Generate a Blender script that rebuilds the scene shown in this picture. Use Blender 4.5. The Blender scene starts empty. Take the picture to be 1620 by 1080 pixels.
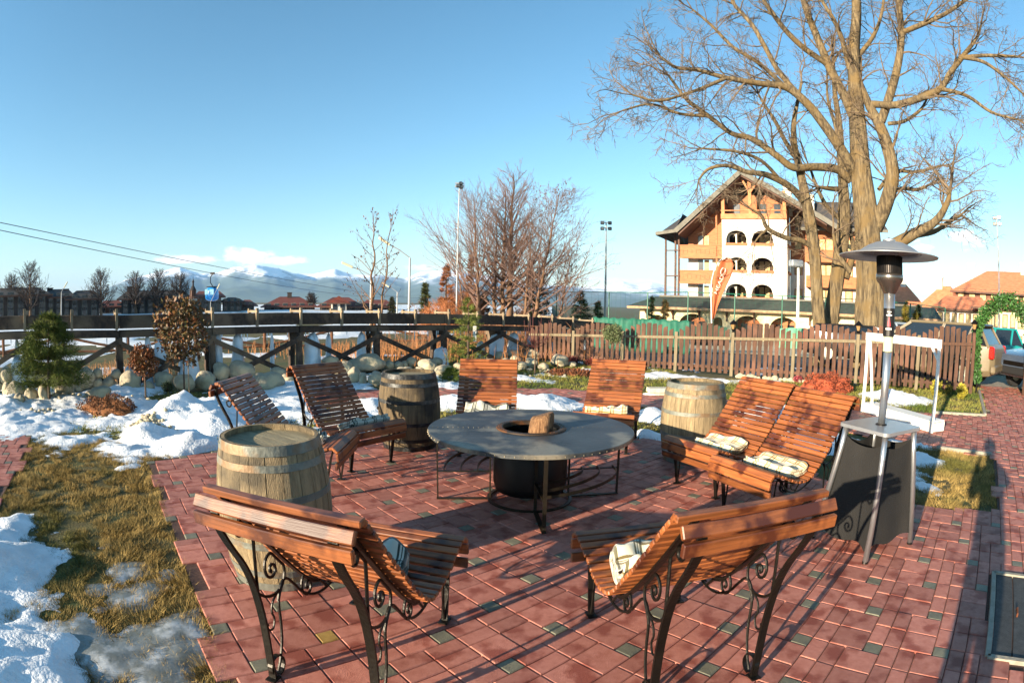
import bpy, math, random
import numpy as np
from mathutils import Vector, Matrix, noise as mnoise
R = math.radians
rng = np.random.default_rng(7)
random.seed(7)
SC = bpy.context.scene
COL = SC.collection
# ------------------------------------------------------------------ camera (fisheye zoom on a hand-held camera, eye height 1.65 m)
H = 1.65
FPX, PITCH, ROLL = 892.3, .066518, .018132
cd = bpy.data.cameras.new('camera'); cam = bpy.data.objects.new('camera', cd); COL.objects.link(cam)
cd.type = 'PANO'
tgt = cd if hasattr(cd, 'panorama_type') else cd.cycles
tgt.panorama_type = 'FISHEYE_EQUISOLID'
tgt.fisheye_lens = FPX / 1620 * 36; tgt.fisheye_fov = math.pi
cd.sensor_width = 36; cd.sensor_height = 24; cd.sensor_fit = 'HORIZONTAL'
cd.clip_start = .05; cd.clip_end = 60000
cp, sp, cr, sr = math.cos(PITCH), math.sin(PITCH), math.cos(ROLL), math.sin(ROLL)
ex, upv, fwd = Vector((1, 0, 0)), Vector((0, sp, cp)), Vector((0, cp, -sp))
rx = ex * cr + upv * sr; ux = upv * cr - ex * sr
cam.matrix_world = Matrix(((rx.x, ux.x, -fwd.x, 0), (rx.y, ux.y, -fwd.y, 0), (rx.z, ux.z, -fwd.z, H), (0, 0, 0, 1)))
SC.camera = cam
# ------------------------------------------------------------------ sky, sun, exposure
SUN_AZ, SUN_EL = R(49.2), R(11.8)           # direction in which shadows point, measured from +Y towards +X
w = bpy.data.worlds.new('World'); SC.world = w; w.use_nodes = True
nt = w.node_tree; nt.nodes.clear()
sky = nt.nodes.new('ShaderNodeTexSky'); sky.sky_type = 'NISHITA'; sky.sun_disc = False
sky.sun_elevation = SUN_EL; sky.sun_rotation = SUN_AZ + math.pi
sky.altitude = 900; sky.air_density = 1.15; sky.dust_density = .25; sky.ozone_density = 2.2
bg = nt.nodes.new('ShaderNodeBackground'); bg.inputs[1].default_value = .08
out = nt.nodes.new('ShaderNodeOutputWorld')
hsn = nt.nodes.new('ShaderNodeHueSaturation'); hsn.inputs['Saturation'].default_value = 1.16; hsn.inputs['Hue'].default_value = .489; nt.links.new(sky.outputs[0], hsn.inputs['Color']); 
N_, L_ = nt.nodes, nt.links
def wm(op, a, b=None, c=None):
    q = N_.new('ShaderNodeMath'); q.operation = op
    for i, v in enumerate((a, b, c)):
        if v is None: continue
        if isinstance(v, (int, float)): q.inputs[i].default_value = v
        else: L_.new(v, q.inputs[i])
    return q.outputs[0]
tcw = N_.new('ShaderNodeTexCoord'); sxw = N_.new('ShaderNodeSeparateXYZ'); L_.new(tcw.outputs['Generated'], sxw.inputs[0])
azn = wm('ARCTAN2', sxw.outputs[0], sxw.outputs[1]); eln = wm('ARCSINE', sxw.outputs[2])
cbw = N_.new('ShaderNodeCombineXYZ'); L_.new(wm('MULTIPLY', azn, 1.0), cbw.inputs[0]); L_.new(wm('MULTIPLY', eln, 2.6), cbw.inputs[1])
nzw = N_.new('ShaderNodeTexNoise'); nzw.inputs['Scale'].default_value = 26; nzw.inputs['Detail'].default_value = 9; nzw.inputs['Roughness'].default_value = .62; L_.new(cbw.outputs[0], nzw.inputs[0])
tot = None                                     # thin cloud bank over the mountains and wisps to the right (azimuth, elevation, half sizes, strength)
for a0, e0, wa, we, st_ in ((-.585, .074, .07, .009, 1.2), (-.476, .080, .055, .015, 1.3), (-.41, .072, .06, .010, 1.2), (-.15, .062, .06, .007, 1.), (.2, .047, .12, .006, .9), (.83, .135, .05, .02, .9), (.72, .12, .06, .02, .7), (.92, .075, .09, .02, .5)):
    u_ = wm('DIVIDE', wm('SUBTRACT', azn, a0), wa); v_ = wm('DIVIDE', wm('SUBTRACT', eln, e0), we); g_ = wm('MULTIPLY', wm('EXPONENT', wm('MULTIPLY', wm('ADD', wm('MULTIPLY', u_, u_), wm('MULTIPLY', v_, v_)), -1)), st_)
    tot = g_ if tot is None else wm('MAXIMUM', tot, g_)
mk = N_.new('ShaderNodeMapRange'); mk.inputs[1].default_value = .3; mk.inputs[2].default_value = .62; L_.new(wm('ADD', wm('MULTIPLY', tot, .62), wm('MULTIPLY', wm('SUBTRACT', nzw.outputs[0], .5), wm('MULTIPLY', wm('MINIMUM', wm('MULTIPLY', tot, 3), 1), 1.5))), mk.inputs[0])
mxw = N_.new('ShaderNodeMix'); mxw.data_type = 'RGBA'; L_.new(mk.outputs[0], mxw.inputs[0]); L_.new(hsn.outputs[0], mxw.inputs[6]); mxw.inputs[7].default_value = (6.5, 6.0, 5.7, 1); L_.new(mxw.outputs[2], bg.inputs[0]); nt.links.new(bg.outputs[0], out.inputs[0])
sl = bpy.data.lights.new('sun', 'SUN'); so = bpy.data.objects.new('sun', sl); COL.objects.link(so)
sl.energy = 5; sl.angle = R(.55); sl.color = (1, .84, .62)
sd = Vector((math.sin(SUN_AZ) * math.cos(SUN_EL), math.cos(SUN_AZ) * math.cos(SUN_EL), -math.sin(SUN_EL)))
so.rotation_euler = sd.to_track_quat('-Z', 'Y').to_euler(); so.location = -sd * 50
SC.view_settings.view_transform = 'Standard'; SC.view_settings.look = 'None'
SC.view_settings.exposure = 1.78; SC.view_settings.gamma = 1
# ------------------------------------------------------------------ survey helpers: the site was measured from the picture
def ray(px, py):
    X, Y = px - 810, 540 - py; r = math.hypot(X, Y) or 1e-6; th = 2 * math.asin(r / (2 * FPX))
    dx, dy, dz = math.sin(th) * X / r, math.sin(th) * Y / r, math.cos(th)
    xr = dx * cr - dy * sr; up = dx * sr + dy * cr
    return np.array([xr, dz * cp + up * sp, -dz * sp + up * cp])
def gnd(px, py, z=0):
    d = ray(px, py); t = (z - H) / d[2]; return np.array([d[0] * t, d[1] * t, z])
def at(px, py, D):                            # D = horizontal distance from the camera
    d = ray(px, py); t = D / math.hypot(d[0], d[1]); return d * t + np.array([0, 0, H])
def hit(px, py, p0, dr):                      # on the vertical plane through p0 along dr
    d = ray(px, py); n = np.array([-dr[1], dr[0]]); t = (np.array(p0[:2]) @ n) / (d[:2] @ n); return d * t + np.array([0, 0, H])
# ------------------------------------------------------------------ materials
def lin(h):
    if not isinstance(h, str): return tuple(h) + (1,)
    v = [int(h[i:i + 2], 16) / 255 for i in (0, 2, 4)]
    return tuple(c / 12.92 if c <= .04045 else ((c + .055) / 1.055) ** 2.4 for c in v) + (1,)
MATS = {}
def mat(name, c1, c2=None, scale=6, rough=.75, metal=0, bump=0, bscale=None, stretch=(1, 1, 1), island=0, detail=6, spec=.5, lo=.35, hi=.65, c3=None, s3=1.5, coat=0, alpha=None, sss=0, trans=0):
    if name in MATS: return MATS[name]
    m = bpy.data.materials.new(name); m.use_nodes = True; N, L = m.node_tree.nodes, m.node_tree.links
    b = N['Principled BSDF']; b.inputs['Roughness'].default_value = rough; b.inputs['Metallic'].default_value = metal
    b.inputs['Specular IOR Level'].default_value = spec
    b.inputs['Base Color'].default_value = lin(c1)
    if coat: b.inputs['Coat Weight'].default_value = coat; b.inputs['Coat Roughness'].default_value = .15
    if sss: b.inputs['Subsurface Weight'].default_value = sss; b.inputs['Subsurface Radius'].default_value = (.05, .06, .08)
    if trans: b.inputs['Transmission Weight'].default_value = trans
    tc = N.new('ShaderNodeTexCoord'); mp = N.new('ShaderNodeMapping'); mp.inputs['Scale'].default_value = stretch
    L.new(tc.outputs['Object'], mp.inputs[0])
    last = None
    if c2 is not None:
        nz = N.new('ShaderNodeTexNoise'); nz.inputs['Scale'].default_value = scale; nz.inputs['Detail'].default_value = detail; nz.inputs['Roughness'].default_value = .6
        L.new(mp.outputs[0], nz.inputs[0])
        rp = N.new('ShaderNodeValToRGB'); rp.color_ramp.elements[0].position = lo; rp.color_ramp.elements[1].position = hi
        rp.color_ramp.elements[0].color = lin(c1); rp.color_ramp.elements[1].color = lin(c2)
        L.new(nz.outputs[0], rp.inputs[0]); last = rp.outputs[0]
        if c3 is not None:
            n3 = N.new('ShaderNodeTexNoise'); n3.inputs['Scale'].default_value = s3; n3.inputs['Detail'].default_value = 5
            L.new(tc.outputs['Object'], n3.inputs[0]); mr = N.new('ShaderNodeMapRange'); mr.inputs[1].default_value = .5; mr.inputs[2].default_value = .62
            L.new(n3.outputs[0], mr.inputs[0]); mx = N.new('ShaderNodeMix'); mx.data_type = 'RGBA'
            L.new(mr.outputs[0], mx.inputs[0]); L.new(last, mx.inputs[6]); mx.inputs[7].default_value = lin(c3); last = mx.outputs[2]
    if island:
        g = N.new('ShaderNodeNewGeometry'); hs = N.new('ShaderNodeHueSaturation')
        m1 = N.new('ShaderNodeMapRange'); m1.inputs[3].default_value = 1 - island; m1.inputs[4].default_value = 1 + island
        L.new(g.outputs['Random Per Island'], m1.inputs[0]); L.new(m1.outputs[0], hs.inputs['Value'])
        if last: L.new(last, hs.inputs['Color'])
        else: hs.inputs['Color'].default_value = lin(c1)
        last = hs.outputs[0]
    if last: L.new(last, b.inputs['Base Color'])
    if bump:
        n2 = N.new('ShaderNodeTexNoise'); n2.inputs['Scale'].default_value = bscale or scale * 3; n2.inputs['Detail'].default_value = 5
        L.new(mp.outputs[0], n2.inputs[0]); bp = N.new('ShaderNodeBump'); bp.inputs['Strength'].default_value = min(1, bump); bp.inputs['Distance'].default_value = .02 * max(1, bump)
        L.new(n2.outputs[0], bp.inputs['Height']); L.new(bp.outputs[0], b.inputs['Normal'])
    m['b'] = 1
    MATS[name] = m; return m
# ------------------------------------------------------------------ mesh builder
class MB:
    def __init__(s): s.v = []; s.f = []; s.n = 0
    def add(s, V, F):
        V = np.asarray(V, float).reshape(-1, 3); s.v.append(V); n = s.n
        s.f += [tuple(i + n for i in f) for f in F]; s.n += len(V); return s
    def box(s, c, d, rot=None, ch=0):        # centre, full size, rotation matrix 3x3
        x, y, z = [q / 2 for q in d]
        if ch:
            c2 = min(ch, x * .9, y * .9, z * .9); V = []
            for sx in (-1, 1):
                for sy in (-1, 1):
                    for sz in (-1, 1):
                        V += [(sx * x, sy * (y - c2), sz * (z - c2)), (sx * (x - c2), sy * y, sz * (z - c2)), (sx * (x - c2), sy * (y - c2), sz * z)]
            I = lambda a, b, c_, k: ((a > 0) * 4 + (b > 0) * 2 + (c_ > 0)) * 3 + k
            F = []
            for g in (-1, 1):
                F += [(I(g, -1, -1, 0), I(g, 1, -1, 0), I(g, 1, 1, 0), I(g, -1, 1, 0)), (I(-1, g, -1, 1), I(1, g, -1, 1), I(1, g, 1, 1), I(-1, g, 1, 1)), (I(-1, -1, g, 2), I(1, -1, g, 2), I(1, 1, g, 2), I(-1, 1, g, 2))]
                for h in (-1, 1):
                    F += [(I(g, h, -1, 0), I(g, h, 1, 0), I(g, h, 1, 1), I(g, h, -1, 1)), (I(g, -1, h, 0), I(g, 1, h, 0), I(g, 1, h, 2), I(g, -1, h, 2)), (I(-1, g, h, 1), I(1, g, h, 1), I(1, g, h, 2), I(-1, g, h, 2))]
                    for k in (-1, 1): F.append((I(g, h, k, 0), I(g, h, k, 1), I(g, h, k, 2)))
        else:
            V = [(a * x, b * y, e * z) for a in (-1, 1) for b in (-1, 1) for e in (-1, 1)]
            F = [(0, 1, 3, 2), (4, 6, 7, 5), (0, 4, 5, 1), (2, 3, 7, 6), (0, 2, 6, 4), (1, 5, 7, 3)]
        V = np.array(V)
        if rot is not None: V = V @ np.array(rot).T
        return s.add(V + np.array(c), F)
    def beam(s, a, b, w, t, up=(0, 0, 1), ch=0):   # bar from a to b, w across, t along up
        a, b = np.array(a, float), np.array(b, float); d = b - a; L = np.linalg.norm(d); d /= L
        u = np.array(up, float); sd_ = np.cross(d, u)
        if np.linalg.norm(sd_) < 1e-6: sd_ = np.cross(d, (1, 0, 0))
        sd_ /= np.linalg.norm(sd_); u = np.cross(sd_, d)
        return s.box((a + b) / 2, (L, w, t), np.stack([d, sd_, u], 1), ch)
    def tube(s, P, r, n=6, cap=True, flat=None):   # flat=(w,t,updir) makes a strip section
        P = np.asarray(P, float); k = len(P)
        if np.isscalar(r): r = np.full(k, r)
        T = np.gradient(P, axis=0); T /= np.linalg.norm(T, axis=1)[:, None] + 1e-12
        if flat is not None:
            wv = np.array(flat[2], float); V = []
            for i in range(k):
                nrm = np.cross(T[i], wv); nrm /= np.linalg.norm(nrm) + 1e-9
                for a, b in ((-1, -1), (1, -1), (1, 1), (-1, 1)): V.append(P[i] + wv * a * flat[0] / 2 + nrm * b * flat[1] / 2)
            n = 4
        else:
            ref = np.array((0, 0, 1.)) if abs(T[0][2]) < .9 else np.array((1., 0, 0))
            ang = np.arange(n) * 2 * math.pi / n; ca, sa = np.cos(ang), np.sin(ang); V = np.empty((k, n, 3)); u = np.cross(T[0], ref); u /= np.linalg.norm(u)
            for i in range(k):
                u = u - T[i] * (u @ T[i]); u /= np.linalg.norm(u) + 1e-12; v = np.cross(T[i], u)
                V[i] = P[i] + r[i] * (ca[:, None] * u + sa[:, None] * v)
            V = V.reshape(-1, 3)
        F = [(i * n + j, i * n + (j + 1) % n, (i + 1) * n + (j + 1) % n, (i + 1) * n + j) for i in range(k - 1) for j in range(n)]
        if cap: F += [tuple(range(n))[::-1], tuple((k - 1) * n + j for j in range(n))]
        return s.add(V, F)
    def lathe(s, prof, n=32, c=(0, 0, 0), closed=False, axis='z'):
        prof = np.array(prof, float); k = len(prof); ang = np.arange(n) * 2 * math.pi / n
        V = np.stack([prof[:, 0][:, None] * np.cos(ang), prof[:, 0][:, None] * np.sin(ang), np.repeat(prof[:, 1][:, None], n, 1)], -1)
        if axis == 'x': V = V[..., [2, 0, 1]]
        if axis == 'y': V = V[..., [1, 2, 0]]
        F = [(i * n + j, i * n + (j + 1) % n, (i + 1) * n + (j + 1) % n, (i + 1) * n + j) for i in range(k - 1) for j in range(n)]
        if closed: F += [((k - 1) * n + j, (k - 1) * n + (j + 1) % n, (j + 1) % n, j) for j in range(n)]
        return s.add(V.reshape(-1, 3) + np.array(c), F)
    def prism(s, poly, z0, z1):
        n = len(poly); V = [(p[0], p[1], z0) for p in poly] + [(p[0], p[1], z1) for p in poly]
        return s.add(V, [tuple(range(n))[::-1], tuple(range(n, 2 * n))] + [(i, (i + 1) % n, n + (i + 1) % n, n + i) for i in range(n)])
    def extr(s, poly, o, u, v, nrm, t):      # 2D poly in plane (o,u,v) given thickness t along nrm
        o, u, v, nrm = [np.array(q, float) for q in (o, u, v, nrm)]; n = len(poly)
        A = [o + u * p[0] + v * p[1] for p in poly]; V = A + [q + nrm * t for q in A]
        return s.add(V, [tuple(range(n))[::-1], tuple(range(n, 2 * n))] + [(i, (i + 1) % n, n + (i + 1) % n, n + i) for i in range(n)])
    def ico(s, c, rad, sub=2, amp=.1, fr=1.5, seed=0, rot=0, flatb=None):
        V, F = ICO[sub]; W = V.copy(); D = np.array([1 + amp * mnoise.noise(Vector(p * fr + seed * 7.3)) * 1.6 for p in V]); W = W * D[:, None] * np.array(rad)
        ca, sa = math.cos(rot), math.sin(rot); W = W @ np.array([[ca, sa, 0], [-sa, ca, 0], [0, 0, 1]])
        if flatb is not None: W[:, 2] = np.maximum(W[:, 2], flatb)
        return s.add(W + np.array(c), F)
    def build(s, name, m=None, parent=None, smooth=False, **tags):
        me = bpy.data.meshes.new(name); V = np.concatenate(s.v) if s.v else np.zeros((0, 3))
        off = np.array(parent_off(parent)); V = V - off if parent is not None and getattr(s, 'world', True) else V
        me.from_pydata(V.tolist(), [], s.f); me.update()
        if m: me.materials.append(m)
        o = bpy.data.objects.new(name, me); COL.objects.link(o)
        if parent is not None: o.parent = parent
        if smooth: me.shade_smooth() if hasattr(me, 'shade_smooth') else None
        for k, q in tags.items(): o[k] = q
        return o
def parent_off(p):
    o = Vector((0, 0, 0))
    while p is not None: o = o + p.location; p = p.parent
    return o
def make_ico(sub):
    import bmesh
    bm = bmesh.new(); bmesh.ops.create_icosphere(bm, subdivisions=sub, radius=1); V = np.array([v.co[:] for v in bm.verts]); F = [tuple(v.index for v in f.verts) for f in bm.faces]; bm.free(); return V, F
ICO = {k: make_ico(k) for k in (1, 2, 3, 4)}
def thing(name, loc, label, cat, group=None, rz=0):
    o = bpy.data.objects.new(name, None); COL.objects.link(o); o.empty_display_size = .2
    o.location = [float(q) for q in loc]; o.rotation_euler[2] = rz; o['label'] = label; o['category'] = cat
    if group: o['group'] = group
    return o
def tag(o, label, cat, group=None):
    o['label'] = label; o['category'] = cat
    if group: o['group'] = group
    return o
def kids(o): return [c for c in bpy.data.objects if c.parent == o]
def dup(root, loc, rz=0, label=None, group=None, keep=None):
    def rec(o, par):
        c = o.copy(); COL.objects.link(c)
        if par: c.parent = par; c.matrix_parent_inverse = o.matrix_parent_inverse
        for k in CH.get(o.name, []): rec(bpy.data.objects[k], c)
        return c
    CH = {}
    for q in bpy.data.objects:
        if q.parent: CH.setdefault(q.parent.name, []).append(q.name)
    r = rec(root, None); r.location = loc; r.rotation_euler[2] = rz
    if label: r['label'] = label
    if group: r['group'] = group
    return r
def loc(mb): mb.world = False; return mb      # vertices already in the parent's frame
def sm(a, b, x):
    t = min(1, max(0, (x - a) / (b - a))); return t * t * (3 - 2 * t)
def smv(a, b, x):
    t = np.clip((x - a) / (b - a), 0, 1); return t * t * (3 - 2 * t)
def vnoise(X, Y, s, seed=0):                  # smooth value noise, vectorised
    def h(i, j): return (np.sin(i * 127.1 + j * 311.7 + seed * 74.7) * 43758.5453) % 1
    x, y = X / s, Y / s; i, j = np.floor(x), np.floor(y); fx, fy = x - i, y - j; fx = fx * fx * (3 - 2 * fx); fy = fy * fy * (3 - 2 * fy)
    return (h(i, j) * (1 - fx) + h(i + 1, j) * fx) * (1 - fy) + (h(i, j + 1) * (1 - fx) + h(i + 1, j + 1) * fx) * fy - .5
def fbm(X, Y, s, o=4, seed=0): return sum(vnoise(X, Y, s / 2 ** k, seed + k) / 2 ** k for k in range(o))
def inpoly(X, Y, poly):
    r = np.zeros(np.shape(X), bool); n = len(poly)
    for i in range(n):
        x1, y1 = poly[i]; x2, y2 = poly[(i + 1) % n]
        c = ((y1 > Y) != (y2 > Y)) & (X < (x2 - x1) * (Y - y1) / ((y2 - y1) or 1e-9) + x1); r ^= c
    return r
def gh(x, y):                                 # terrain height
    x, y = np.asarray(x, float), np.asarray(y, float); d = np.hypot(x, y)
    return -1.3 * smv(11, 52, d) * smv(.02, .2, x / np.maximum(y, 1))
def ghf(x, y): return float(gh(x, y))
# ================================================================== SETTING
PAT = [(-3.78, 4.72), (-2.82, 3.69), (-2.02, 2.74), (-1.45, 2.08), (-1.19, 1.74), (-.6, 1.05), (-.3, .3), (-.3, -3), (8.5, -3), (8.5, 5.2), (10.2, 6.9), (13.3, 9.7), (12.2, 10.5), (11.3, 9.58), (8.45, 6.92), (7.48, 7.54), (6.5, 8.3), (5.3, 9.2), (4.3, 8.1), (4.9, 6.4), (6.0, 4.7), (4.3, 3.15), (3.67, 3.61), (3.2, 4.6), (2.95, 5.7), (1.75, 6.7), (.5, 7.1), (-1., 6.95), (-2.4, 6.2), (-3.28, 5.48)]
LPATH = [(-6.17, 4.93), (-5.06, 3.76), (-4.41, 2.95), (-3.6, 1.7), (-2.8, .4), (-6, -1), (-9, 3)]
HATCH = [gnd(1571, 909)[:2], gnd(1560, 1043)[:2]]
HA, HB = np.array(HATCH[0]), np.array(HATCH[1])
hdir = (HA - HB) / np.linalg.norm(HA - HB); hnr = np.array([hdir[1], -hdir[0]])
HPOLY = [tuple(HB), tuple(HA), tuple(HA + hnr * .9), tuple(HB + hnr * .9)]
C0 = np.array([.2, 4.6])
def on_brick(X, Y):
    r = np.hypot(X - C0[0], Y - C0[1]); a = np.degrees(np.arctan2(Y - C0[1], X - C0[0]))
    ring = (r > 4.75) & (r < 6.3) & (a > 48) & (a < 128)
    return (inpoly(X, Y, PAT) | inpoly(X, Y, LPATH) | ring) & ~inpoly(X, Y, HPOLY)
def paving():
    az, s, o = -.5957, .249015 * H, np.array([-.0549579, 1.6552]) * H
    u = s * np.array([math.cos(az), math.sin(az)]); v = s * np.array([-math.sin(az), math.cos(az)])
    a = az + math.atan2(4, 1) ; t = s / math.sqrt(17)
    e1 = np.array([math.cos(a), math.sin(a)]); e2 = np.array([math.sin(a), -math.cos(a)])
    # check: lattice vector v=(4,-1)t in (e1,e2), u=(1,4)t
    e1 = (4 * v + u) / (17 * t); e2 = (4 * u - v) / (17 * t)
    org = o - .5 * t * (e1 + e2)
    cells = [(0, 0, 1, 1, 1), (0, -2, 2, 0, 0), (2, -2, 4, 0, 0), (0, -4, 2, -3, 0), (2, -4, 4, -3, 0), (0, -3, 2, -2, 0), (2, -3, 4, -2, 0)]
    V, F, MI = [], [], []
    I, J = np.meshgrid(np.arange(-60, 61), np.arange(-60, 61)); P = org + I.ravel()[:, None] * u + J.ravel()[:, None] * v
    ok = (np.abs(P[:, 0]) < 15) & (P[:, 1] > -3) & (P[:, 1] < 13); P = P[ok]
    n = 0
    for x0, y0, x1, y1, kind in cells:
        c = P + ((x0 + x1) / 2 * e1 + (y0 + y1) / 2 * e2) * t
        Q = c[on_brick(c[:, 0], c[:, 1])]
        hx, hy = (x1 - x0) / 2 * t - .0022, (y1 - y0) / 2 * t - .0022
        for q in Q:
            z = .016 + rng.normal() * .0011; tx, ty = rng.normal(size=2) * .006
            pts = []
            for ins, dz in ((0, -.014), (0, -.0055), (.0055, 0)):
                for a_, b_ in ((-1, -1), (1, -1), (1, 1), (-1, 1)):
                    lx, ly = a_ * (hx - ins), b_ * (hy - ins); p = q + lx * e1 + ly * e2
                    pts.append((p[0], p[1], z + dz + lx * tx + ly * ty))
            V += pts
            k = kind if kind == 0 else (2 if rng.random() < .035 else 1)
            for r_ in (0, 1):
                for j in range(4): F.append((n + r_ * 4 + j, n + r_ * 4 + (j + 1) % 4, n + r_ * 4 + 4 + (j + 1) % 4, n + r_ * 4 + 4 + j)); MI.append(k)
            F.append((n + 8, n + 9, n + 10, n + 11)); MI.append(k); n += 12
    me = bpy.data.meshes.new('brick_paving'); me.from_pydata(V, [], F); me.update()
    me.materials.append(mat('brick_red', 'b47767', 'a06252', 22, rough=.62, bump=.22, bscale=150, island=.2, c3='87483a', s3=7, lo=.3, hi=.7, spec=.4))
    me.materials.append(mat('brick_grey', '77735f', '625f50', 14, rough=.55, bump=.3, bscale=120, island=.14))
    me.materials.append(mat('brick_yellow', 'a98a4a', '917138', 14, rough=.6, bump=.3, bscale=120))
    me.polygons.foreach_set('material_index', MI)
    ob = bpy.data.objects.new('brick_paving', me); COL.objects.link(ob); ob['kind'] = 'structure'
    # sand bed below the joints
    bed = MB()
    for poly in (PAT, LPATH):
        bed.add([(p[0], p[1], .0045) for p in poly], [tuple(range(len(poly)))])
    a = np.radians(np.linspace(48, 128, 30)); A = [(C0[0] + 6.3 * math.cos(q), C0[1] + 6.3 * math.sin(q), .004) for q in a] + [(C0[0] + 4.75 * math.cos(q), C0[1] + 4.75 * math.sin(q), .004) for q in a[::-1]]
    for i in range(29): bed.add([A[i], A[i + 1], A[58 - i], A[59 - i]], [(0, 1, 2, 3)])
    o2 = bed.build('paving_bed', mat('joint', '5a4034', '3f2a24', 60, rough=.95)); o2['kind'] = 'structure'
paving()
# ---- ground sheet out to the mountains
def ground():
    rad = np.concatenate([np.linspace(.3, 20, 60), np.geomspace(20.6, 8800, 70)]); A = np.radians(np.linspace(0, 360, 181))[:-1]
    RR, AA = np.meshgrid(rad, A, indexing='ij'); X, Y = RR * np.sin(AA), RR * np.cos(AA)
    Z = gh(X, Y) + .012 * fbm(X, Y, 1.1, 3) * (RR < 40) * ~on_brick(X, Y) - .01 * ~on_brick(X, Y)
    Z[on_brick(X, Y)] = -.012
    m = len(A); n = len(rad)
    F = [(i * m + j, (i + 1) * m + j, (i + 1) * m + (j + 1) % m, i * m + (j + 1) % m) for i in range(n - 1) for j in range(m)]
    mb = MB(); mb.add(np.stack([X, Y, Z], -1).reshape(-1, 3), F); mb.add([(0, 0, -.012)], []); 
    F0 = [(j, (j + 1) % m, n * m) for j in range(m)]; mb.f += F0
    o = mb.build('ground', mat('turf', '5b5326', '453d1c', 5, rough=.95, bump=.6, bscale=60, c3='3b4417', s3=.9, lo=.35, hi=.65), smooth=True); o['kind'] = 'structure'
ground()
# ---- snow lying on the lawns, an uneven sheet that dips under the turf where it has melted
SN = [(-20, 905, .55, .14), (30, 950, .34, .10), (-20, 850, .5, .12), (0, 1050, .5, .12), (60, 895, .2, .05), (60, 1060, .22, .06), (-10, 1000, .5, .13), (150, 985, .12, .02),
      (290, 664, .62, .40), (235, 690, .5, .18), (338, 676, .5, .28), (200, 715, .4, .08), (150, 700, .8, .08), (60, 665, 1.2, .10), (5, 655, 1.2, .10), (120, 672, 1., .09), (325, 655, .7, .24), (100, 715, .4, .07), (300, 705, .45, .2), (20, 640, 1.5, .14), (200, 650, .9, .14), (190, 620, .9, .12),
      (420, 640, 1.1, .12), (470, 660, .7, .08), (560, 655, .6, .10), (590, 645, .6, .15), (540, 605, .8, .08), (440, 615, 1.1, .09), (620, 605, .7, .05), (560, 680, .5, .1),
      (712, 640, .45, .17), (700, 610, .5, .06), (865, 640, .6, .14), (830, 634, .42, .11), (905, 642, .35, .09), (1030, 660, .3, .12), (1028, 690, .28, .12), (1000, 705, .25, .08),
      (1275, 690, .6, .13), (1240, 660, .8, .16), (1320, 665, .6, .16), (1310, 700, .5, .14), (1440, 725, .36, .10), (1465, 700, .3, .12), (1455, 765, .25, .06), (1500, 735, .12, .035), (1415, 690, .5, .14), (1400, 740, .5, .14),
      (1428, 632, .55, .17), (1400, 628, .5, .14), (1455, 635, .35, .09), (1000, 592, .5, .05), (1040, 594, .55, .08), (1090, 597, .5, .08), (1140, 601, .45, .08), (1190, 604, .45, .07), (1230, 606, .4, .06),
      (890, 590, .7, .06), (930, 588, .5, .05), (750, 598, .8, .08), (680, 596, .8, .12), (640, 592, .8, .1), (820, 598, .7, .05), (500, 600, .9, .14), (400, 605, .9, .12), (960, 600, .5, .05), (1035, 625, .3, .05)]
SB = np.array([list(gnd(a, b)[:2]) + [r_, h_] for a, b, r_, h_ in SN])
def snow_h(X, Y):
    X, Y = np.asarray(X, float), np.asarray(Y, float); h = np.full(X.shape, -.12)
    n1 = fbm(X, Y, .55, 5, 3); xx, yy = X + .22 * vnoise(X, Y, .5, 9), Y + .22 * vnoise(X, Y, .5, 12)
    acc = np.zeros(X.shape)
    for bx, by, r_, h_ in SB:
        d2 = ((xx - bx) ** 2 + (yy - by) ** 2) / r_ ** 2; m_ = d2 < 9
        acc[m_] = np.maximum(acc[m_], (h_ + .035) * np.exp(-d2[m_] * .9))
    n2 = np.abs(fbm(X, Y, .22, 4, 17)); h = acc - .05 + n1 * (.055 + acc * .5) - n2 * (.05 + acc * .12) + .012 * fbm(X, Y, .07, 2, 19)
    # boulder strip
    d = (X + 7.0) * .707 - (Y - 8.25) * .707
    h = np.maximum(h, -.005 + n1 * .12 - .16 * np.abs(d + .1) - .4 * smv(-.2, 3.5, X - 0))
    brick = inpoly(X, Y, PATS); h = np.where(brick, np.minimum(h, -.05), h)
    return h
cc = np.array([1.2, 3.2]); PATS = PAT
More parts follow.
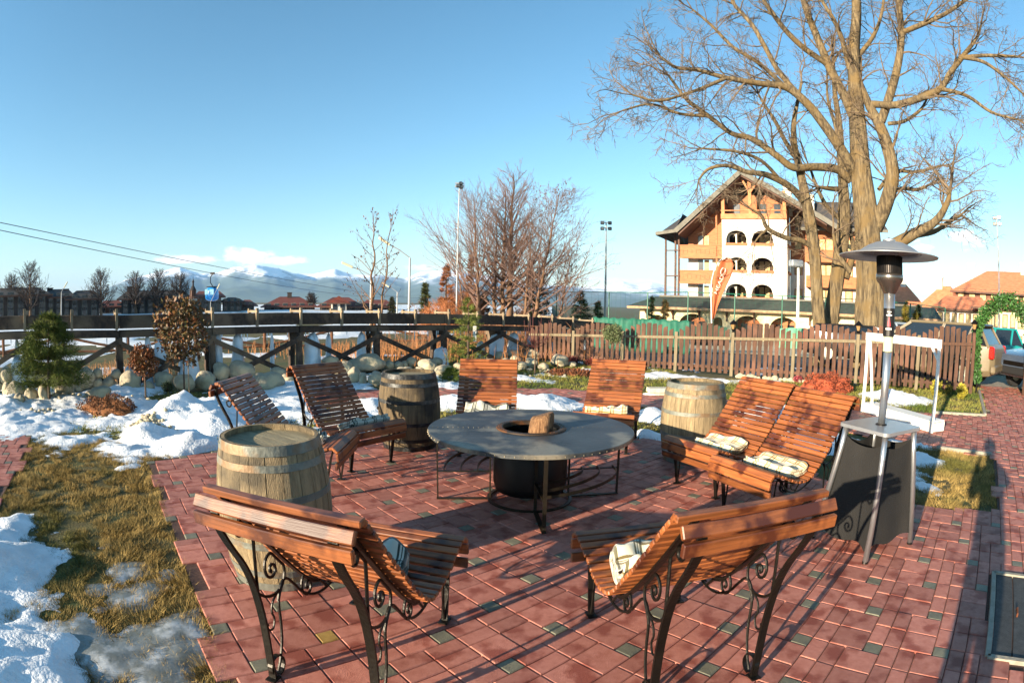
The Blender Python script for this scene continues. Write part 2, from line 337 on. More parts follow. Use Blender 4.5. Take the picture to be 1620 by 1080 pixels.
def snow_mesh():
    x = np.arange(-11, 9.5, .045); y = np.arange(.7, 17, .045); X, Y = np.meshgrid(x, y, indexing='ij'); Z = snow_h(X, Y)
    keep = Z > -.03; m = len(y); idx = -np.ones(X.size, int)
    q = keep[:-1, :-1] | keep[1:, :-1] | keep[1:, 1:] | keep[:-1, 1:]; ii, jj = np.nonzero(q)
    quads = np.stack([ii * m + jj, (ii + 1) * m + jj, (ii + 1) * m + jj + 1, ii * m + jj + 1], 1); used = np.unique(quads); idx[used] = np.arange(len(used))
    V = np.stack([X, Y, np.maximum(Z, -.06)], -1).reshape(-1, 3)[used]
    mb = MB(); mb.add(V, idx[quads].tolist())
    ms = mat('snow', 'eceef0', 'd3d6d8', 5, rough=.55, bump=.8, bscale=38, sss=.0, spec=.35)
    o = mb.build('snow', ms, smooth=True); o['kind'] = 'structure'
    # open snow field beyond the flume, to the houses
    A = np.radians(np.linspace(-75, 4, 160)); rr = np.geomspace(13, 420, 70); RR, AA = np.meshgrid(rr, A, indexing='ij'); X, Y = RR * np.sin(AA), RR * np.cos(AA)
    side = (Y - X) - 19.2                                # beyond the flume line
    Z = .05 + .16 * fbm(X, Y, 5, 4, 5) - .45 * (side < 1.) - .6 * smv(.0, 1.0, (np.degrees(AA) + 7) / 6) * (RR < 60)
    Z += -.3 * smv(-.05, .25, fbm(X, Y, 3.2, 3, 21)) * (RR < 34)
    m = len(A); F = [(i * m + j, i * m + j + 1, (i + 1) * m + j + 1, (i + 1) * m + j) for i in range(len(rr) - 1) for j in range(m - 1)]
    mb = MB(); mb.add(np.stack([X, Y, Z], -1).reshape(-1, 3), F); o = mb.build('snow_field', ms, smooth=True); o['kind'] = 'structure'
snow_mesh()
def slush():
    x = np.arange(-4.2, -.9, .022); y = np.arange(1.1, 3.1, .022); X, Y = np.meshgrid(x, y, indexing='ij'); acc = np.full(X.shape, -.2)
    for px, py, r_ in ((215, 950, .20), (255, 1005, .26), (175, 1040, .30), (195, 900, .14), (120, 1010, .2), (230, 1060, .25), (145, 930, .13), (290, 1030, .14)):
        g = gnd(px, py); d2 = ((X - g[0]) ** 2 + (Y - g[1]) ** 2) / r_ ** 2; acc = np.maximum(acc, .05 * np.exp(-d2))
    Z = acc - .026 + .045 * fbm(X, Y, .28, 5, 51); Z = np.where(Z > .004, .004 + (Z - .004) * .45, Z); Z = np.where(on_brick(X, Y), -.05, Z); m = len(y); F = [(i * m + j, (i + 1) * m + j, (i + 1) * m + j + 1, i * m + j + 1) for i in range(len(x) - 1) for j in range(m - 1) if Z[i:i + 2, j:j + 2].max() > -.03]
    mb = MB(); mb.add(np.stack([X, Y, Z], -1).reshape(-1, 3), F); o = mb.build('slush', mat('slush_ice', '7c7f7d', '5a5a50', 7, rough=.3, bump=.15, bscale=30, c3='b0b3b4', s3=5, spec=.6), smooth=True); o['kind'] = 'structure'; SL['Z'] = (x[0], y[0], .022, Z)
SL = {}
slush()
# ---- parking lot and the pale forecourt beyond the fence
def lot():
    mb = MB(); A = np.linspace(3.5, 70, 36); rr = np.concatenate([[17], np.linspace(18, 26, 6)]); V, F = [], []
    def band(r0, r1, a0, a1, dz, name, m):
        mb = MB(); A = np.radians(np.linspace(a0, a1, 40)); rr = np.linspace(r0, r1, 14); RR, AA = np.meshgrid(rr, A, indexing='ij'); X, Y = RR * np.sin(AA), RR * np.cos(AA)
        Z = gh(X, Y) + dz; mm = len(A); F = [(i * mm + j, i * mm + j + 1, (i + 1) * mm + j + 1, (i + 1) * mm + j) for i in range(13) for j in range(mm - 1)]
        mb.add(np.stack([X, Y, Z], -1).reshape(-1, 3), F); o = mb.build(name, m); o['kind'] = 'structure'
    band(16.6, 27, 8, 62, .03, 'parking_lot', mat('asphalt', '3c3e44', '2c2e33', 3, rough=.8, bump=.4, bscale=80))
    band(27, 62, 5, 62, .06, 'forecourt', mat('pale_gravel', 'cfc0a0', 'b9a888', 2, rough=.95, bump=.3, bscale=40))
    q = [gnd(*p, z=.008) for p in ((1526, 660), (1548, 622), (1565, 606), (1640, 606), (1640, 640), (1560, 632))]
    mb = MB(); p = np.array([(11.2, 9.5, .012), (12.3, 10.7, .012), (14.5, 13.4, .012), (17.5, 13.6, .012), (15.2, 10.6, .012), (13.4, 9.6, .012)]); mb.add(p, [tuple(range(6))]); o = mb.build('driveway', mat('drive', '9a9080', '857b6c', 4, rough=.9)); o['kind'] = 'structure'
lot()
# ---- kerb stones along the path
def kerb():
    mb = MB()
    for a, b in ([(7.5, 7.62), (8.45, 7.0)], [(5.5, 5.42), (6.05, 4.78)], [(8.5, 7.05), (11.3, 9.7)]):
        mb.beam((a[0], a[1], .01), (b[0], b[1], .01), .07, .07, ch=.008)
    for i in range(4): a, b = HPOLY[i], HPOLY[(i + 1) % 4]; mb.beam((a[0], a[1], .0), (b[0], b[1], .0), .035, .06)
    o = mb.build('kerb', mat('kerbstone', '9b9486', '857e70', 10, rough=.9, bump=.4)); o['kind'] = 'structure'
kerb()
def slush_h(X, Y):
    x0, y0, s_, Z = SL['Z']; i = np.clip(((X - x0) / s_).astype(int), 0, Z.shape[0] - 1); j = np.clip(((Y - y0) / s_).astype(int), 0, Z.shape[1] - 1); ok = (X > x0) & (Y > y0) & (X < x0 + s_ * Z.shape[0]) & (Y < y0 + s_ * Z.shape[1]); return np.where(ok, Z[i, j], -1) - .012 * (np.sin(X * 57) * np.cos(Y * 49) > .2)
# ---- grass blades
def grass(regs, nm, c1, c2, c3, lab):
    V = []
    for (x0, x1, y0, y1), den, hh, wd in regs:
        n = int((x1 - x0) * (y1 - y0) * den); X = rng.uniform(x0, x1, n); Y = rng.uniform(y0, y1, n)
        cl = vnoise(X, Y, .09, 31) + .6 * vnoise(X, Y, .3, 33); ok = ~on_brick(X, Y) & ~inpoly(X, Y, HPOLY) & (snow_h(X, Y) < .012) & (slush_h(X, Y) < .006) & (cl > -.42 + .5 * rng.random(n) * .9) & (np.abs(X) < Y * 1.6 + 2)
        X, Y, cl = X[ok], Y[ok], cl[ok]; n = len(X); a = rng.uniform(0, 6.28, n); h = hh * (.55 + .9 * rng.random(n)) * (1 + .8 * cl); ln = rng.uniform(.2, 1.5, n) * h; la = 2.5 * vnoise(X, Y, .14, 40) * 3 + rng.normal(size=n) * .9
        B = np.stack([X, Y, np.full(n, -.012)], -1); d = np.stack([np.cos(a), np.sin(a), 0 * a], -1) * wd / 2
        T = B + np.stack([np.cos(la) * ln, np.sin(la) * ln, h], -1)
        V.append(np.stack([B - d, B + d, T], 1).reshape(-1, 3))
    V = np.concatenate(V); n = len(V) // 3; me = bpy.data.meshes.new(nm); me.vertices.add(3 * n); me.vertices.foreach_set('co', V.ravel()); me.loops.add(3 * n); me.loops.foreach_set('vertex_index', np.arange(3 * n)); me.polygons.add(n); me.polygons.foreach_set('loop_start', np.arange(n) * 3); me.update(calc_edges=True); me.validate()
    me.materials.append(mat('blade_' + c1, c1, c2, 2.2, rough=.8, island=.45, c3=c3, s3=.7, spec=.2)); o = bpy.data.objects.new(nm, me); COL.objects.link(o); o['kind'] = 'stuff'; tag(o, lab, 'grass')
grass([((-4.6, -.6, .9, 3.3), 17000, .030, .0045), ((-6.2, -2.0, 3.3, 5.3), 11000, .032, .0055), ((3.6, 6.2, 3.0, 5.6), 7500, .034, .0055)], 'grass', 'ab9057', '7f6b3c', '5d5a2c', 'dry straw coloured winter grass beside the patio, left and right')
grass([((-7.5, -2.5, 5.3, 9), 900, .045, .012), ((-2.5, 4.2, 6.2, 16), 900, .045, .013), ((3.5, 12, 6.6, 12.5), 1000, .045, .012)], 'lawn_grass', '6c7434', '8a7c42', '4d5c24', 'greener olive lawn grass behind the benches and before the fence')
# ---- mountains
def mountains():
    prof = [(60, 474), (130, 462), (165, 455), (200, 441), (240, 432), (285, 420), (320, 431), (345, 430), (370, 421), (405, 418), (440, 423), (465, 432), (500, 431), (530, 424), (555, 432), (600, 434), (640, 440), (665, 429), (700, 426), (750, 432), (800, 441), (850, 449), (920, 453), (960, 451), (985, 444), (1010, 447), (1030, 444), (1060, 452), (1120, 465), (1250, 484), (1500, 498), (1700, 520)]
    D = 6600; azs, hs = [], []
    for px, py in prof: p = at(px, py, D); azs.append(math.atan2(p[0], p[1])); hs.append(p[2])
    A = np.linspace(azs[0], azs[-1], 620); rr = np.linspace(3200, 8200, 70); RR, AA = np.meshgrid(rr, A, indexing='ij'); X, Y = RR * np.sin(AA), RR * np.cos(AA)
    ridge = np.interp(AA, azs, hs); t = (RR - 3200) / (D - 3200); up = np.clip(t, 0, 1) ** 1.25; dn = 1 - .8 * np.clip((RR - D) / 1600, 0, 1)
    nz = fbm(X, Y, 1400, 6, 61); rg = 1 - 2 * np.abs(fbm(X, Y, 700, 5, 77))
    Z = ridge * np.where(t < 1, up, dn) * (1 + (.42 * (rg - .72) + .28 * nz) * (1 - np.exp(-((t - 1) / .12) ** 2 * 1.0) * .82))
    Z = np.minimum(Z, ridge * RR / D * .995 + 0)
    m = len(A); F = [(i * m + j, i * m + j + 1, (i + 1) * m + j + 1, (i + 1) * m + j) for i in range(len(rr) - 1) for j in range(m - 1)]
    mb = MB(); mb.add(np.stack([X, Y, Z - 6], -1).reshape(-1, 3), F)
    M_ = bpy.data.materials.new('mountain'); M_.use_nodes = True; N, L = M_.node_tree.nodes, M_.node_tree.links; b = N['Principled BSDF']; b.inputs['Roughness'].default_value = .95
    g = N.new('ShaderNodeNewGeometry'); sx = N.new('ShaderNodeSeparateXYZ'); L.new(g.outputs['Position'], sx.inputs[0]); nz_ = N.new('ShaderNodeTexNoise'); nz_.inputs['Scale'].default_value = .0028; nz_.inputs['Detail'].default_value = 9; nz_.inputs['Roughness'].default_value = .68; L.new(g.outputs['Position'], nz_.inputs[0])
    ma = N.new('ShaderNodeMath'); ma.operation = 'MULTIPLY_ADD'; ma.inputs[1].default_value = 420; L.new(nz_.outputs[0], ma.inputs[0]); L.new(sx.outputs[2], ma.inputs[2])
    rp = N.new('ShaderNodeValToRGB'); mr = N.new('ShaderNodeMapRange'); mr.inputs[1].default_value = 190; mr.inputs[2].default_value = 610; ax = N.new('ShaderNodeMath'); ax.operation = 'MULTIPLY_ADD'; ax.use_clamp = False; ax.inputs[1].default_value = .05; m0 = N.new('ShaderNodeMath'); m0.operation = 'MAXIMUM'; m0.inputs[1].default_value = 0; m1 = N.new('ShaderNodeMath'); m1.operation = 'ADD'; m1.inputs[1].default_value = 1400; L.new(sx.outputs[0], m1.inputs[0]); L.new(m1.outputs[0], m0.inputs[0]); L.new(m0.outputs[0], ax.inputs[0]); L.new(ma.outputs[0], ax.inputs[2]); L.new(ax.outputs[0], mr.inputs[0]); L.new(mr.outputs[0], rp.inputs[0])
    e = rp.color_ramp.elements; e[0].position = .0; e[0].color = lin('5c6a58'); e[1].position = 1; e[1].color = lin('f2f4f8')
    for p_, c_ in ((.3, '43523f'), (.55, '56645a'), (.68, '8d97a0'), (.74, 'e4e8ee')): q = rp.color_ramp.elements.new(p_); q.color = lin(c_)
    L.new(rp.outputs[0], b.inputs['Base Color'])
    o = mb.build('mountains', M_, smooth=True); o['kind'] = 'structure'
mountains()
def clouds():
    mb = MB()
    for cx, cy, wd, ht, n in ((310, 408, 70, 7, 26), (392, 408, 52, 14, 30), (440, 411, 40, 7, 16), (655, 426, 26, 5, 10), (690, 425, 24, 6, 10), (950, 446, 60, 3, 14), (1060, 448, 40, 3, 10), (1530, 375, 18, 6, 10)):
        for k in range(n):
            px, py = cx + rng.normal() * wd * .45, cy + rng.normal() * ht * .4; p = at(px, py, 13500 + rng.normal() * 400); r_ = ht * 15.1 * rng.uniform(.35, .75)
            mb.ico(p, (r_ * 2.4, r_ * 1.6, r_ * .75), 2, .3, 1.6, seed=k)
    m = mat('cloud', 'ffffff', rough=1, spec=0); o = mb.build('clouds', m, smooth=True); o['kind'] = 'structure'
def haze():
    mb = MB(); mb.box((0, 0, 235), (19000, 19000, 530)); m = bpy.data.materials.new('haze'); m.use_nodes = True; N, L = m.node_tree.nodes, m.node_tree.links; N.remove(N['Principled BSDF']); v = N.new('ShaderNodeVolumePrincipled'); v.inputs['Density'].default_value = .00009; v.inputs['Color'].default_value = (.34, .60, 1, 1); v.inputs['Anisotropy'].default_value = 0.0
    L.new(v.outputs[0], N['Material Output'].inputs['Volume']); o = mb.build('haze', m); o['kind'] = 'stuff'; tag(o, 'pale blue haze in the air over the whole valley', 'haze')
haze()
SC.cycles.volume_bounces = 0; SC.cycles.use_denoising = True; SC.cycles.max_bounces = 6; SC.cycles.diffuse_bounces = 3; SC.cycles.transparent_max_bounces = 8
# ================================================================== THINGS ON THE PATIO
GZ = .016
wood_a = mat('slat_wood', '9b5a30', '683a1c', 3, rough=.45, bump=.06, bscale=10, stretch=(.9, 22, 22), island=.34, detail=8, coat=.12, c3='4a2210', s3=6)
iron = mat('black_iron', '14120f', '1f1b15', 12, rough=.42, metal=.6, bump=.15, bscale=60, spec=.6)
# ---- slatted wave benches -------------------------------------------------------------
def prof_pts():                               # seat surface seen from the side: s forward, z up
    return np.array([(.040, .950), (.052, .938), (.109, .875), (.165, .806), (.224, .734), (.285, .663), (.35, .586), (.43, .497), (.50, .424), (.555, .380), (.61, .358), (.68, .354), (.747, .366), (.83, .394), (.90, .424), (.96, .448), (1.02, .466), (1.045, .468)])
def resample(P, step):
    d = np.r_[0, np.cumsum(np.linalg.norm(np.diff(P, axis=0), axis=1))]; n = max(2, int(round(d[-1] / step)) + 1); q = np.linspace(0, d[-1], n); return np.stack([np.interp(q, d, P[:, i]) for i in range(P.shape[1])], 1)
def spiral(c, r0, r1, a0, turns, n=18):       # in the (s,z) plane
    a = a0 + np.linspace(0, turns * 2 * math.pi, n); r = np.linspace(r0, r1, n); return [(c[0] + r_ * math.cos(q), c[1] + r_ * math.sin(q)) for r_, q in zip(r, a)]
def smooth_line(P, n=6):                      # Catmull-Rom
    P = [np.array(p, float) for p in P]; P = [2 * P[0] - P[1]] + P + [2 * P[-1] - P[-2]]; out_ = []
    for i in range(1, len(P) - 2):
        for k in range(n):
            t = k / n; a, b, c, d = P[i - 1:i + 3]; out_.append(.5 * (2 * b + (c - a) * t + (2 * a - 5 * b + 4 * c - d) * t * t + (3 * b - a - 3 * c + d) * t ** 3))
    out_.append(P[-2]); return np.array(out_)
W2, WF = .345, .262
def slat(mb, s, z, ang, wd=.0395, th=.022, w2=W2, jit=0):
    # slat centred just below the surface; ang = slope of the surface in the (s,z) plane
    c, q = math.cos(ang), math.sin(ang); rot = np.array([[1, 0, 0], [0, c, -q], [0, q, c]])
    mb.box((jit, s + q * th / 2, z - c * th / 2), (w2 * 2, wd, th), rot, ch=.004)
def bench():
    t = thing('slatted_bench', (0, 0, 0), 'x', 'bench', 'slatted wooden wave benches round the fire table')
    Q = resample(prof_pts(), .0505); T = np.gradient(Q, axis=0); A = np.arctan2(T[:, 1], T[:, 0]); low = int(np.argmin(Q[:, 1]))
    back, seat = MB(), MB()
    for i in range(len(Q)):
        slat(back if i < low - 1 else seat, Q[i, 0], Q[i, 1], A[i], jit=rng.normal() * .0015)
    slat(back, .008, .962, R(4), .042, .026, W2 + .004); slat(back, -.064, .925, R(60), .050, .024, W2 + .006); slat(back, -.080, .858, R(94), .052, .024, W2 + .004)
    slat(seat, 1.088, .452, R(-42), .055, .024, W2 + .004); slat(seat, 1.112, .385, R(-86), .062, .024, W2 + .004); slat(seat, 1.098, .305, R(-99), .055, .024, W2 + .004)
    loc(back).build('backrest', wood_a, t); loc(seat).build('seat', wood_a, t)
    for sx in (-1, 1):
        x = WF * sx; fr = MB()
        P3 = lambda L: [(x, p[0], p[1]) for p in L]; zc = lambda L: [(x, p[0], min(p[1], float(np.interp(p[0], Q[:, 0], Q[:, 1])) - (.088 if .08 < p[0] < .46 else .052))) if .08 < p[0] < 1.0 else (x, p[0], p[1]) for p in L]
        und = Q + np.stack([np.sin(A), -np.cos(A)], 1) * .036
        und = np.vstack([und, [(1.075, .42), (1.085, .36), (1.075, .29)]])
        fr.tube(P3(und), 1, flat=(.03, .010, (1, 0, 0)))
        leg = smooth_line([(-.040, .905), (-.044, .86), (-.026, .80), (.02, .715), (.07, .630), (.108, .53), (.128, .42), (.136, .30), (.130, .16), (.118, .006)], 4)
        fr.tube(P3(leg), 1, flat=(.038, .012, (1, 0, 0)))
        fl = [(1.045, .435), (1.02, .36), (.985, .2), (.945, .006)]; fr.tube(P3(fl), 1, flat=(.034, .012, (1, 0, 0)))
        fr.box((x, .945, .006), (.05, .07, .008)); fr.box((x, .118, .006), (.05, .06, .008))
        ring = [(.118 + .0 + .052 * math.cos(a), .056 + .052 * math.sin(a)) for a in np.linspace(R(-90), R(250), 16)]; fr.tube(P3([(p[0] + .045, p[1]) for p in ring]), 1, flat=(.026, .006, (1, 0, 0)))
        f = loc(fr).build('side_frame', iron, t)
        sc = MB(); r_ = .0074
        L1 = smooth_line([(.057, .795)] + [(.062, .758), (.085, .745), (.105, .765), (.10, .80), (.085, .835), (.10, .862), (.135, .86), (.158, .82), (.158, .70), (.148, .585), (.140, .50), (.135, .42)], 4); sc.tube(zc(L1), r_, 6)
        sc.tube(P3(smooth_line([(.062, .79), (.075, .80), (.085, .79)], 3)), r_, 6)
        S = [(.248, .512), (.238, .524), (.244, .542), (.262, .546), (.278, .530), (.274, .506), (.250, .490), (.220, .502), (.206, .540), (.218, .580), (.252, .600), (.296, .582), (.332, .535), (.342, .48), (.320, .432), (.275, .405), (.225, .405), (.175, .425), (.135, .46)]
        sc.tube(zc(smooth_line(S, 4)), r_, 6); sc.ico((x, .244, .522), (.011, .011, .011), 1, 0)
        S = [(.32, .43), (.295, .405), (.272, .37), (.262, .33), (.255, .24), (.235, .15), (.20, .07), (.165, .02)]; sc.tube(zc(smooth_line(S, 4)), r_, 6)
        S = [(.275, .405), (.225, .375), (.205, .33), (.215, .29), (.195, .25), (.165, .255), (.155, .285)]; sc.tube(zc(smooth_line(S, 4)), .0055, 6); sc.ico((x, .158, .285), (.01, .01, .01), 1, 0)
        S = [(.262, .36), (.30, .425), (.345, .440), (.40, .385), (.455, .318), (.54, .262), (.64, .240), (.74, .255), (.82, .31), (.875, .375), (.905, .395), (.925, .36), (.93, .26), (.935, .14), (.94, .02)]; sc.tube(zc(smooth_line(S, 4)), r_, 6)
        S = [(.50, .312), (.492, .33), (.505, .348), (.525, .345), (.535, .32), (.520, .292), (.49, .285), (.462, .31), (.458, .355), (.485, .395), (.53, .40), (.565, .37), (.615, .31), (.67, .245)]; sc.tube(zc(smooth_line(S, 4)), r_, 6); sc.ico((x, .503, .318), (.01, .01, .01), 1, 0)
        S = [(.70, .318), (.715, .332), (.733, .322), (.735, .295), (.71, .268), (.68, .262)]; sc.tube(zc(smooth_line(S, 4)), .0055, 6); sc.ico((x, .70, .322), (.01, .01, .01), 1, 0)
        o = loc(sc).build('scrollwork', iron, f)
    return t
BP = {'FL': (-.797, 1.679, 13.3), 'FR': (.889, 1.744, -11.2), 'L1': (-2.5, 4.544, 88.2), 'L2': (-2.145, 5.862, 126.3), 'C1': (-.273, 6.804, 180.6), 'C2': (1.361, 6.982, 199.4), 'R1': (2.542, 5.08, 244.4), 'R2': (2.755, 4.288, 247.4)}
BLAB = {'FL': 'slatted bench seen from behind, nearest the camera, in front of the big left barrel', 'FR': 'slatted bench seen from behind at the near side, left of the patio heater', 'L1': 'slatted bench half hidden behind the nearest barrel, facing right', 'L2': 'dark backlit slatted bench between two barrels on the left, facing the table',
        'C1': 'slatted bench straight behind the fire table, its back crossed by diagonal shadows', 'C2': 'sunlit slatted bench behind the right end of the fire table', 'R1': 'slatted bench beside the right barrel, left one of the tight pair', 'R2': 'slatted bench next to the heater table, right one of the tight pair'}
b0 = bench(); first = True
for k, (x, y, az) in BP.items():
    if first: b0.location = (x, y, GZ); b0.rotation_euler[2] = -R(az); b0['label'] = BLAB[k]; first = False
    else: dup(b0, (x, y, GZ), -R(az), BLAB[k])
def bw(k, lx, ls, lz):                        # bench-local (across, forward, up) to world
    x, y, az = BP[k]; a = R(az); return np.array([x + math.cos(a) * lx + math.sin(a) * ls, y - math.sin(a) * lx + math.cos(a) * ls, lz + GZ])
# ---- plaid blankets ---------------------------------------------------------------------
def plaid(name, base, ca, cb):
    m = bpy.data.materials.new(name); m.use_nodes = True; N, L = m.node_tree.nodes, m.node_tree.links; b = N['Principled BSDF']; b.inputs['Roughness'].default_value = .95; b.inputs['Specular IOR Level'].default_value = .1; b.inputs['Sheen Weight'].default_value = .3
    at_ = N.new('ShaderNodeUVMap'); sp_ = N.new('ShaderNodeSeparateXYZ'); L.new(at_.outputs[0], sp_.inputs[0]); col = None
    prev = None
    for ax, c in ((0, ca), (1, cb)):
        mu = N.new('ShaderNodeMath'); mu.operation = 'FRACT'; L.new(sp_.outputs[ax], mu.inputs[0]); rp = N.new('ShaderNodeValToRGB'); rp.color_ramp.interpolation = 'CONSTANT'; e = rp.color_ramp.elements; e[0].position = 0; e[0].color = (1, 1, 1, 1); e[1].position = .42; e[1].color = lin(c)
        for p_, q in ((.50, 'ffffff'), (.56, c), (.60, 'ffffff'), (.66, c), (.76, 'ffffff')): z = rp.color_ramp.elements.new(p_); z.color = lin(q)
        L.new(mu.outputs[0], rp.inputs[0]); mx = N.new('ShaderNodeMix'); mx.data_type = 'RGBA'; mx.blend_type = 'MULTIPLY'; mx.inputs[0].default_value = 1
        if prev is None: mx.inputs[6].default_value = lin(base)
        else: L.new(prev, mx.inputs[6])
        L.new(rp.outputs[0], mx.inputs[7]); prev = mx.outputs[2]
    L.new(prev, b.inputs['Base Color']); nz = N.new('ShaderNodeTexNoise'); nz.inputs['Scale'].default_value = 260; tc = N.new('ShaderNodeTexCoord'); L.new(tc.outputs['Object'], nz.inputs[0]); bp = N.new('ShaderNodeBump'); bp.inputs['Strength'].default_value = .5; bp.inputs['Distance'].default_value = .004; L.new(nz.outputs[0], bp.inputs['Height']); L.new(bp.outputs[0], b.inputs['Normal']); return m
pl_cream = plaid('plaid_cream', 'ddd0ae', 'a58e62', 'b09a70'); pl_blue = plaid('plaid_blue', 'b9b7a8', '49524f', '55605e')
def blanket(k, lx, ls, wx, ws, th, rz, m, label, amp=.008, seed=0, layers=3, lift=0, drape=0):
    """a blanket folded in layers: a stack of folded sheets lying on the seat slats"""
    P = prof_pts()
    nx, ny = 26, 40; V, F, UV = [], [], []
    # cross-section in the fold direction: serpentine sheet with thickness
    path = []
    g = th / layers
    for l in range(layers):
        ys = np.linspace(-.5, .5, 14); ys = ys if l % 2 == 0 else ys[::-1]
        for y in ys: path.append((y * ws * (1 - .03 * l), (l + .5) * g))
        if l < layers - 1:
            s_ = 1 if l % 2 == 0 else -1
            for a in (R(-50), 0, R(50)): path.append((s_ * (ws / 2 * (1 - .03 * l) + g * .45 * math.cos(a)), (l + 1) * g + g * .5 * math.sin(a)))
    path = np.array(path); T = np.gradient(path, axis=0); T /= np.linalg.norm(T, axis=1)[:, None]; Nn = np.stack([-T[:, 1], T[:, 0]], 1) * g * .46
    ring = np.vstack([path + Nn, (path - Nn)[::-1]]); arc = np.r_[0, np.cumsum(np.linalg.norm(np.diff(path, axis=0), axis=1))]; arc = np.r_[arc, arc[::-1]]
    n = len(ring); ca, sa = math.cos(rz), math.sin(rz)
    for i, x in enumerate(np.linspace(-.5, .5, nx)):
        for j, (yy, zz) in enumerate(ring):
            edge = 1 - .10 * (abs(x) * 2) ** 10; X = x * wx + .012 * mnoise.noise(Vector((yy * 9, zz * 30, seed))) * (abs(x) * 2) ** 4; Y = yy * edge
            nz = mnoise.noise(Vector((X * 7 + seed * 3, Y * 7, seed))) * amp * 2.2 + mnoise.noise(Vector((X * 18 + seed, Y * 16, 4))) * amp * .8
            Z = zz * (1 + .25 * mnoise.noise(Vector((X * 5, Y * 5, seed + 9)))) + nz * (zz / th)
            a, b = X * ca - Y * sa + lx, X * sa + Y * ca + ls
            base = np.interp(b, P[:, 0], P[:, 1]); V.append(bw(k, a, b, base + Z + .003 + lift - drape * max(0, abs(a) - .3))); UV.append((X / .13 + seed * .37, arc[j] / .13))
    F = [(i * n + j, (i + 1) * n + j, (i + 1) * n + (j + 1) % n, i * n + (j + 1) % n) for i in range(nx - 1) for j in range(n)] + [tuple(range(n)), tuple((nx - 1) * n + j for j in range(n))[::-1]]
    V = np.array(V); c = V.mean(0); mb = MB(); mb.add(V - c, F); o = mb.build('folded_blanket', m, smooth=True); o.location = c; tag(o, label, 'blanket', 'plaid blankets on the benches')
    uv = o.data.uv_layers.new(name='UVMap'); li = np.empty(len(o.data.loops), int); o.data.loops.foreach_get('vertex_index', li); uv.data.foreach_set('uv', np.array(UV)[li].ravel())
    return o
blanket('R1', .0, .66, .46, .24, .062, .06, pl_cream, 'cream plaid blanket folded flat on the bench beside the right barrel', seed=1)
blanket('R2', -.02, .67, .50, .26, .066, .02, pl_cream, 'cream plaid blanket folded flat on the bench next to the heater', seed=2)
blanket('C2', .02, .72, .48, .30, .085, .12, pl_cream, 'cream plaid blanket bunched on the sunlit bench behind the table', amp=.03, seed=3, layers=3)
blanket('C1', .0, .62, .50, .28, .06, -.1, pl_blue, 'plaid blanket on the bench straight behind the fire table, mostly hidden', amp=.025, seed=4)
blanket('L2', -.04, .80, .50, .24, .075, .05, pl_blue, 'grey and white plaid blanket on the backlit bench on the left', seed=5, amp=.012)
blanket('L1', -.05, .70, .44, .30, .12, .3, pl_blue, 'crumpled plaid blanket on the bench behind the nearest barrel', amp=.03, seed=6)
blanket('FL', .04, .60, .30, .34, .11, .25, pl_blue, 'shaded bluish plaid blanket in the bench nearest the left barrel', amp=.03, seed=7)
blanket('FR', -.10, .62, .34, .34, .12, -.2, plaid('plaid_mix', 'cfc7ae', '7b7a68', '8a7c5c'), 'cream and grey plaid blanket in the bench left of the heater', amp=.028, seed=8)
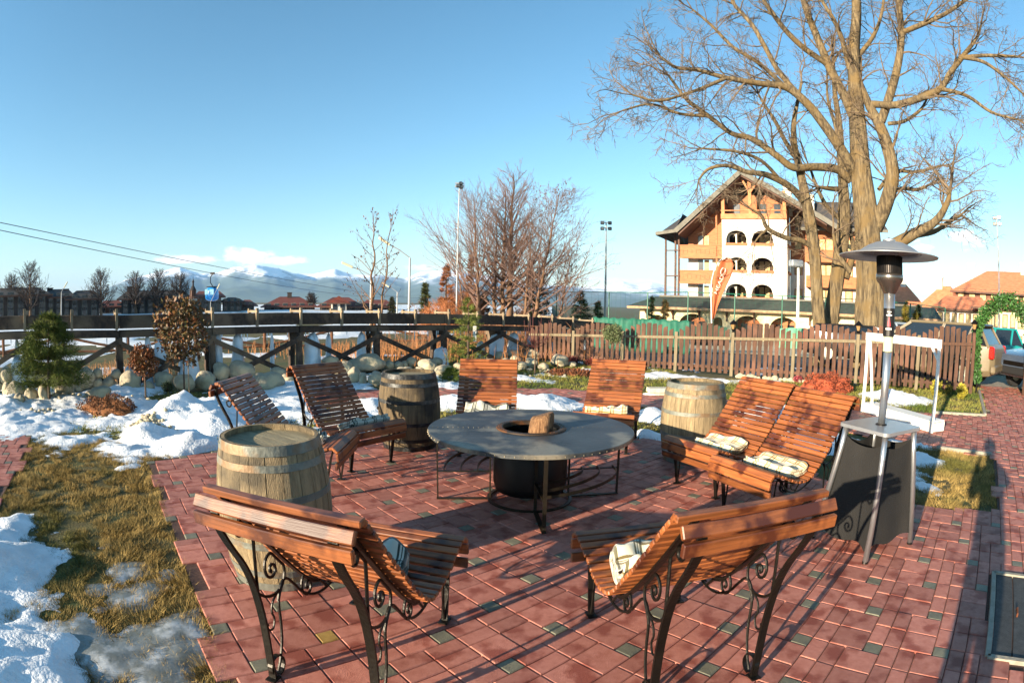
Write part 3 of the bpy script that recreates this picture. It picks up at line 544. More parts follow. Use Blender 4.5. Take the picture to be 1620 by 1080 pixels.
# ---- wine barrels -------------------------------------------------------------------------
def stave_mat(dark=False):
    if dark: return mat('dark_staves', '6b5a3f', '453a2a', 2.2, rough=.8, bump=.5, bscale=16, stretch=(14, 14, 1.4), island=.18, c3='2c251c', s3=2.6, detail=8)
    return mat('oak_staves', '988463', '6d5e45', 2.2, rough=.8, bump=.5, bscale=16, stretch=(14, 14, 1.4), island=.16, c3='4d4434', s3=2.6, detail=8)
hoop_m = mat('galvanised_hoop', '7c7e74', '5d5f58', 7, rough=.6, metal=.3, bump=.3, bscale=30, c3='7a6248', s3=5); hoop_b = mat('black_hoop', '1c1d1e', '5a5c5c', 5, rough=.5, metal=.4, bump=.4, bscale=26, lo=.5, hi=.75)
def barrel(x, y, Hh, r0, r1, label, rz, dark):
    t = thing('wine_barrel', (x, y, GZ), label, 'barrel', 'oak wine barrels standing on the patio', rz)
    rad = lambda z: r1 - (r1 - r0) * ((z / Hh - .5) * 2) ** 2
    st = MB(); ns = 26; a = np.cumsum(rng.uniform(.75, 1.25, ns)); a = a / a[-1] * 2 * math.pi
    for i in range(ns):
        a0, a1 = (a[i - 1] if i else 0) + .004, a[i] - .004; zz = np.linspace(0, Hh, 15); V = []; ro = rng.normal() * .0012
        for z in zz:
            for q in np.linspace(a0, a1, 4): V.append(((rad(z) + ro) * math.cos(q), (rad(z) + ro) * math.sin(q), z + (rng.normal() * 0)))
            for q in np.linspace(a1, a0, 4): V.append(((rad(z) - .026) * math.cos(q), (rad(z) - .026) * math.sin(q), z))
        F = [(k * 8 + j, k * 8 + (j + 1) % 8, k * 8 + 8 + (j + 1) % 8, k * 8 + 8 + j) for k in range(14) for j in range(8)] + [tuple(range(8))[::-1], tuple(14 * 8 + j for j in range(8))]; st.add(V, F)
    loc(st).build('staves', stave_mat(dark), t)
    for s_, z in ((1, Hh - .038), (-1, .04)):
        hd = MB()
        e = np.linspace(-r0 + .02, r0 - .02, 8)
        for i in range(7):
            pts = []; m_ = 8
            for q in np.linspace(e[i] + .0012, e[i + 1] - .0012, m_): pts.append((q, math.sqrt(max(0, (r0 - .018) ** 2 - q * q))))
            pts += [(p[0], -p[1]) for p in pts[::-1]]; hd.prism(pts, z - .012, z)
        loc(hd).build('barrel_head', mat('oak_head', '8f8468', '7b6f54', 3, rough=.8, bump=.4, bscale=20, stretch=(10, 1.5, 10), island=.12), t)
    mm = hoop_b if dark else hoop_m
    for z0, z1 in ((.0, .055), (.10, .14), (.285, .325)):
        for zz in ((z0, z1), (Hh - z1, Hh - z0)):
            h = MB(); f = lambda z: rad(z) + .0022; h.lathe([(f(zz[0]), zz[0]), (f(zz[0]) + .0015, zz[0] + .001), (f(zz[1]) + .0015, zz[1] - .001), (f(zz[1]), zz[1]), (f(zz[1]) - .006, zz[1]), (f(zz[0]) - .006, zz[0])], 48, closed=True)
            q = rng.uniform(0, 6)
            zc = sum(zz) / 2
            for dq in (-.05, .05): h.ico(((f(zc) + .002) * math.cos(q + dq), (f(zc) + .002) * math.sin(q + dq), zc), (.006, .006, .006), 1, 0)
            loc(h).build('hoop', mm, t, smooth=False)
    if dark:
        bg_ = MB(); q = R(200) - rz; bg_.ico((rad(.45) * math.cos(q), rad(.45) * math.sin(q), .45), (.02, .02, .02), 2, 0); loc(bg_).build('bung', mat('bung_dark', '120f0c', rough=.9), t)
    return t
barrel(-1.394, 2.95, .877, .3, .354, 'big pale oak barrel with galvanised hoops, nearest the camera on the left', 1.0, False)
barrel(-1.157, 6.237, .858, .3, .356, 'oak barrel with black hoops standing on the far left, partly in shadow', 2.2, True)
barrel(1.986, 5.766, .857, .307, .367, 'weathered grey oak barrel on the right between two benches', 3.1, False)

# ---- fire table -----------------------------------------------------------------------------
steel = mat('blued_steel', '4f5355', '2d3032', 2.2, rough=.52, metal=.4, bump=.2, bscale=24, c3='8a8272', s3=2.6, lo=.3, hi=.7, detail=9)
flat_iron = mat('bronze_iron', '3a3226', '241f18', 12, rough=.5, metal=.7)
TX, TY, TH, TR = .172, 4.55, .635, .85
def table():
    t = thing('fire_table', (TX, TY, GZ), 'round steel fire pit table standing in the middle of the circle of benches', 'fire table')
    tp = MB(); Z = TH - GZ; r_in = .262
    for a0, a1 in ((R(4), R(184)), (R(184), R(364))):       # two half plates with a seam
        q = np.linspace(a0 + .002, a1 - .002, 49); V = []
        for r_, z in ((r_in, Z - .012), (r_in, Z), (TR - .004, Z), (TR, Z - .004), (TR, Z - .034), (TR - .006, Z - .034), (TR - .006, Z - .012)):
            V += [(r_ * math.cos(a), r_ * math.sin(a), z) for a in q]
        F = [(i * 49 + j, i * 49 + j + 1, (i + 1) * 49 + j + 1, (i + 1) * 49 + j) for i in range(6) for j in range(48)] + [(6 * 49 + j, 6 * 49 + j + 1, j + 1, j) for j in range(48)]
        tp.add(V, F)
    top = loc(tp).build('tabletop', steel, t)
    pos = [(TR * math.cos(i * 2 * math.pi / 76), TR * math.sin(i * 2 * math.pi / 76), Z - .02) for i in range(76)] + [((.35 + k * .042) * math.cos(R(4 + 180 * s_)), (.35 + k * .042) * math.sin(R(4 + 180 * s_)) + .008, Z + .001) for s_ in (0, 1) for k in range(12)]
    rv = MB(); rv.ico((0, 0, 0), (.0055, .0055, .0055), 1, 0); r0_ = loc(rv).build('rivet', mat('rivet', '7d7360', rough=.4, metal=.8), top); r0_.location = pos[0]
    for q_ in pos[1:]: c_ = r0_.copy(); COL.objects.link(c_); c_.location = q_; c_.parent = top; c_.scale = (.55,) * 3 if q_[2] > Z else (1, 1, 1)
    rim = MB(); rim.lathe([(.235, Z - .02), (.238, Z + .010), (.246, Z + .014), (.285, Z + .012), (.290, Z + .003), (.262, Z)], 64, closed=True)
    for i in range(44): a = i * 2 * math.pi / 44; rim.ico((.268 * math.cos(a), .268 * math.sin(a), Z + .014), (.005, .005, .003), 1, 0)
    loc(rim).build('fire_ring', mat('rusty_ring', '4a3a2c', '2c2621', 9, rough=.6, metal=.5, c3='6b4426', s3=6), t)
    dr = MB(); dr.lathe([(.26, Z - .01), (.31, Z - .045), (.31, .17), (.29, .10), (.22, .085), (.0, .085), (.0, .10), (.21, .10), (.28, .18), (.295, Z - .06), (.246, Z - .01)], 56, closed=True); loc(dr).build('drum', mat('black_drum', '0e0e0f', '1b1a19', 4, rough=.5, metal=.4), t, smooth=True)
    ash = MB(); ash.lathe([(0, Z - .10), (.15, Z - .105), (.28, Z - .12)], 32); loc(ash).build('ash_bed', mat('ash', '6b6256', '3a342d', 22, rough=1, bump=1), t)
    br = MB(); br.lathe([(.36, .004), (.36, .016), (.33, .016), (.33, .004)], 48, closed=True); loc(br).build('base_ring', flat_iron, t)
    for i, a in enumerate((R(-84), R(8), R(98), R(186))):
        f = MB(); c, s_ = math.cos(a), math.sin(a); pt = lambda r_, z: (r_ * c, r_ * s_, z)
        rl = TR - .075
        f.beam(pt(rl, .004), pt(rl, Z - .01), .028, .012, up=(c, s_, 0)); f.beam(pt(.335, .004), pt(.335, Z - .04), .026, .012, up=(c, s_, 0)); f.beam(pt(.33, .010), pt(rl + .01, .010), .035, .010); f.beam(pt(.33, .25), pt(rl, .25), .028, .008)
        loc(f).build('leg', flat_iron, t)
    for a0, a1 in ((R(-84), R(8)), (R(98), R(186))):
        for r_ in (.44, .58, .72):
            q = np.linspace(a0, a1, 20); g = MB(); g.tube([(r_ * math.cos(a), r_ * math.sin(a), .262 + .03 * math.sin((a - a0) / (a1 - a0) * math.pi)) for a in q], 1, flat=(.024, .007, (0, 0, 1))); loc(g).build('log_rail', flat_iron, t)
    return t
table()
def log():
    t = thing('firewood_log', (TX + .07, TY - .07, TH - .045), 'split log standing in the opening of the fire table', 'log', rz=.3)
    m = MB(); q = np.linspace(0, 2 * math.pi, 40)[:-1]; V = []
    for z, s_ in ((0, 1), (.06, 1.0), (.12, .99), (.155, .95), (.175, .82)):
        for a in q:
            r_ = .098 * s_ * (1 + .05 * math.sin(3 * a + 1) + .035 * mnoise.noise(Vector((math.cos(a) * 3, math.sin(a) * 3, z * 2)))); x = r_ * math.cos(a); y = r_ * math.sin(a); y = min(y, .052); V.append((x + z * .12, y, z * (1 + .12 * math.cos(a + .6))))
    F = [(i * 39 + j, i * 39 + (j + 1) % 39, (i + 1) * 39 + (j + 1) % 39, (i + 1) * 39 + j) for i in range(4) for j in range(39)] + [tuple(range(39))[::-1], tuple(4 * 39 + j for j in range(39))]
    m.add(V, F); loc(m).build('wood', mat('split_wood', 'a47c56', '6c4a2e', 4, rough=.9, bump=1.6, bscale=9, stretch=(22, 22, 1.0), c3='4f3522', s3=9), t)
log()
# ---- patio heater -----------------------------------------------------------------------------
alu = mat('brushed_aluminium', 'b9bcc0', 'a2a5a9', 4, rough=.34, metal=.85, stretch=(30, 30, 1), spec=.5); steel2 = mat('heater_hood', 'a9abad', '949698', 3, rough=.45, metal=.65); dark_st = mat('burner_dark', '1a1817', '2b2725', 8, rough=.4, metal=.7)
HX, HY, HA_ = 2.59, 3.20, math.atan2(.146, .556)
def heater():
    t = thing('patio_heater', (HX, HY, GZ), 'tall silver gas patio heater with mushroom hood and square table on four splayed legs', 'patio heater', rz=HA_)
    m = MB(); m.tube([(0, 0, .885), (0, 0, 1.45)], .030, 24); loc(m).build('pole', alu, t, smooth=True)
    m = MB(); m.tube([(0, 0, 1.40), (0, 0, 1.52)], .037, 24); o = loc(m).build('pole_sleeve', mat('sleeve_label', 'd8d4a8', 'b8cf9a', 12, rough=.4), t)
    m = MB(); m.lathe([(.0, 1.50), (.040, 1.50), (.043, 1.505), (.043, 1.80), (.0, 1.80)], 24); b = loc(m).build('neck_tube', alu, t, smooth=True)
    m = MB(); m.lathe([(.0439, 1.505), (.0445, 1.506), (.0445, 1.695), (.0439, 1.696)], 24); lb = loc(m).build('black_label', mat('label_black', '16110f', rough=.4), t)
    va = math.atan2(-HY, -HX) - HA_                         # marks face the viewer
    def lab(z0, z1, a0, a1, mt, nm, prof=None):
        m = MB(); q = np.linspace(va + a0, va + a1, 9); V = [(.0458 * math.cos(a), .0458 * math.sin(a), z0) for a in q] + [(.0458 * math.cos(a), .0458 * math.sin(a), z1 if prof is None else z0 + (z1 - z0) * prof[i]) for i, a in enumerate(q)]
        m.add(V, [(i, i + 1, i + 10, i + 9) for i in range(8)]); loc(m).build(nm, mt, lb)
    wm = mat('label_white', 'e8e6e0', rough=.5); rm = mat('label_red', 'c01f35', rough=.45)
    lab(1.668, 1.674, -.35, .35, wm, 'printed_mark'); lab(1.645, 1.662, -.5, .5, wm, 'printed_mark', [.2, .5, .3, .8, 1, .8, .3, .5, .2]); lab(1.572, 1.637, -.26, .26, rm, 'flame_mark', [.2, .45, .7, .9, 1, .9, .7, .45, .2])
    for k in range(5): lab(1.548, 1.562, -.52 + k * .22, -.40 + k * .22, wm, 'printed_mark')
    m = MB(); m.lathe([(.043, 1.795), (.05, 1.80), (.085, 1.865), (.10, 1.88), (.107, 1.90), (.107, 1.925), (.098, 1.935), (.0, 1.935)], 40); loc(m).build('burner_cup', mat('bronze_cup', '77706a', '8b847c', 4, rough=.25, metal=.9), t, smooth=True)
    m = MB(); m.lathe([(.0, 1.93), (.096, 1.93), (.096, 2.055), (.0, 2.06)], 40)
    for i in range(40): a = i * math.pi / 20; m.beam((.098 * math.cos(a), .098 * math.sin(a), 1.935), (.098 * math.cos(a), .098 * math.sin(a), 2.05), .004, .004)
    loc(m).build('emitter_screen', dark_st, t)
    m = MB(); m.lathe([(.385, 2.050), (.386, 2.054), (.33, 2.066), (.27, 2.074), (.235, 2.082), (.232, 2.079), (.27, 2.070), (.33, 2.062), (.383, 2.047)], 72, closed=True)
    m.lathe([(.255, 2.066), (.256, 2.072), (.22, 2.095), (.17, 2.125), (.11, 2.148), (.05, 2.158), (.0, 2.160), (.0, 2.156), (.05, 2.154), (.11, 2.144), (.17, 2.121), (.22, 2.091), (.253, 2.064)], 72, closed=True); loc(m).build('hood', steel2, t, smooth=True)
    m = MB(); m.lathe([(.0, 2.158), (.05, 2.160), (.05, 2.172), (.02, 2.18), (.0, 2.19)], 24)
    loc(m).build('hood_cap', steel2, t)
    for a in range(3): m = MB(); m.tube([(.12 * math.cos(a * 2.1), .12 * math.sin(a * 2.1), 2.05), (.12 * math.cos(a * 2.1), .12 * math.sin(a * 2.1), 2.145)], .004, 6); loc(m).build('hood_strut', steel2, t)
    m = MB(); hp = .235; pl = []
    for cx, cy, a0 in ((hp - .04, hp - .04, 0), (-hp + .04, hp - .04, 90), (-hp + .04, -hp + .04, 180), (hp - .04, -hp + .04, 270)):
        pl += [(cx + .04 * math.cos(R(a0 + q)), cy + .04 * math.sin(R(a0 + q))) for q in range(0, 91, 15)]
    m.prism(pl, .862, .886); loc(m).build('table_plate', mat('plate_grey', 'a3a6aa', 'b4b7bb', 3, rough=.3, metal=.6), t)
    m = MB(); m.lathe([(.045, .886), (.045, .892), (.03, .894), (.03, .886)], 24, closed=True); loc(m).build('pole_collar', dark_st, t)
    for sx, sy in ((-1, -1), (1, -1), (1, 1), (-1, 1)):
        m = MB(); m.tube([(sx * .19, sy * .19, .865), (sx * .205, sy * .205, .7), (sx * .2875, sy * .2875, .012)], .0215, 16); lg = loc(m).build('leg', alu, t, smooth=True)
        m = MB(); m.tube([(sx * .2855, sy * .2855, .018), (sx * .2885, sy * .2885, .0)], .023, 14); loc(m).build('foot_cap', dark_st, lg)
    # skirt: black fabric hung inside the legs
    m = MB(); nx, nz = 88, 20; V = []
    for k in range(nz + 1):
        f = k / nz; z = .80 - .72 * f; h_ = .185 + .09 * f
        for i in range(nx):
            s_ = i / nx * 4; e = int(s_); u = s_ - e; c = [(-1, -1), (1, -1), (1, 1), (-1, 1)]; a, b = np.array(c[e]), np.array(c[(e + 1) % 4]); p = (a * (1 - u) + b * u) * h_; sag = 4 * u * (1 - u); nn = -(a + b) / 2
            p = p + nn * (.035 * sag * (.4 + .6 * f) + .010 * math.sin(u * 9 + e * 2 + f * 2) * f + .02 * mnoise.noise(Vector((p[0] * 6, p[1] * 6, z * 3)))); V.append((p[0], p[1], z - .055 * sag * (1 - f) + (.0 if k < nz else .02 * math.sin(i * .4))))
    m.add(V, [(k * nx + i, k * nx + (i + 1) % nx, (k + 1) * nx + (i + 1) % nx, (k + 1) * nx + i) for k in range(nz) for i in range(nx)]); loc(m).build('fabric_skirt', mat('skirt_black', '100f0e', '181614', 3, rough=.85, bump=.4, bscale=120), t, smooth=True)
    m = MB(); m.lathe([(0, .60), (.12, .60), (.15, .56), (.15, .1), (.0, .08)], 24); loc(m).build('gas_bottle', mat('bottle_orange', 'b0532b', rough=.5), t, smooth=True)
heater()
# ---- white stand frame behind the heater -----------------------------------------------------
def frame():
    wp = mat('white_paint', 'e9e6df', 'dedad0', 5, rough=.5, bump=.2); A, B = np.array([6.13, 6.22]), np.array([6.02, 8.05]); d = (A - B) / np.linalg.norm(A - B); n = np.array([d[1], -d[0]]); n = n if n[1] < 0 else -n
    t = thing('display_frame', (*((A + B) / 2), 0), 'empty white wooden frame with hooks, standing on a long white trough behind the heater', 'frame')
    def P(p, z): return (p[0], p[1], z)
    for c in (A, B):
        m = MB(); m.beam(P(c, .0), P(c, 1.36), .045, .045, up=(d[0], d[1], 0), ch=.003); m.build('post', wp, t)
    m = MB(); m.beam(P(B - d * .04, 1.31), P(A + d * .04, 1.31), .04, .13, ch=.004); tb = m.build('top_beam', wp, t)
    m = MB(); b2 = B + n * -.06 + d * .22; m.beam(P(b2, 0), P(B + d * .06, 1.30), .035, .035, up=(d[0], d[1], 0)); m.build('brace', wp, t)
    m = MB(); m.beam(P(A - d * .16, 1.25), P(A - d * .02, 1.08), .03, .03, up=(d[0], d[1], 0)); m.build('brace', wp, t)
    for k in range(8): hk = MB(); p = B + (A - B) * (k + .8) / 9 - np.array([-.0, .03]); hk.tube([P(p, 1.29), (p[0] - .02, p[1] - .02, 1.28), (p[0] - .02, p[1] - .02, 1.25)], .004, 5); hk.build('hook', dark_st, tb)
    m = MB()
    for off, z0, z1 in ((.0, .02, .16), (.30, .02, .16)):
        m.beam(P(B + n * -off, (z0 + z1) / 2), P(A + n * -off, (z0 + z1) / 2), .025, z1 - z0, ch=.003)
    m.beam(P(B + n * -.14, .175), P(A + n * -.14, .175), .33, .022, ch=.003)
    for c in (A, B): m.beam(P(c - n * .0, .09), P(c - n * .30, .09), .025, .13)
    m.build('trough', wp, t)
frame()
# ---- wooden floor hatch ----------------------------------------------------------------------
def hatch():
    t = thing('floor_hatch', (*((HB + HA) / 2 + hnr * .45), 0), 'dark plank hatch with a rusty handle let into the brick paving at the right edge', 'hatch'); L = np.linalg.norm(HA - HB)
    m = MB(); W = .86 / 6
    for i in range(6): c = HB + hnr * (.02 + W * (i + .5)); m.beam((*(c + hdir * .02), .002 + rng.normal() * .001), (*(c + hdir * (L - .02)), .002), W - .008, .03, ch=.003)
    m.build('planks', mat('tarred_planks', '3a3c3e', '27292b', 3, rough=.7, bump=.6, bscale=20, stretch=(9, 9, 9), island=.15), t)
    m = MB(); c = HB + hnr * .19 + hdir * L * .45; m.tube([(*(c), .018), (*(c + hdir * .01), .035), (*(c + hdir * .09), .035), (*(c + hdir * .10), .018)], .007, 8); m.build('handle', mat('rust', '8a4a1c', '5c2f14', 30, rough=.8), t)
hatch()
# ---- the photographer, standing behind the camera, whose shadow falls along the path ----------
def photographer():
    cloth = mat('dark_jacket', '1d2026', '16181d', 8, rough=.9); skin = mat('skin', 'c08a6c', 'a8745a', 9, rough=.6); jean = mat('jeans', '232b3b', rough=.9)
    ox, oy = .19, -.27
    t = thing('person', (ox, oy, GZ), 'person in dark jacket and hat taking the photo, casting the long shadow', 'person')
    def skinned(name, J, E, m, sub=2):
        me = bpy.data.meshes.new(name); me.from_pydata([j[0] for j in J], E, []); o = bpy.data.objects.new(name, me); COL.objects.link(o); o.parent = t; s_ = o.modifiers.new('Skin', 'SKIN'); lay = me.skin_vertices[0] if me.skin_vertices else None
        if lay is None:
            me.attributes; import bmesh; bm = bmesh.new(); bm.from_mesh(me); bm.verts.layers.skin.verify(); bm.to_mesh(me); bm.free(); lay = me.skin_vertices[0]
        for i, j in enumerate(J): lay.data[i].radius = (j[1], j[2] if len(j) > 2 else j[1])
        lay.data[0].use_root = True; q = o.modifiers.new('Sub', 'SUBSURF'); q.levels = q.render_levels = sub; me.materials.append(m); s_.use_smooth_shade = True; return o
    J = [((0, -.02, .98), .15, .11), ((0, -.02, 1.18), .15, .11), ((0, -.03, 1.36), .18, .12), ((0, -.02, 1.48), .075, .07), ((0, .01, 1.56), .06, .06), ((0, .02, 1.66), .085, .10), ((0, .02, 1.74), .07, .085),
         ((.19, -.02, 1.42), .075), ((.36, .00, 1.26), .062), ((.16, .12, 1.55), .042), ((-.19, -.02, 1.42), .075), ((-.34, .02, 1.22), .062), ((-.12, .13, 1.52), .042),
         ((.11, -.02, .90), .11), ((.14, .0, .50), .075), ((.16, -.04, .10), .055), ((.17, .06, .04), .045), ((-.11, -.02, .90), .11), ((-.13, .0, .50), .075), ((-.15, -.04, .10), .055), ((-.16, .06, .04), .045)]
    E = [(0, 1), (1, 2), (2, 3), (3, 4), (4, 5), (5, 6), (2, 7), (7, 8), (8, 9), (2, 10), (10, 11), (11, 12), (0, 13), (13, 14), (14, 15), (15, 16), (0, 17), (17, 18), (18, 19), (19, 20)]
    skinned('body', J, E, cloth)
    for sx, bx, bz in ((1, .10, 1.60), (-1, -.09, 1.56)):
        J = [((sx * .14, .125, bz - .05), .028), ((bx, .135, bz), .030, .018)]; E = [(0, 1)]
        for k in range(4): J += [((bx - sx * .02, .150, bz - .015 + k * .017), .0095), ((bx - sx * .045, .152, bz - .012 + k * .017), .0085)]; E += [(1, 2 + 2 * k), (2 + 2 * k, 3 + 2 * k)]
        J += [((bx - sx * .01, .120, bz - .03), .011), ((bx - sx * .035, .115, bz - .035), .009)]; E += [(1, 10), (10, 11)]
        skinned('hand', J, E, skin)
    m = MB(); m.lathe([(.0, 1.845), (.03, 1.84), (.075, 1.81), (.10, 1.75), (.107, 1.70), (.110, 1.68), (.095, 1.68)], 24, c=(0, .02, 0)); m.ico((0, .02, 1.86), (.03, .03, .03), 2, .1); loc(m).build('woollen_hat', mat('hat', '3a2f35', rough=1), t, smooth=True)
    m = MB(); m.ico((0, .025, 1.66), (.078, .095, .11), 3, .03); m.ico((0, .118, 1.64), (.014, .018, .02), 2, 0); m.box((0, .11, 1.605), (.05, .012, .008))
    for sx in (-1, 1): m.ico((sx * .08, .02, 1.65), (.012, .022, .032), 2, 0)
    loc(m).build('face', skin, t, smooth=True)
    c = thing('photo_camera', (.0, -.07, H), 'black camera held up to the face of the person taking the photo', 'camera')
    m = MB(); m.box((0, 0, -.005), (.13, .05, .09), ch=.008); m.box((0, 0, .05), (.05, .04, .03), ch=.006); loc(m).build('camera_body', dark_st, c)
photographer()
# ================================================================== FLUME, FENCE, BOULDERS, PLANTS
F0, FD, FN = np.array([-7.77, 9.0]), np.array([.7071, .7071]), np.array([.7071, -.7071])   # FN points towards the camera
old = mat('weathered_timber', '4a3a2e', '2c2420', 2, rough=.85, bump=.6, bscale=14, stretch=(6, 6, 6), island=.25, c3='6b5a48', s3=1.3); oldp = mat('pale_timber', '93826a', '6f604c', 3, rough=.85, bump=.4, bscale=20, island=.15)
def zt(U): return float(np.interp(U, [-8, -1.8, 0, 4, 6.3, 8.5, 9.7, 10.9, 12, 13.1, 14.3, 15.4, 17], [1.55, 1.52, 1.47, 1.46, 1.43, 1.40, 1.36, 1.34, 1.30, 1.26, 1.18, 1.10, 1.0]))
def fp(U, o=0, z=0): p = F0 + FD * U + FN * o; return (p[0], p[1], z)
def flume():
    t = thing('timber_flume', fp(4, 0, 0), 'long dark timber water flume on trestle posts crossing behind the garden', 'water flume'); n3 = (FN[0], FN[1], 0)
    U = [-6.3 + 2.1 * k for k in range(11)] + [16.2]
    for o in (.03, -.42):
        m = MB()
        for a, b in zip(U[:-1], U[1:]): m.beam(fp(a + .01, o, zt(a) - .175), fp(b - .01, o, zt(b) - .175), .04, .25, ch=.004)
        m.build('side_board', old, t)
    m = MB()
    for a, b in zip(U[:-1], U[1:]): m.beam(fp(a + .01, -.195, zt(a) - .29), fp(b - .01, -.195, zt(b) - .29), .41, .035)
    m.build('channel_floor', old, t)
    for o in (.0, -.40):
        m = MB()
        for a, b in zip(U[:-1], U[1:]): m.beam(fp(a + .01, o, zt(a) - .42), fp(b - .01, o, zt(b) - .42), .10, .13, ch=.006)
        m.build('carrier_beam', old, t)
    for k in range(20):
        u = -5.3 + 1.06 * k + rng.normal() * .03; z = zt(u)
        m = MB(); m.beam(fp(u, .085, z - .33), fp(u, .085, z + .06 + rng.random() * .03), .06, .06, up=n3, ch=.004); m.beam(fp(u, -.48, z - .33), fp(u, -.48, z + .05), .06, .06, up=n3); m.beam(fp(u, .14, z - .012), fp(u, -.56, z - .012), .05, .05, ch=.004); m.build('cross_frame', oldp, t)
    for k in range(-3, 8):
        u = 2.1 * k; z = zt(u) - .485
        for o in (.0, -.42):
            m = MB(); m.beam(fp(u, o + (.05 if o == 0 else -.05), -.1), fp(u, o, z), .13, .13, up=(FD[0], FD[1], 0), ch=.008); m.build('trestle_post', old, t)
        m = MB(); m.beam(fp(u, .2, z - .07), fp(u, -.62, z - .07), .1, .12); m.build('trestle_cap', old, t)
        if k < 7:
            for a, b, o in ((u + .03, u + 1.9, .09), (u + 2.07, u + .2, .19)):
                m = MB(); m.beam(fp(a, o, z - .12), fp(b, o, .04), .05, .11, ch=.005); m.build('brace', old, t)
    # drips frozen to the beam
    for k in range(70):
        m = MB(); u = rng.uniform(-4, 15.5); z = zt(u) - .49; l = rng.uniform(.04, .25); m.tube([fp(u, .04, z), fp(u, .04, z - l * .5), fp(u, .04, z - l)], [.014, .009, .002], 5); m.build('icicle', ICE, t)
ICE = mat('ice', 'c3d3de', 'e2eaf0', 3, rough=.35, bump=.5, bscale=9, spec=.5, sss=.0)
flume()
def ice(px, py0, py1, wpx, o, label, seed):
    p = hit(px, py1, fp(0, o), FD); D = math.hypot(p[0], p[1]); w_ = wpx / 892 * D / 2; top = hit(px, py0, fp(0, o), FD)[2]; base = -.05
    n, k = 20, 14; V = []; r_ = np.random.default_rng(seed)
    for i in range(k + 1):
        f = i / k; z = base + (top - base) * f
        for j in range(n):
            a = j / n * 2 * math.pi; rr = 1.15 - .35 * f + .3 * mnoise.noise(Vector((math.cos(a) * 1.8, math.sin(a) * 1.8, z * 1.6 + seed))) + .16 * mnoise.noise(Vector((math.cos(a) * 5, math.sin(a) * 5, z * .8 + seed)))
            if f > .8: rr *= math.sqrt(max(.0, 1 - ((f - .8) / .2) ** 2)) * .92 + .04
            zz = z + (.10 * mnoise.noise(Vector((math.cos(a) * 2.5, seed, 1))) if f > .5 else 0) * f
            q = np.array([p[0], p[1]]) + FD * math.cos(a) * rr * w_ + FN * math.sin(a) * rr * min(w_, .28); V.append((q[0], q[1], zz))
    F = [(i * n + j, i * n + (j + 1) % n, (i + 1) * n + (j + 1) % n, (i + 1) * n + j) for i in range(k) for j in range(n)] + [tuple(k * n + j for j in range(n))]
    m = MB(); V = np.array(V); c = np.array([p[0], p[1], 0]); m.add(V - c, F); o_ = m.build('ice_formation', ICE, smooth=True); o_.location = c; tag(o_, label, 'ice', 'ice frozen under the flume'); o_['kind'] = 'thing'
for a in [(29, 533, 585, 8, -.2, 'small pale ice pillar at the far left, left of its twin', 1), (41, 534, 585, 9, -.2, 'small pale ice pillar beside the conifer, right of its twin', 2), (30, 565, 612, 30, .1, 'low ice mound behind the conifer on the left', 3),
          (236, 528, 600, 12, -.1, 'rounded ice pillar behind the small red topiary', 4), (256, 533, 602, 22, -.1, 'broad ice slab right of the small red topiary', 5), (212, 575, 612, 30, -.2, 'low ice hump between small topiary and flume post', 6), (300, 545, 604, 34, .0, 'wide ice curtain behind the stem of the big photinia', 7), (346, 525, 598, 13, -.1, 'narrow ice pillar just right of a flume post', 8), (377, 526, 585, 20, -.15, 'pale ice slab with a rounded top left of the backlit bench', 9),
          (431, 528, 585, 7, -.1, 'thin pointed ice spike left of the backlit bench', 10), (494, 527, 580, 26, -.1, 'big ice block above the backlit bench', 11), (520, 528, 575, 9, -.2, 'spiky ice pillar right of the big ice block', 12), (572, 525, 566, 15, -.1, 'tall ice pillar above the boulders left of the barrel', 13), (592, 540, 566, 8, -.3, 'small ice stub behind a flume post above the barrel', 14), (697, 550, 582, 22, .05, 'low ice cone right of the left barrel', 15),
          (786, 528, 570, 24, -.1, 'ice curtain right of the young spruce', 16), (812, 526, 565, 18, -.2, 'ice pillar behind the pale boulders', 17), (760, 540, 575, 14, -.1, 'shaded ice slab directly behind the young spruce', 18), (868, 540, 562, 20, -.2, 'ice mound by the end of the flume', 19), (838, 528, 560, 10, -.3, 'slim ice pillar behind the thin red sapling', 20), (925, 545, 572, 16, -.9, 'ice lump behind the first bay of the picket fence', 21)]: ice(*a)
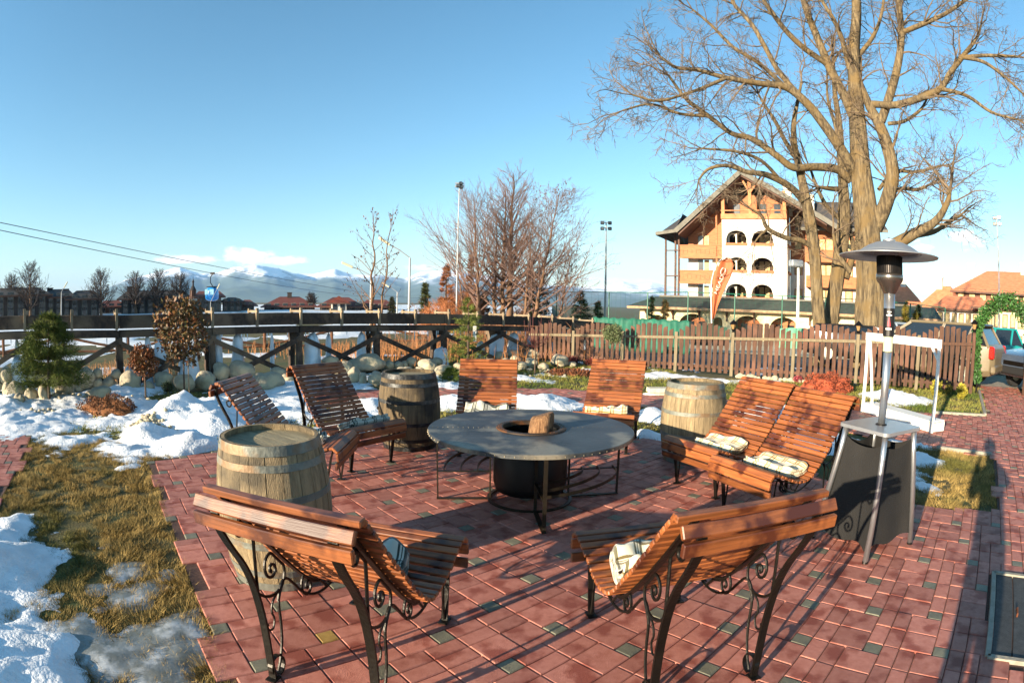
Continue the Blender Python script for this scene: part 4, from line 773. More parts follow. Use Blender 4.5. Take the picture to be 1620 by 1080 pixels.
# ---- boulders
rock = mat('boulder', 'a79c85', '82796a', 3, rough=.85, bump=.9, bscale=14, c3='b8ab8c', s3=2.2, lo=.3, hi=.7)
BL = [(9, 594, 19, 25), (11, 618, 15, 25), (27, 621, 33, 28), (31, 633, 20, 18), (50, 625, 23, 22), (70, 624, 19, 26), (102, 609, 33, 39), (87, 628, 16, 13), (136, 597, 37, 27), (127, 613, 16, 13), (154, 606, 20, 15), (157, 622, 40, 20), (173, 607, 22, 18), (207, 604, 36, 31), (154, 590, 16, 14), (234, 611, 21, 15), (259, 600, 30, 22), (293, 607, 34, 27), (325, 603, 33, 28), (350, 587, 26, 25), (381, 586, 40, 28), (412, 604, 28, 26), (427, 604, 50, 28),
      (523, 571, 25, 16), (547, 582, 19, 23), (580, 575, 58, 27), (560, 594, 21, 24), (574, 598, 11, 18), (595, 599, 24, 22), (616, 577, 15, 13), (630, 578, 17, 11), (640, 576, 12, 10), (651, 573, 16, 15), (677, 578, 28, 19), (691, 573, 16, 15), (702, 587, 30, 19),
      (792, 563, 19, 13), (812, 560, 23, 13), (816, 568, 19, 11), (800, 571, 15, 9), (842, 561, 28, 17), (840, 575, 22, 17), (859, 580, 17, 12), (873, 559, 15, 10), (885, 571, 27, 19), (823, 579, 21, 14), (838, 589, 9, 6), (55, 600, 24, 20), (184, 592, 18, 14), (440, 590, 24, 18), (500, 586, 24, 18), (535, 590, 18, 16), (455, 600, 22, 16), (640, 588, 26, 16), (664, 588, 20, 14), (727, 582, 22, 14), (752, 578, 22, 14), (775, 574, 20, 13), (905, 578, 14, 9)]
BN = {6: 'large sunlit boulder with a flat top, right under the conifer', 8: 'rounded blue-grey boulder lying on the pile right of the conifer', 11: 'flattish sunlit boulder lying in the snow in front of the pile', 13: 'dark upright boulder at the foot of a flume post behind the brown mound', 17: 'pale knobbly boulder behind the stem of the big photinia', 18: 'pale boulder with a pointed foot right of the photinia stem', 19: 'round boulder balanced left of the bigger domed one', 20: 'domed boulder above the top of the leftmost bench', 22: 'large flat boulder between the two benches on the left', 23: 'round boulder just above the top rail of the backlit bench', 25: 'biggest long pale boulder lying on top of the pile left of the barrel', 26: 'upright boulder under the long pale one, touching the bench', 28: 'round sunlit boulder under the long pale one, beside the barrel', 33: 'boulder lying on the wall directly above the barrel', 35: 'low shaded boulder at the end of the pile right of the barrel', 40: 'pale domed boulder behind the thin red sapling', 44: 'biggest pale boulder at the fence end of the pile', 2: 'dark sloping boulder at the left edge under the conifer', 0: 'pale boulder cut by the left edge of the picture'}
for i, (cx, cy, w_, h_) in enumerate(BL):
    g = gnd(cx, cy + h_ * .46); o = (g[:2] - F0) @ FN; oc = min(max(o, .25), 2.4)
    if i in (3, 4, 5, 7, 11, 22): oc = max(o, .25)
    q = hit(cx, cy, fp(0, oc), FD); D = math.hypot(q[0], q[1]); s_ = D / 892
    rw, rh = w_ * s_ / 2, h_ * s_ / 2 / .97; m = MB(); m.ico((0, 0, 0), (rw * 1.06, (rw * rh) ** .5 * 1.05, rh * 1.06), 4, .17, 1.25, seed=i * 1.7 + 1, rot=rng.uniform(-.5, .5)); ob = m.build('boulder', rock, smooth=True)
    ob.location = (q[0], q[1], max(q[2], rh * .7)); ob.rotation_euler[2] = -math.atan2(q[0], q[1]); side = 'boulder in the pile left of the big photinia' if cx < 290 else 'boulder in the pile behind the two left benches' if cx < 480 else 'boulder in the wall behind the left barrel' if cx < 740 else 'boulder in the pale pile behind the thin sapling'
    tag(ob, BN.get(i, 'smaller grey rounded ' + side), 'boulder', 'boulders piled along the flume' if i in BN else side.replace('boulder', 'boulders'))
# pebbles
def pebbles():
    m = MB()
    for px, py, n, sp in ((235, 678, 70, 12), (110, 632, 40, 30), (850, 590, 30, 40), (200, 640, 12, 30), (60, 650, 14, 20), (1000, 600, 10, 20)):
        for k in range(n):
            g = gnd(px + rng.normal() * sp, py + rng.normal() * 3); r_ = rng.uniform(.02, .05); z = float(snow_h(np.array([g[0]]), np.array([g[1]]))[0]); m.ico((g[0], g[1], max(z, 0) + r_ * .3), (r_, r_ * .8, r_ * .7), 2, .1, seed=k)
    o = m.build('pebbles', rock, smooth=True); o['kind'] = 'stuff'; tag(o, 'small rounded pebbles scattered in the snow before the boulders', 'pebbles')
    m = MB()
    for k in range(26):
        px = 1168 + k * 5.6 + rng.normal() * 2; g = hit(px, 600, (5.5, 13.2), (.805, -.593)); r_ = rng.uniform(.05, .10); m.ico((g[0] - .10, g[1] - .16, r_ * .5), (r_, r_ * .8, r_ * .8), 2, .12, seed=k)
    o = m.build('edging_stones', mat('pale_stone', 'b3a98f', '958b73', 6, rough=.9, bump=.5), smooth=True); o['kind'] = 'stuff'; tag(o, 'row of small pale stones along the foot of the picket fence', 'stones')
pebbles()
# ---- picket fence
pick = mat('brown_picket', '533624', '3c271b', 3, rough=.8, bump=.4, bscale=18, stretch=(9, 9, 1.2), island=.22, c3='604030', s3=2); postm = mat('fence_post', '7d7058', '665a45', 3, rough=.85, bump=.4, stretch=(8, 8, 1), island=.1)
FP0, FPD = np.array([5.5, 13.2]), np.array([.805, -.593]); FPN = np.array([-.593, -.805])
def fence():
    t = thing('picket_fence', (FP0[0], FP0[1], 0), 'brown wooden picket fence with arched bays running behind the lawn', 'fence'); ts = [-6.2, -4.65, -3.1, -1.54, 0, 1.6, 3.25, 4.85, 6.35]; Hf = lambda q: 1.1 + .037 * q
    P = lambda q, o, z: (*(FP0 + FPD * q + FPN * o), z)
    for i, a in enumerate(ts):
        if i: m = MB(); m.beam(P(a, 0, 0), P(a, 0, Hf(a) + (.08 if i == 8 else 0)), .085, .085, up=(FPD[0], FPD[1], 0), ch=.006); m.build('fence_post', postm if i < 8 else pick, t)
        if i == 8: continue
        b = ts[i + 1]; m = MB(); n = 9 if b - a < 1.58 else 10; q0, q1 = a + .07, b - .07
        for k in range(n):
            u = (k + .5) / n; q = q0 + (q1 - q0) * u + rng.normal() * .004; h = Hf(q) + (.02 + .21 * math.sin(math.pi * u)) * (1 if i != 8 else .5) + rng.normal() * .006; wt, wb = .059, .047; zb = .06 + rng.random() * .02; sh = h * rng.uniform(.56, .62)
            sl_ = .03 * math.cos(math.pi * u)
            poly = [(-wb, zb), (wb, zb), (wb, sh), (wt, sh + .06), (wt, h - .012 - sl_), (wt * .5, h - sl_ * .5), (-wt * .5, h + sl_ * .5), (-wt, h - .012 + sl_), (-wt, sh + .06), (-wb, sh)]
            m.extr(poly, P(q, .02, 0), (*FPD, 0), (0, 0, 1), (*FPN, 0), .02)
        m.build('pickets', pick, t)
        m = MB(); m.beam(P(a + .045, .058, Hf(a) * .86), P(b - .045, .058, Hf(b) * .86), .03, .07, ch=.004); m.build('rail', postm if i < 7 else pick, t)
        m = MB(); m.beam(P(a + .045, -.0, .2), P(b - .045, -.0, .2), .03, .07); m.build('rail', pick, t)
fence()
lm = mat('lantern_iron', '1a1512', rough=.5, metal=.6); lg_ = mat('lantern_glass', 'b08a5a', rough=.2, trans=.3)
def lantern(q, z, label):
    p = FP0 + FPD * q; t = thing('fence_lantern', (p[0], p[1], z), label, 'lantern', 'lanterns on the fence posts'); m = MB(); m.lathe([(0, 0), (.045, 0), (.03, .03), (.05, .07), (.05, .08), (0, .08)], 12); loc(m).build('lantern_base', lm, t)
    m = MB(); m.lathe([(.04, .08), (.075, .2), (.0, .2)], 8); loc(m).build('glass', lg_, t)
    m = MB(); m.lathe([(.0, .2), (.12, .2), (.10, .225), (.05, .27), (.02, .30), (0, .32)], 8)
    for k in range(4): a = k * math.pi / 2; m.tube([(.045 * math.cos(a), .045 * math.sin(a), .08), (.08 * math.cos(a), .08 * math.sin(a), .2)], .006, 4)
    loc(m).build('lantern_roof', lm, t)
lantern(0, 1.1, 'dark lantern on the fence post near the foot of the orange flag'); lantern(3.25, 1.22, 'dark lantern on the fence post behind the heater pole'); lantern(6.35, 1.415, 'dark lantern on the last fence post beside the brown car')
# ---- log rail fence in the snow field
def logfence():
    t = thing('log_fence', (-13, 17, 0), 'rustic brown log rail fence in the snow field behind the flume', 'fence'); lg = mat('log_rail', '7b5238', '5d3d2a', 4, rough=.9, bump=.5)
    def run(pa, pb, n, zt_):
        a, b = np.array(pa), np.array(pb); q = [a + (b - a) * k / n for k in range(n + 1)]
        for i, p in enumerate(q):
            m = MB(); m.tube([(p[0], p[1], -.2), (p[0], p[1], zt_ + .15)], .06, 8); m.build('log_post', lg, t)
            if i < n:
                r_ = q[i + 1]
                for z0, z1 in ((zt_, zt_), (.12, .12), ((zt_, .15) if i % 2 == 0 else (.15, zt_))): m = MB(); m.tube([(p[0], p[1], z0), ((p[0] + r_[0]) / 2, (p[1] + r_[1]) / 2, (z0 + z1) / 2 - .02), (r_[0], r_[1], z1)], .045, 7); m.build('rail', lg, t)
    run((-19, 11), (-6.5, 19.5), 6, .62); run((-5.5, 22), (2, 25.5), 3, .7)
logfence()
# ---- shrubs and small trees
def leaves(mb, C, Rd, n, size, seed=0, hollow=.35, aspect=.5, gap=.0, up=0):
    r_ = np.random.default_rng(seed); d = r_.normal(size=(n, 3)); d /= np.linalg.norm(d, axis=1)[:, None]; rad = hollow + (1 - hollow) * r_.random(n) ** .5; cl = np.array([mnoise.noise(Vector(q * 2.1 + seed)) for q in d]); rad = rad * (1 + .38 * cl)
    if gap: k = np.array([mnoise.noise(Vector(q * 3.7 + seed + 5)) for q in d]) > -gap; d, rad = d[k], rad[k]
    P = np.array(C) + d * rad[:, None] * np.array(Rd); n = len(P); a = r_.normal(size=(n, 3)) + d * .6 + np.array([0, 0, up]); a /= np.linalg.norm(a, axis=1)[:, None]; b = np.cross(a, r_.normal(size=(n, 3))); b /= np.linalg.norm(b, axis=1)[:, None]; s_ = size * r_.uniform(.6, 1.3, n)[:, None]
    V = np.stack([P, P + a * s_ * .5 + b * s_ * aspect * .5, P + a * s_, P + a * s_ * .5 - b * s_ * aspect * .5], 1).reshape(-1, 3); mb.add(V, [(4 * i, 4 * i + 1, 4 * i + 2, 4 * i + 3) for i in range(n)]); return mb
bark = mat('stem_bark', '5b4a3a', '3e3228', 12, rough=.9, bump=.4)
def topiary(px, pyc, rpx, pyf, D0, name, label, cat, c1, c2, n, sz, seed, ry=1, mm=None, r_st=.018, gap=0, stake=False):
    f = gnd(px, pyf) if D0 is None else at(px, pyf, D0); D = math.hypot(f[0], f[1]); c = at(px, pyc, D); R_ = rpx / 892 * D; t = thing(name, (f[0], f[1], 0), label, cat)
    m = MB(); m.tube([(f[0], f[1], -.03), (f[0] + .02, f[1], c[2] * .5), (f[0], f[1], c[2] + R_ * .3)], [r_st, r_st * .85, r_st * .6], 8)
    for k in range(9): a = k * 2.4; m.tube([(f[0], f[1], c[2] - R_ * .5 + k * R_ * .1), (f[0] + R_ * .6 * math.cos(a), f[1] + R_ * .6 * math.sin(a), c[2] + R_ * (-.4 + .15 * k) * ry)], [r_st * .5, .003], 5)
    m.build('stem', bark, t); m = MB(); leaves(m, (f[0], f[1], c[2]), (R_, R_, R_ * ry), n, sz, seed, gap=gap); m.build('foliage', mat('leaf_' + c1, c1, c2, 9, rough=.55, island=.4, spec=.4), t)
    if stake: m = MB(); m.tube([(f[0] + .15, f[1] - .05, 0), (f[0] + .15, f[1] - .05, c[2])], .011, 6); m.build('stake', oldp, t)
topiary(231, 570, 23, 643, None, 'lollipop_shrub', 'small rust-red lollipop shrub on a thin stem behind the brown mound', 'shrub', '7a3f1c', '4d3a1a', 2600, .05, 3)
topiary(292, 521, 44, 632, None, 'photinia_tree', 'large round standard photinia with red-tipped leaves in front of the flume', 'small tree', '3f4420', '6b3a1c', 2400, .09, 4, 1.12, gap=.5, stake=True)
topiary(968, 528, 15, 585, None, 'lollipop_shrub', 'round grey-green clipped shrub on a pale stem before the picket fence', 'shrub', '66704a', '4c5634', 4200, .04, 5, mm=1)
def conifer(f, Hc, Rb, label, c1, c2, n, seed, name='conifer', lean=(0, 0), droop=.3, dens=1, zb=.12, nl=.05, cat='conifer', grp=None, pw=.8, wid=.22):
    r_ = np.random.default_rng(seed); t = thing(name, (f[0], f[1], f[2] if len(f) > 2 else 0), label, cat, grp); m = MB(); z0 = f[2] if len(f) > 2 else 0
    m.tube([(f[0], f[1], z0 - .1), (f[0] + lean[0] * .5, f[1] + lean[1] * .5, z0 + Hc * .5), (f[0] + lean[0], f[1] + lean[1], z0 + Hc * .98)], [Hc * .022, Hc * .014, Hc * .003], 7); m.build('trunk', bark, t)
    V = []; 
    for i in range(n):
        u = zb + (1 - zb) * r_.random() ** .8; L = Rb * (1 - u) ** pw * r_.uniform(.65, 1.15) + Rb * .06; a = r_.uniform(0, 6.283); z = z0 + Hc * u;  o = np.array([f[0] + lean[0] * u, f[1] + lean[1] * u, z]); dr = np.array([math.cos(a), math.sin(a), .25 - droop * .5]); k = int(26 * dens * (L / Rb + .25)) + 3
        for q in range(k):
            s_ = r_.random() ** .6; p = o + dr * L * s_ + np.array([0, 0, -droop * L * s_ * s_ * .7]) + r_.normal(size=3) * L * .07 * s_; e = dr * .7 + r_.normal(size=3) * .55 + np.array([0, 0, -.1]); e /= np.linalg.norm(e); w_ = np.cross(e, r_.normal(size=3)); w_ /= np.linalg.norm(w_); l_ = nl * r_.uniform(.6, 1.4); V += [p - w_ * l_ * wid, p + w_ * l_ * wid, p + e * l_ * 1.8]
    m = MB(); nt_ = len(V) // 3; m.add(V, [(3 * i, 3 * i + 1, 3 * i + 2) for i in range(nt_)]); m.build('foliage', mat('needles_' + c1, c1, c2, 5, rough=.8, island=.45, spec=.2), t); return t
g = gnd(78, 637); conifer((g[0], g[1], 0), 1.50, .90, 'feathery olive-green conifer with a bent leading shoot, at the left among boulders', '5e672b', '3c451c', 210, 11, lean=(.12, 0), droop=.12, dens=5.2, zb=.17, nl=.055, pw=.6, wid=.09)
g = gnd(740, 592); conifer((g[0], g[1], 0), 1.75, .60, 'young thin spruce with short branches right behind the bench facing us', '6a7232', '4a5424', 85, 12, droop=.1, dens=2.6, nl=.045, pw=.7, wid=.10)
g = gnd(714, 606); conifer((g[0], g[1], 0), .32, .30, 'tiny spreading juniper left of the bench behind the table', '56662a', '3c4a1e', 80, 13, name='juniper', dens=1.6, nl=.045, pw=.5, zb=.05, wid=.11)
def mound(px, py, wpx, hpx, label, name, c1, c2, sz, n, seed, cat='ground cover', tall=0):
    g = gnd(px, py + hpx / 2); D = math.hypot(g[0], g[1]); w_ = wpx / 892 * D / 2; h_ = hpx / 892 * D; t = MB(); c = np.array([g[0], g[1] + w_ * .25, 0]); m = MB(); r_ = np.random.default_rng(seed)
    m.ico((0, 0, -.02), (w_, w_ * .55, h_ * .92), 4, .22, 2.2, seed=seed, flatb=-.03); leaves(m, (0, 0, 0), (w_ * 1.03, w_ * .58, h_ * (1.06 + tall)), n, sz, seed, hollow=.86, aspect=.45, up=.6)
    V = m.v[-1]; o = m.build(name, mat('cover_' + c1, c1, c2, 10, rough=.85, island=.4, bump=.5), smooth=False); o.location = c; tag(o, label, cat)
mound(163, 643, 106, 24, 'rust-brown creeping ground-cover mound in the snow left of the snow heap', 'ground_cover_mound', '7a4a22', '4f2f17', .035, 6000, 5)
mound(335, 640, 60, 16, 'smaller rust-brown creeping mound under the photinia', 'ground_cover_mound', '7f5024', '51341a', .035, 2500, 6)
mound(1312, 608, 98, 24, 'orange-red creeping ground-cover mound in front of the picket fence', 'ground_cover_mound', '9e4a2c', '70331c', .05, 6000, 7)
mound(905, 590, 70, 8, 'low russet leaf litter patch by the fence end', 'ground_cover_mound', '7b4526', '4f321c', .06, 2500, 8)
def bush(px, py, wpx, hpx, label, name, c1, c2, n, sz, seed, cat='shrub'):
    g = gnd(px, py + hpx / 2); D = math.hypot(g[0], g[1]); w_ = wpx / 892 * D / 2; h_ = hpx / 892 * D; t = thing(name, (g[0], g[1], 0), label, cat); m = MB(); r_ = np.random.default_rng(seed)
    for k in range(14): a = r_.uniform(0, 6.28); e = r_.random() * w_ * .8; m.tube([(g[0], g[1], -.02), (g[0] + e * .5 * math.cos(a), g[1] + e * .5 * math.sin(a), h_ * .5), (g[0] + e * math.cos(a), g[1] + e * math.sin(a), h_ * r_.uniform(.6, .95))], [.008, .006, .003], 4)
    m.build('stems', bark, t); m = MB(); leaves(m, (g[0], g[1], h_ * .5), (w_, w_ * .8, h_ * .55), n, sz, seed, hollow=.2, gap=.6); m.build('foliage', mat('leaf_' + c1, c1, c2, 9, rough=.7, island=.4), t)
bush(1480, 615, 20, 22, 'yellow-green shrub by the fence, left of the white frame post', 'yellow_shrub', 'a39428', '6c6a1e', 900, .06, 21); bush(1500, 617, 12, 14, 'small dark yellow shrub at the foot of the fence behind the frame post', 'yellow_shrub', '8a7a24', '565018', 500, .05, 22); bush(1521, 620, 18, 20, 'yellow-green shrub beside the last fence post', 'yellow_shrub', 'a09226', '66621c', 900, .055, 23)
bush(1262, 600, 18, 9, 'pinkish low barberry left of the orange-red mound', 'barberry', 'a3424a', '6f2a2f', 500, .04, 24); bush(905, 570, 22, 11, 'dark red low barberry under the first fence bay', 'barberry', '6a2422', '4a1a18', 700, .05, 25); bush(935, 573, 20, 11, 'rusty red low barberry between fence and round shrub', 'barberry', '7a3020', '4f2016', 700, .05, 26); bush(1205, 608, 26, 8, 'dark olive low juniper behind the top of the right bench', 'low_juniper', '38421c', '262e14', 600, .04, 27); bush(265, 612, 20, 14, 'small green heather clump beside the photinia stem', 'heather', '43502a', '2c351c', 500, .04, 28)
for px, py, wv in ((175, 588, 60), (600, 566, 60), (560, 560, 80), (640, 556, 90)): pass
def brush(name, label, C, n, h, spread, c1, seed, r0=.012, cat='brushwood'):
    r_ = np.random.default_rng(seed); m = MB()
    for k in range(n):
        x, y = C[0] + r_.normal() * spread[0], C[1] + r_.normal() * spread[1]; z = ghf(x, y); hh = h * r_.uniform(.5, 1.1); a = r_.uniform(0, 6.28); l = hh * .35 * r_.random(); p = [(x, y, z - .05), (x + l * .4 * math.cos(a), y + l * .4 * math.sin(a), z + hh * .5), (x + l * math.cos(a), y + l * math.sin(a), z + hh)]; m.tube(p, [r0, r0 * .7, r0 * .2], 3, cap=False)
        for q in range(6): f = r_.uniform(.2, .95); s_ = np.array(p[0]) * (1 - f) + np.array(p[2]) * f; b = r_.uniform(0, 6.28); ll = hh * .3 * r_.random(); m.tube([s_, s_ + np.array([math.cos(b) * ll, math.sin(b) * ll, ll * .8])], [r0 * .45, r0 * .12], 3, cap=False)
    o = m.build(name, mat('twig_' + c1, c1, None, rough=.9, island=.35)); o['kind'] = 'stuff'; tag(o, label, cat)
brush('dry_brush', 'tan dry scrub and weeds on the bank behind the flume', (-2.5, 16.6), 700, .45, (2.6, 1.0), '94643c', 31); brush('dry_brush', 'tan dry weeds behind the boulders at the left end of the flume', (-8.8, 10.6), 220, .3, (.8, .5), '8a6440', 32); brush('dry_brush', 'bare dry thicket of thin twigs right behind the young spruce', (-.1, 18.4), 500, 1.0, (1.8, .8), '8a5f40', 33)
def sapling():
    g = gnd(846, 592); r_ = np.random.default_rng(9); t = thing('red_sapling', (g[0], g[1], 0), 'thin leafless sapling with upright dark red shoots in front of the flume', 'sapling'); m = MB(); m.tube([(g[0], g[1], 0), (g[0], g[1], .75)], [.02, .014], 7); m.build('trunk', bark, t); m = MB()
    for k in range(26): a = r_.uniform(0, 6.28); l = r_.uniform(.08, .42); z = r_.uniform(.6, .8); hh = r_.uniform(.3, .75); m.tube(smooth_line([(g[0], g[1], z), (g[0] + l * .8 * math.cos(a), g[1] + l * .8 * math.sin(a), z + .08), (g[0] + l * math.cos(a), g[1] + l * math.sin(a), z + hh)], 3), .006, 4)
    m.build('shoots', mat('red_shoot', '5a2420', '3a1815', 8, rough=.7), t)
sapling()

def smalls():
    p = hit(751, 528, fp(0, .3), FD); m = MB(); m.box((0, 0, 0), (.10, .03, .42), ch=.006); m.lathe([(0, .21), (.018, .21), (.012, .27), (0, .30)], 8); o = m.build('white_marker', mat('white_plastic', 'dcdad2', rough=.5)); o.location = p; tag(o, 'small white upright marker board hanging before the flume right of the young spruce', 'marker')
    g = gnd(1041, 625); m = MB(); m.box((0, 0, .10), (.42, .24, .09), ch=.012); m.box((0, 0, .03), (.34, .18, .07), ch=.008); o = m.build('stone_block', mat('pale_block', 'c9c2ae', 'b0a893', 8, rough=.9, bump=.4)); o.location = (g[0], g[1], 0); tag(o, 'low pale stone block on the path left of the right barrel', 'stone block')
smalls()
# ================================================================== TREES
def grow(mb, p, d, r, L, depth, rg, par):
    """one branch and its side branches; par: dict(seg, wig, up, kids, ang, shrink, minr, sides)"""
    n = max(3, int(L / par['seg'])); P = [np.array(p, float)]; dd = np.array(d, float); tw = rg.normal(size=3) * .5
    for i in range(n):
        dd = dd + rg.normal(size=3) * par['wig'] + tw * par['wig'] * .4 + np.array([0, 0, par['up']]); dd /= np.linalg.norm(dd); P.append(P[-1] + dd * L / n)
    P = np.array(P); rr = np.maximum(r * (1 - .75 * np.arange(n + 1) / n), par['minr'] * .55); sides = 7 if r > .05 else 5 if r > .02 else 3; mb.tube(P, rr, sides, cap=False)
    if depth <= 0: return
    k = par['kids'][depth - 1]; k = int(k * rg.uniform(.7, 1.3) + .5)
    for q in range(k):
        f = .2 + .8 * (q + rg.random()) / k; i = min(n - 1, int(f * n)); t = f * n - i; o = P[i] * (1 - t) + P[min(i + 1, n)] * t; td = P[min(i + 1, n)] - P[i]; td /= np.linalg.norm(td) + 1e-9
        s = rg.normal(size=3); s -= td * (s @ td); s /= np.linalg.norm(s); a = par['ang'] * rg.uniform(.6, 1.3); nd = td * math.cos(a) + s * math.sin(a)
        grow(mb, o, nd, max(rr[i] * par['shrink'], par['minr']), L * par['lsh'] * rg.uniform(.55, 1.2) * (1.15 - .5 * f), depth - 1, rg, par)
big_bark = mat('ridged_bark', '7a6a4e', '463b2b', 2.2, rough=.95, bump=1.6, bscale=5, stretch=(5, 5, .9), detail=9, c3='6b5838', s3=1.5, lo=.38, hi=.6); twig_m = mat('big_tree_twigs', '74634f', '524434', 2, rough=.95, bump=.3)
BD = 20.6
def limb(px, D=BD):                            # [(px,py,r_px,depth offset)]
    P, Rr = [], []
    for q in px: dd = D + (q[3] if len(q) > 3 else 0); p = at(q[0], q[1], dd); rs = math.hypot(q[0] - 810, q[1] - 540); P.append(p); Rr.append(.78 * q[2] / 892 * np.linalg.norm(p - np.array([0, 0, H])) * (1 + (rs / 1784) ** 2 * .3))
    return np.array(P), np.array(Rr)
def dens(P, Rr, n=5):
    S = smooth_line(P, n); t = np.linspace(0, 1, len(Rr)); return S, np.interp(np.linspace(0, 1, len(S)), t, Rr)
def big_tree(label, trunk, limbs, seed, twf=1.0, dD=0):
    rg = np.random.default_rng(seed); P, Rr = limb(trunk, BD + dD); S, RS = dens(P, Rr, 6); z0 = ghf(P[0][0], P[0][1]); P0 = S[0].copy(); P0[2] = z0 - .2; S = np.vstack([P0, S]); RS = np.r_[RS[0] * 1.35, RS]
    t = thing('bare_tree', (P0[0], P0[1], z0), label, 'tree', 'big bare trees behind the fence'); m = MB(); n = 22; V = []
    T = np.gradient(S, axis=0)
    for i in range(len(S)):                    # fluted trunk
        for j in range(n):
            a = j / n * 2 * math.pi; fl = 1 + (.10 * math.sin(5 * a + S[i][2] * .25) + .07 * math.sin(9 * a + 1.7 - S[i][2] * .2) + .10 * mnoise.noise(Vector((math.cos(a) * 2, math.sin(a) * 2, S[i][2] * .7 + seed)))); V.append(S[i] + RS[i] * fl * np.array([math.cos(a), math.sin(a), 0]))
    m.add(V, [(i * n + j, i * n + (j + 1) % n, (i + 1) * n + (j + 1) % n, (i + 1) * n + j) for i in range(len(S) - 1) for j in range(n)]); m.build('trunk', big_bark, t, smooth=True)
    m = MB(); tw = MB(); par = dict(seg=.34, wig=.20, up=.012, kids=[6, 6, 6], ang=.85, shrink=.42, minr=.0085, lsh=.54)
    src = [(S[len(S) // 2:], RS[len(S) // 2:], 5)]
    for lb in limbs: 
        P, Rr = limb(lb, BD + dD); A, B = dens(P, Rr, 5); m.tube(A, B, 9, cap=False); src.append((A, B, None))
    m.build('limbs', big_bark, t, smooth=True)
    for A, B, k in src:
        ln = np.r_[0, np.cumsum(np.linalg.norm(np.diff(A, axis=0), axis=1))]; L = ln[-1]; nb = int(L * 3.0 * twf) if k is None else k
        for q in range(nb):
            f = (.12 + .88 * rg.random() ** .7) * L; o = np.array([np.interp(f, ln, A[:, c]) for c in range(3)]); r_ = np.interp(f, ln, B); i = min(len(A) - 2, int(np.searchsorted(ln, f)) - 1); td = A[i + 1] - A[i]; td /= np.linalg.norm(td) + 1e-9; s = rg.normal(size=3); s -= td * (s @ td); s /= np.linalg.norm(s); a = rg.uniform(.45, 1.2)
            grow(tw, o, td * math.cos(a) + s * math.sin(a), min(.045, max(r_ * .35, .014)), rg.uniform(1.0, 2.6) * (1.15 - .35 * f / L), 2, rg, par)
        o = A[-1]; td = A[-1] - A[-2]; td /= np.linalg.norm(td)
        for q in range(3): grow(tw, o, td + rg.normal(size=3) * .35, max(B[-1] * .7, .015), rg.uniform(1.2, 2.2), 2, rg, par)
    tw.build('twigs', twig_m, t); print('twigs', len(tw.f))
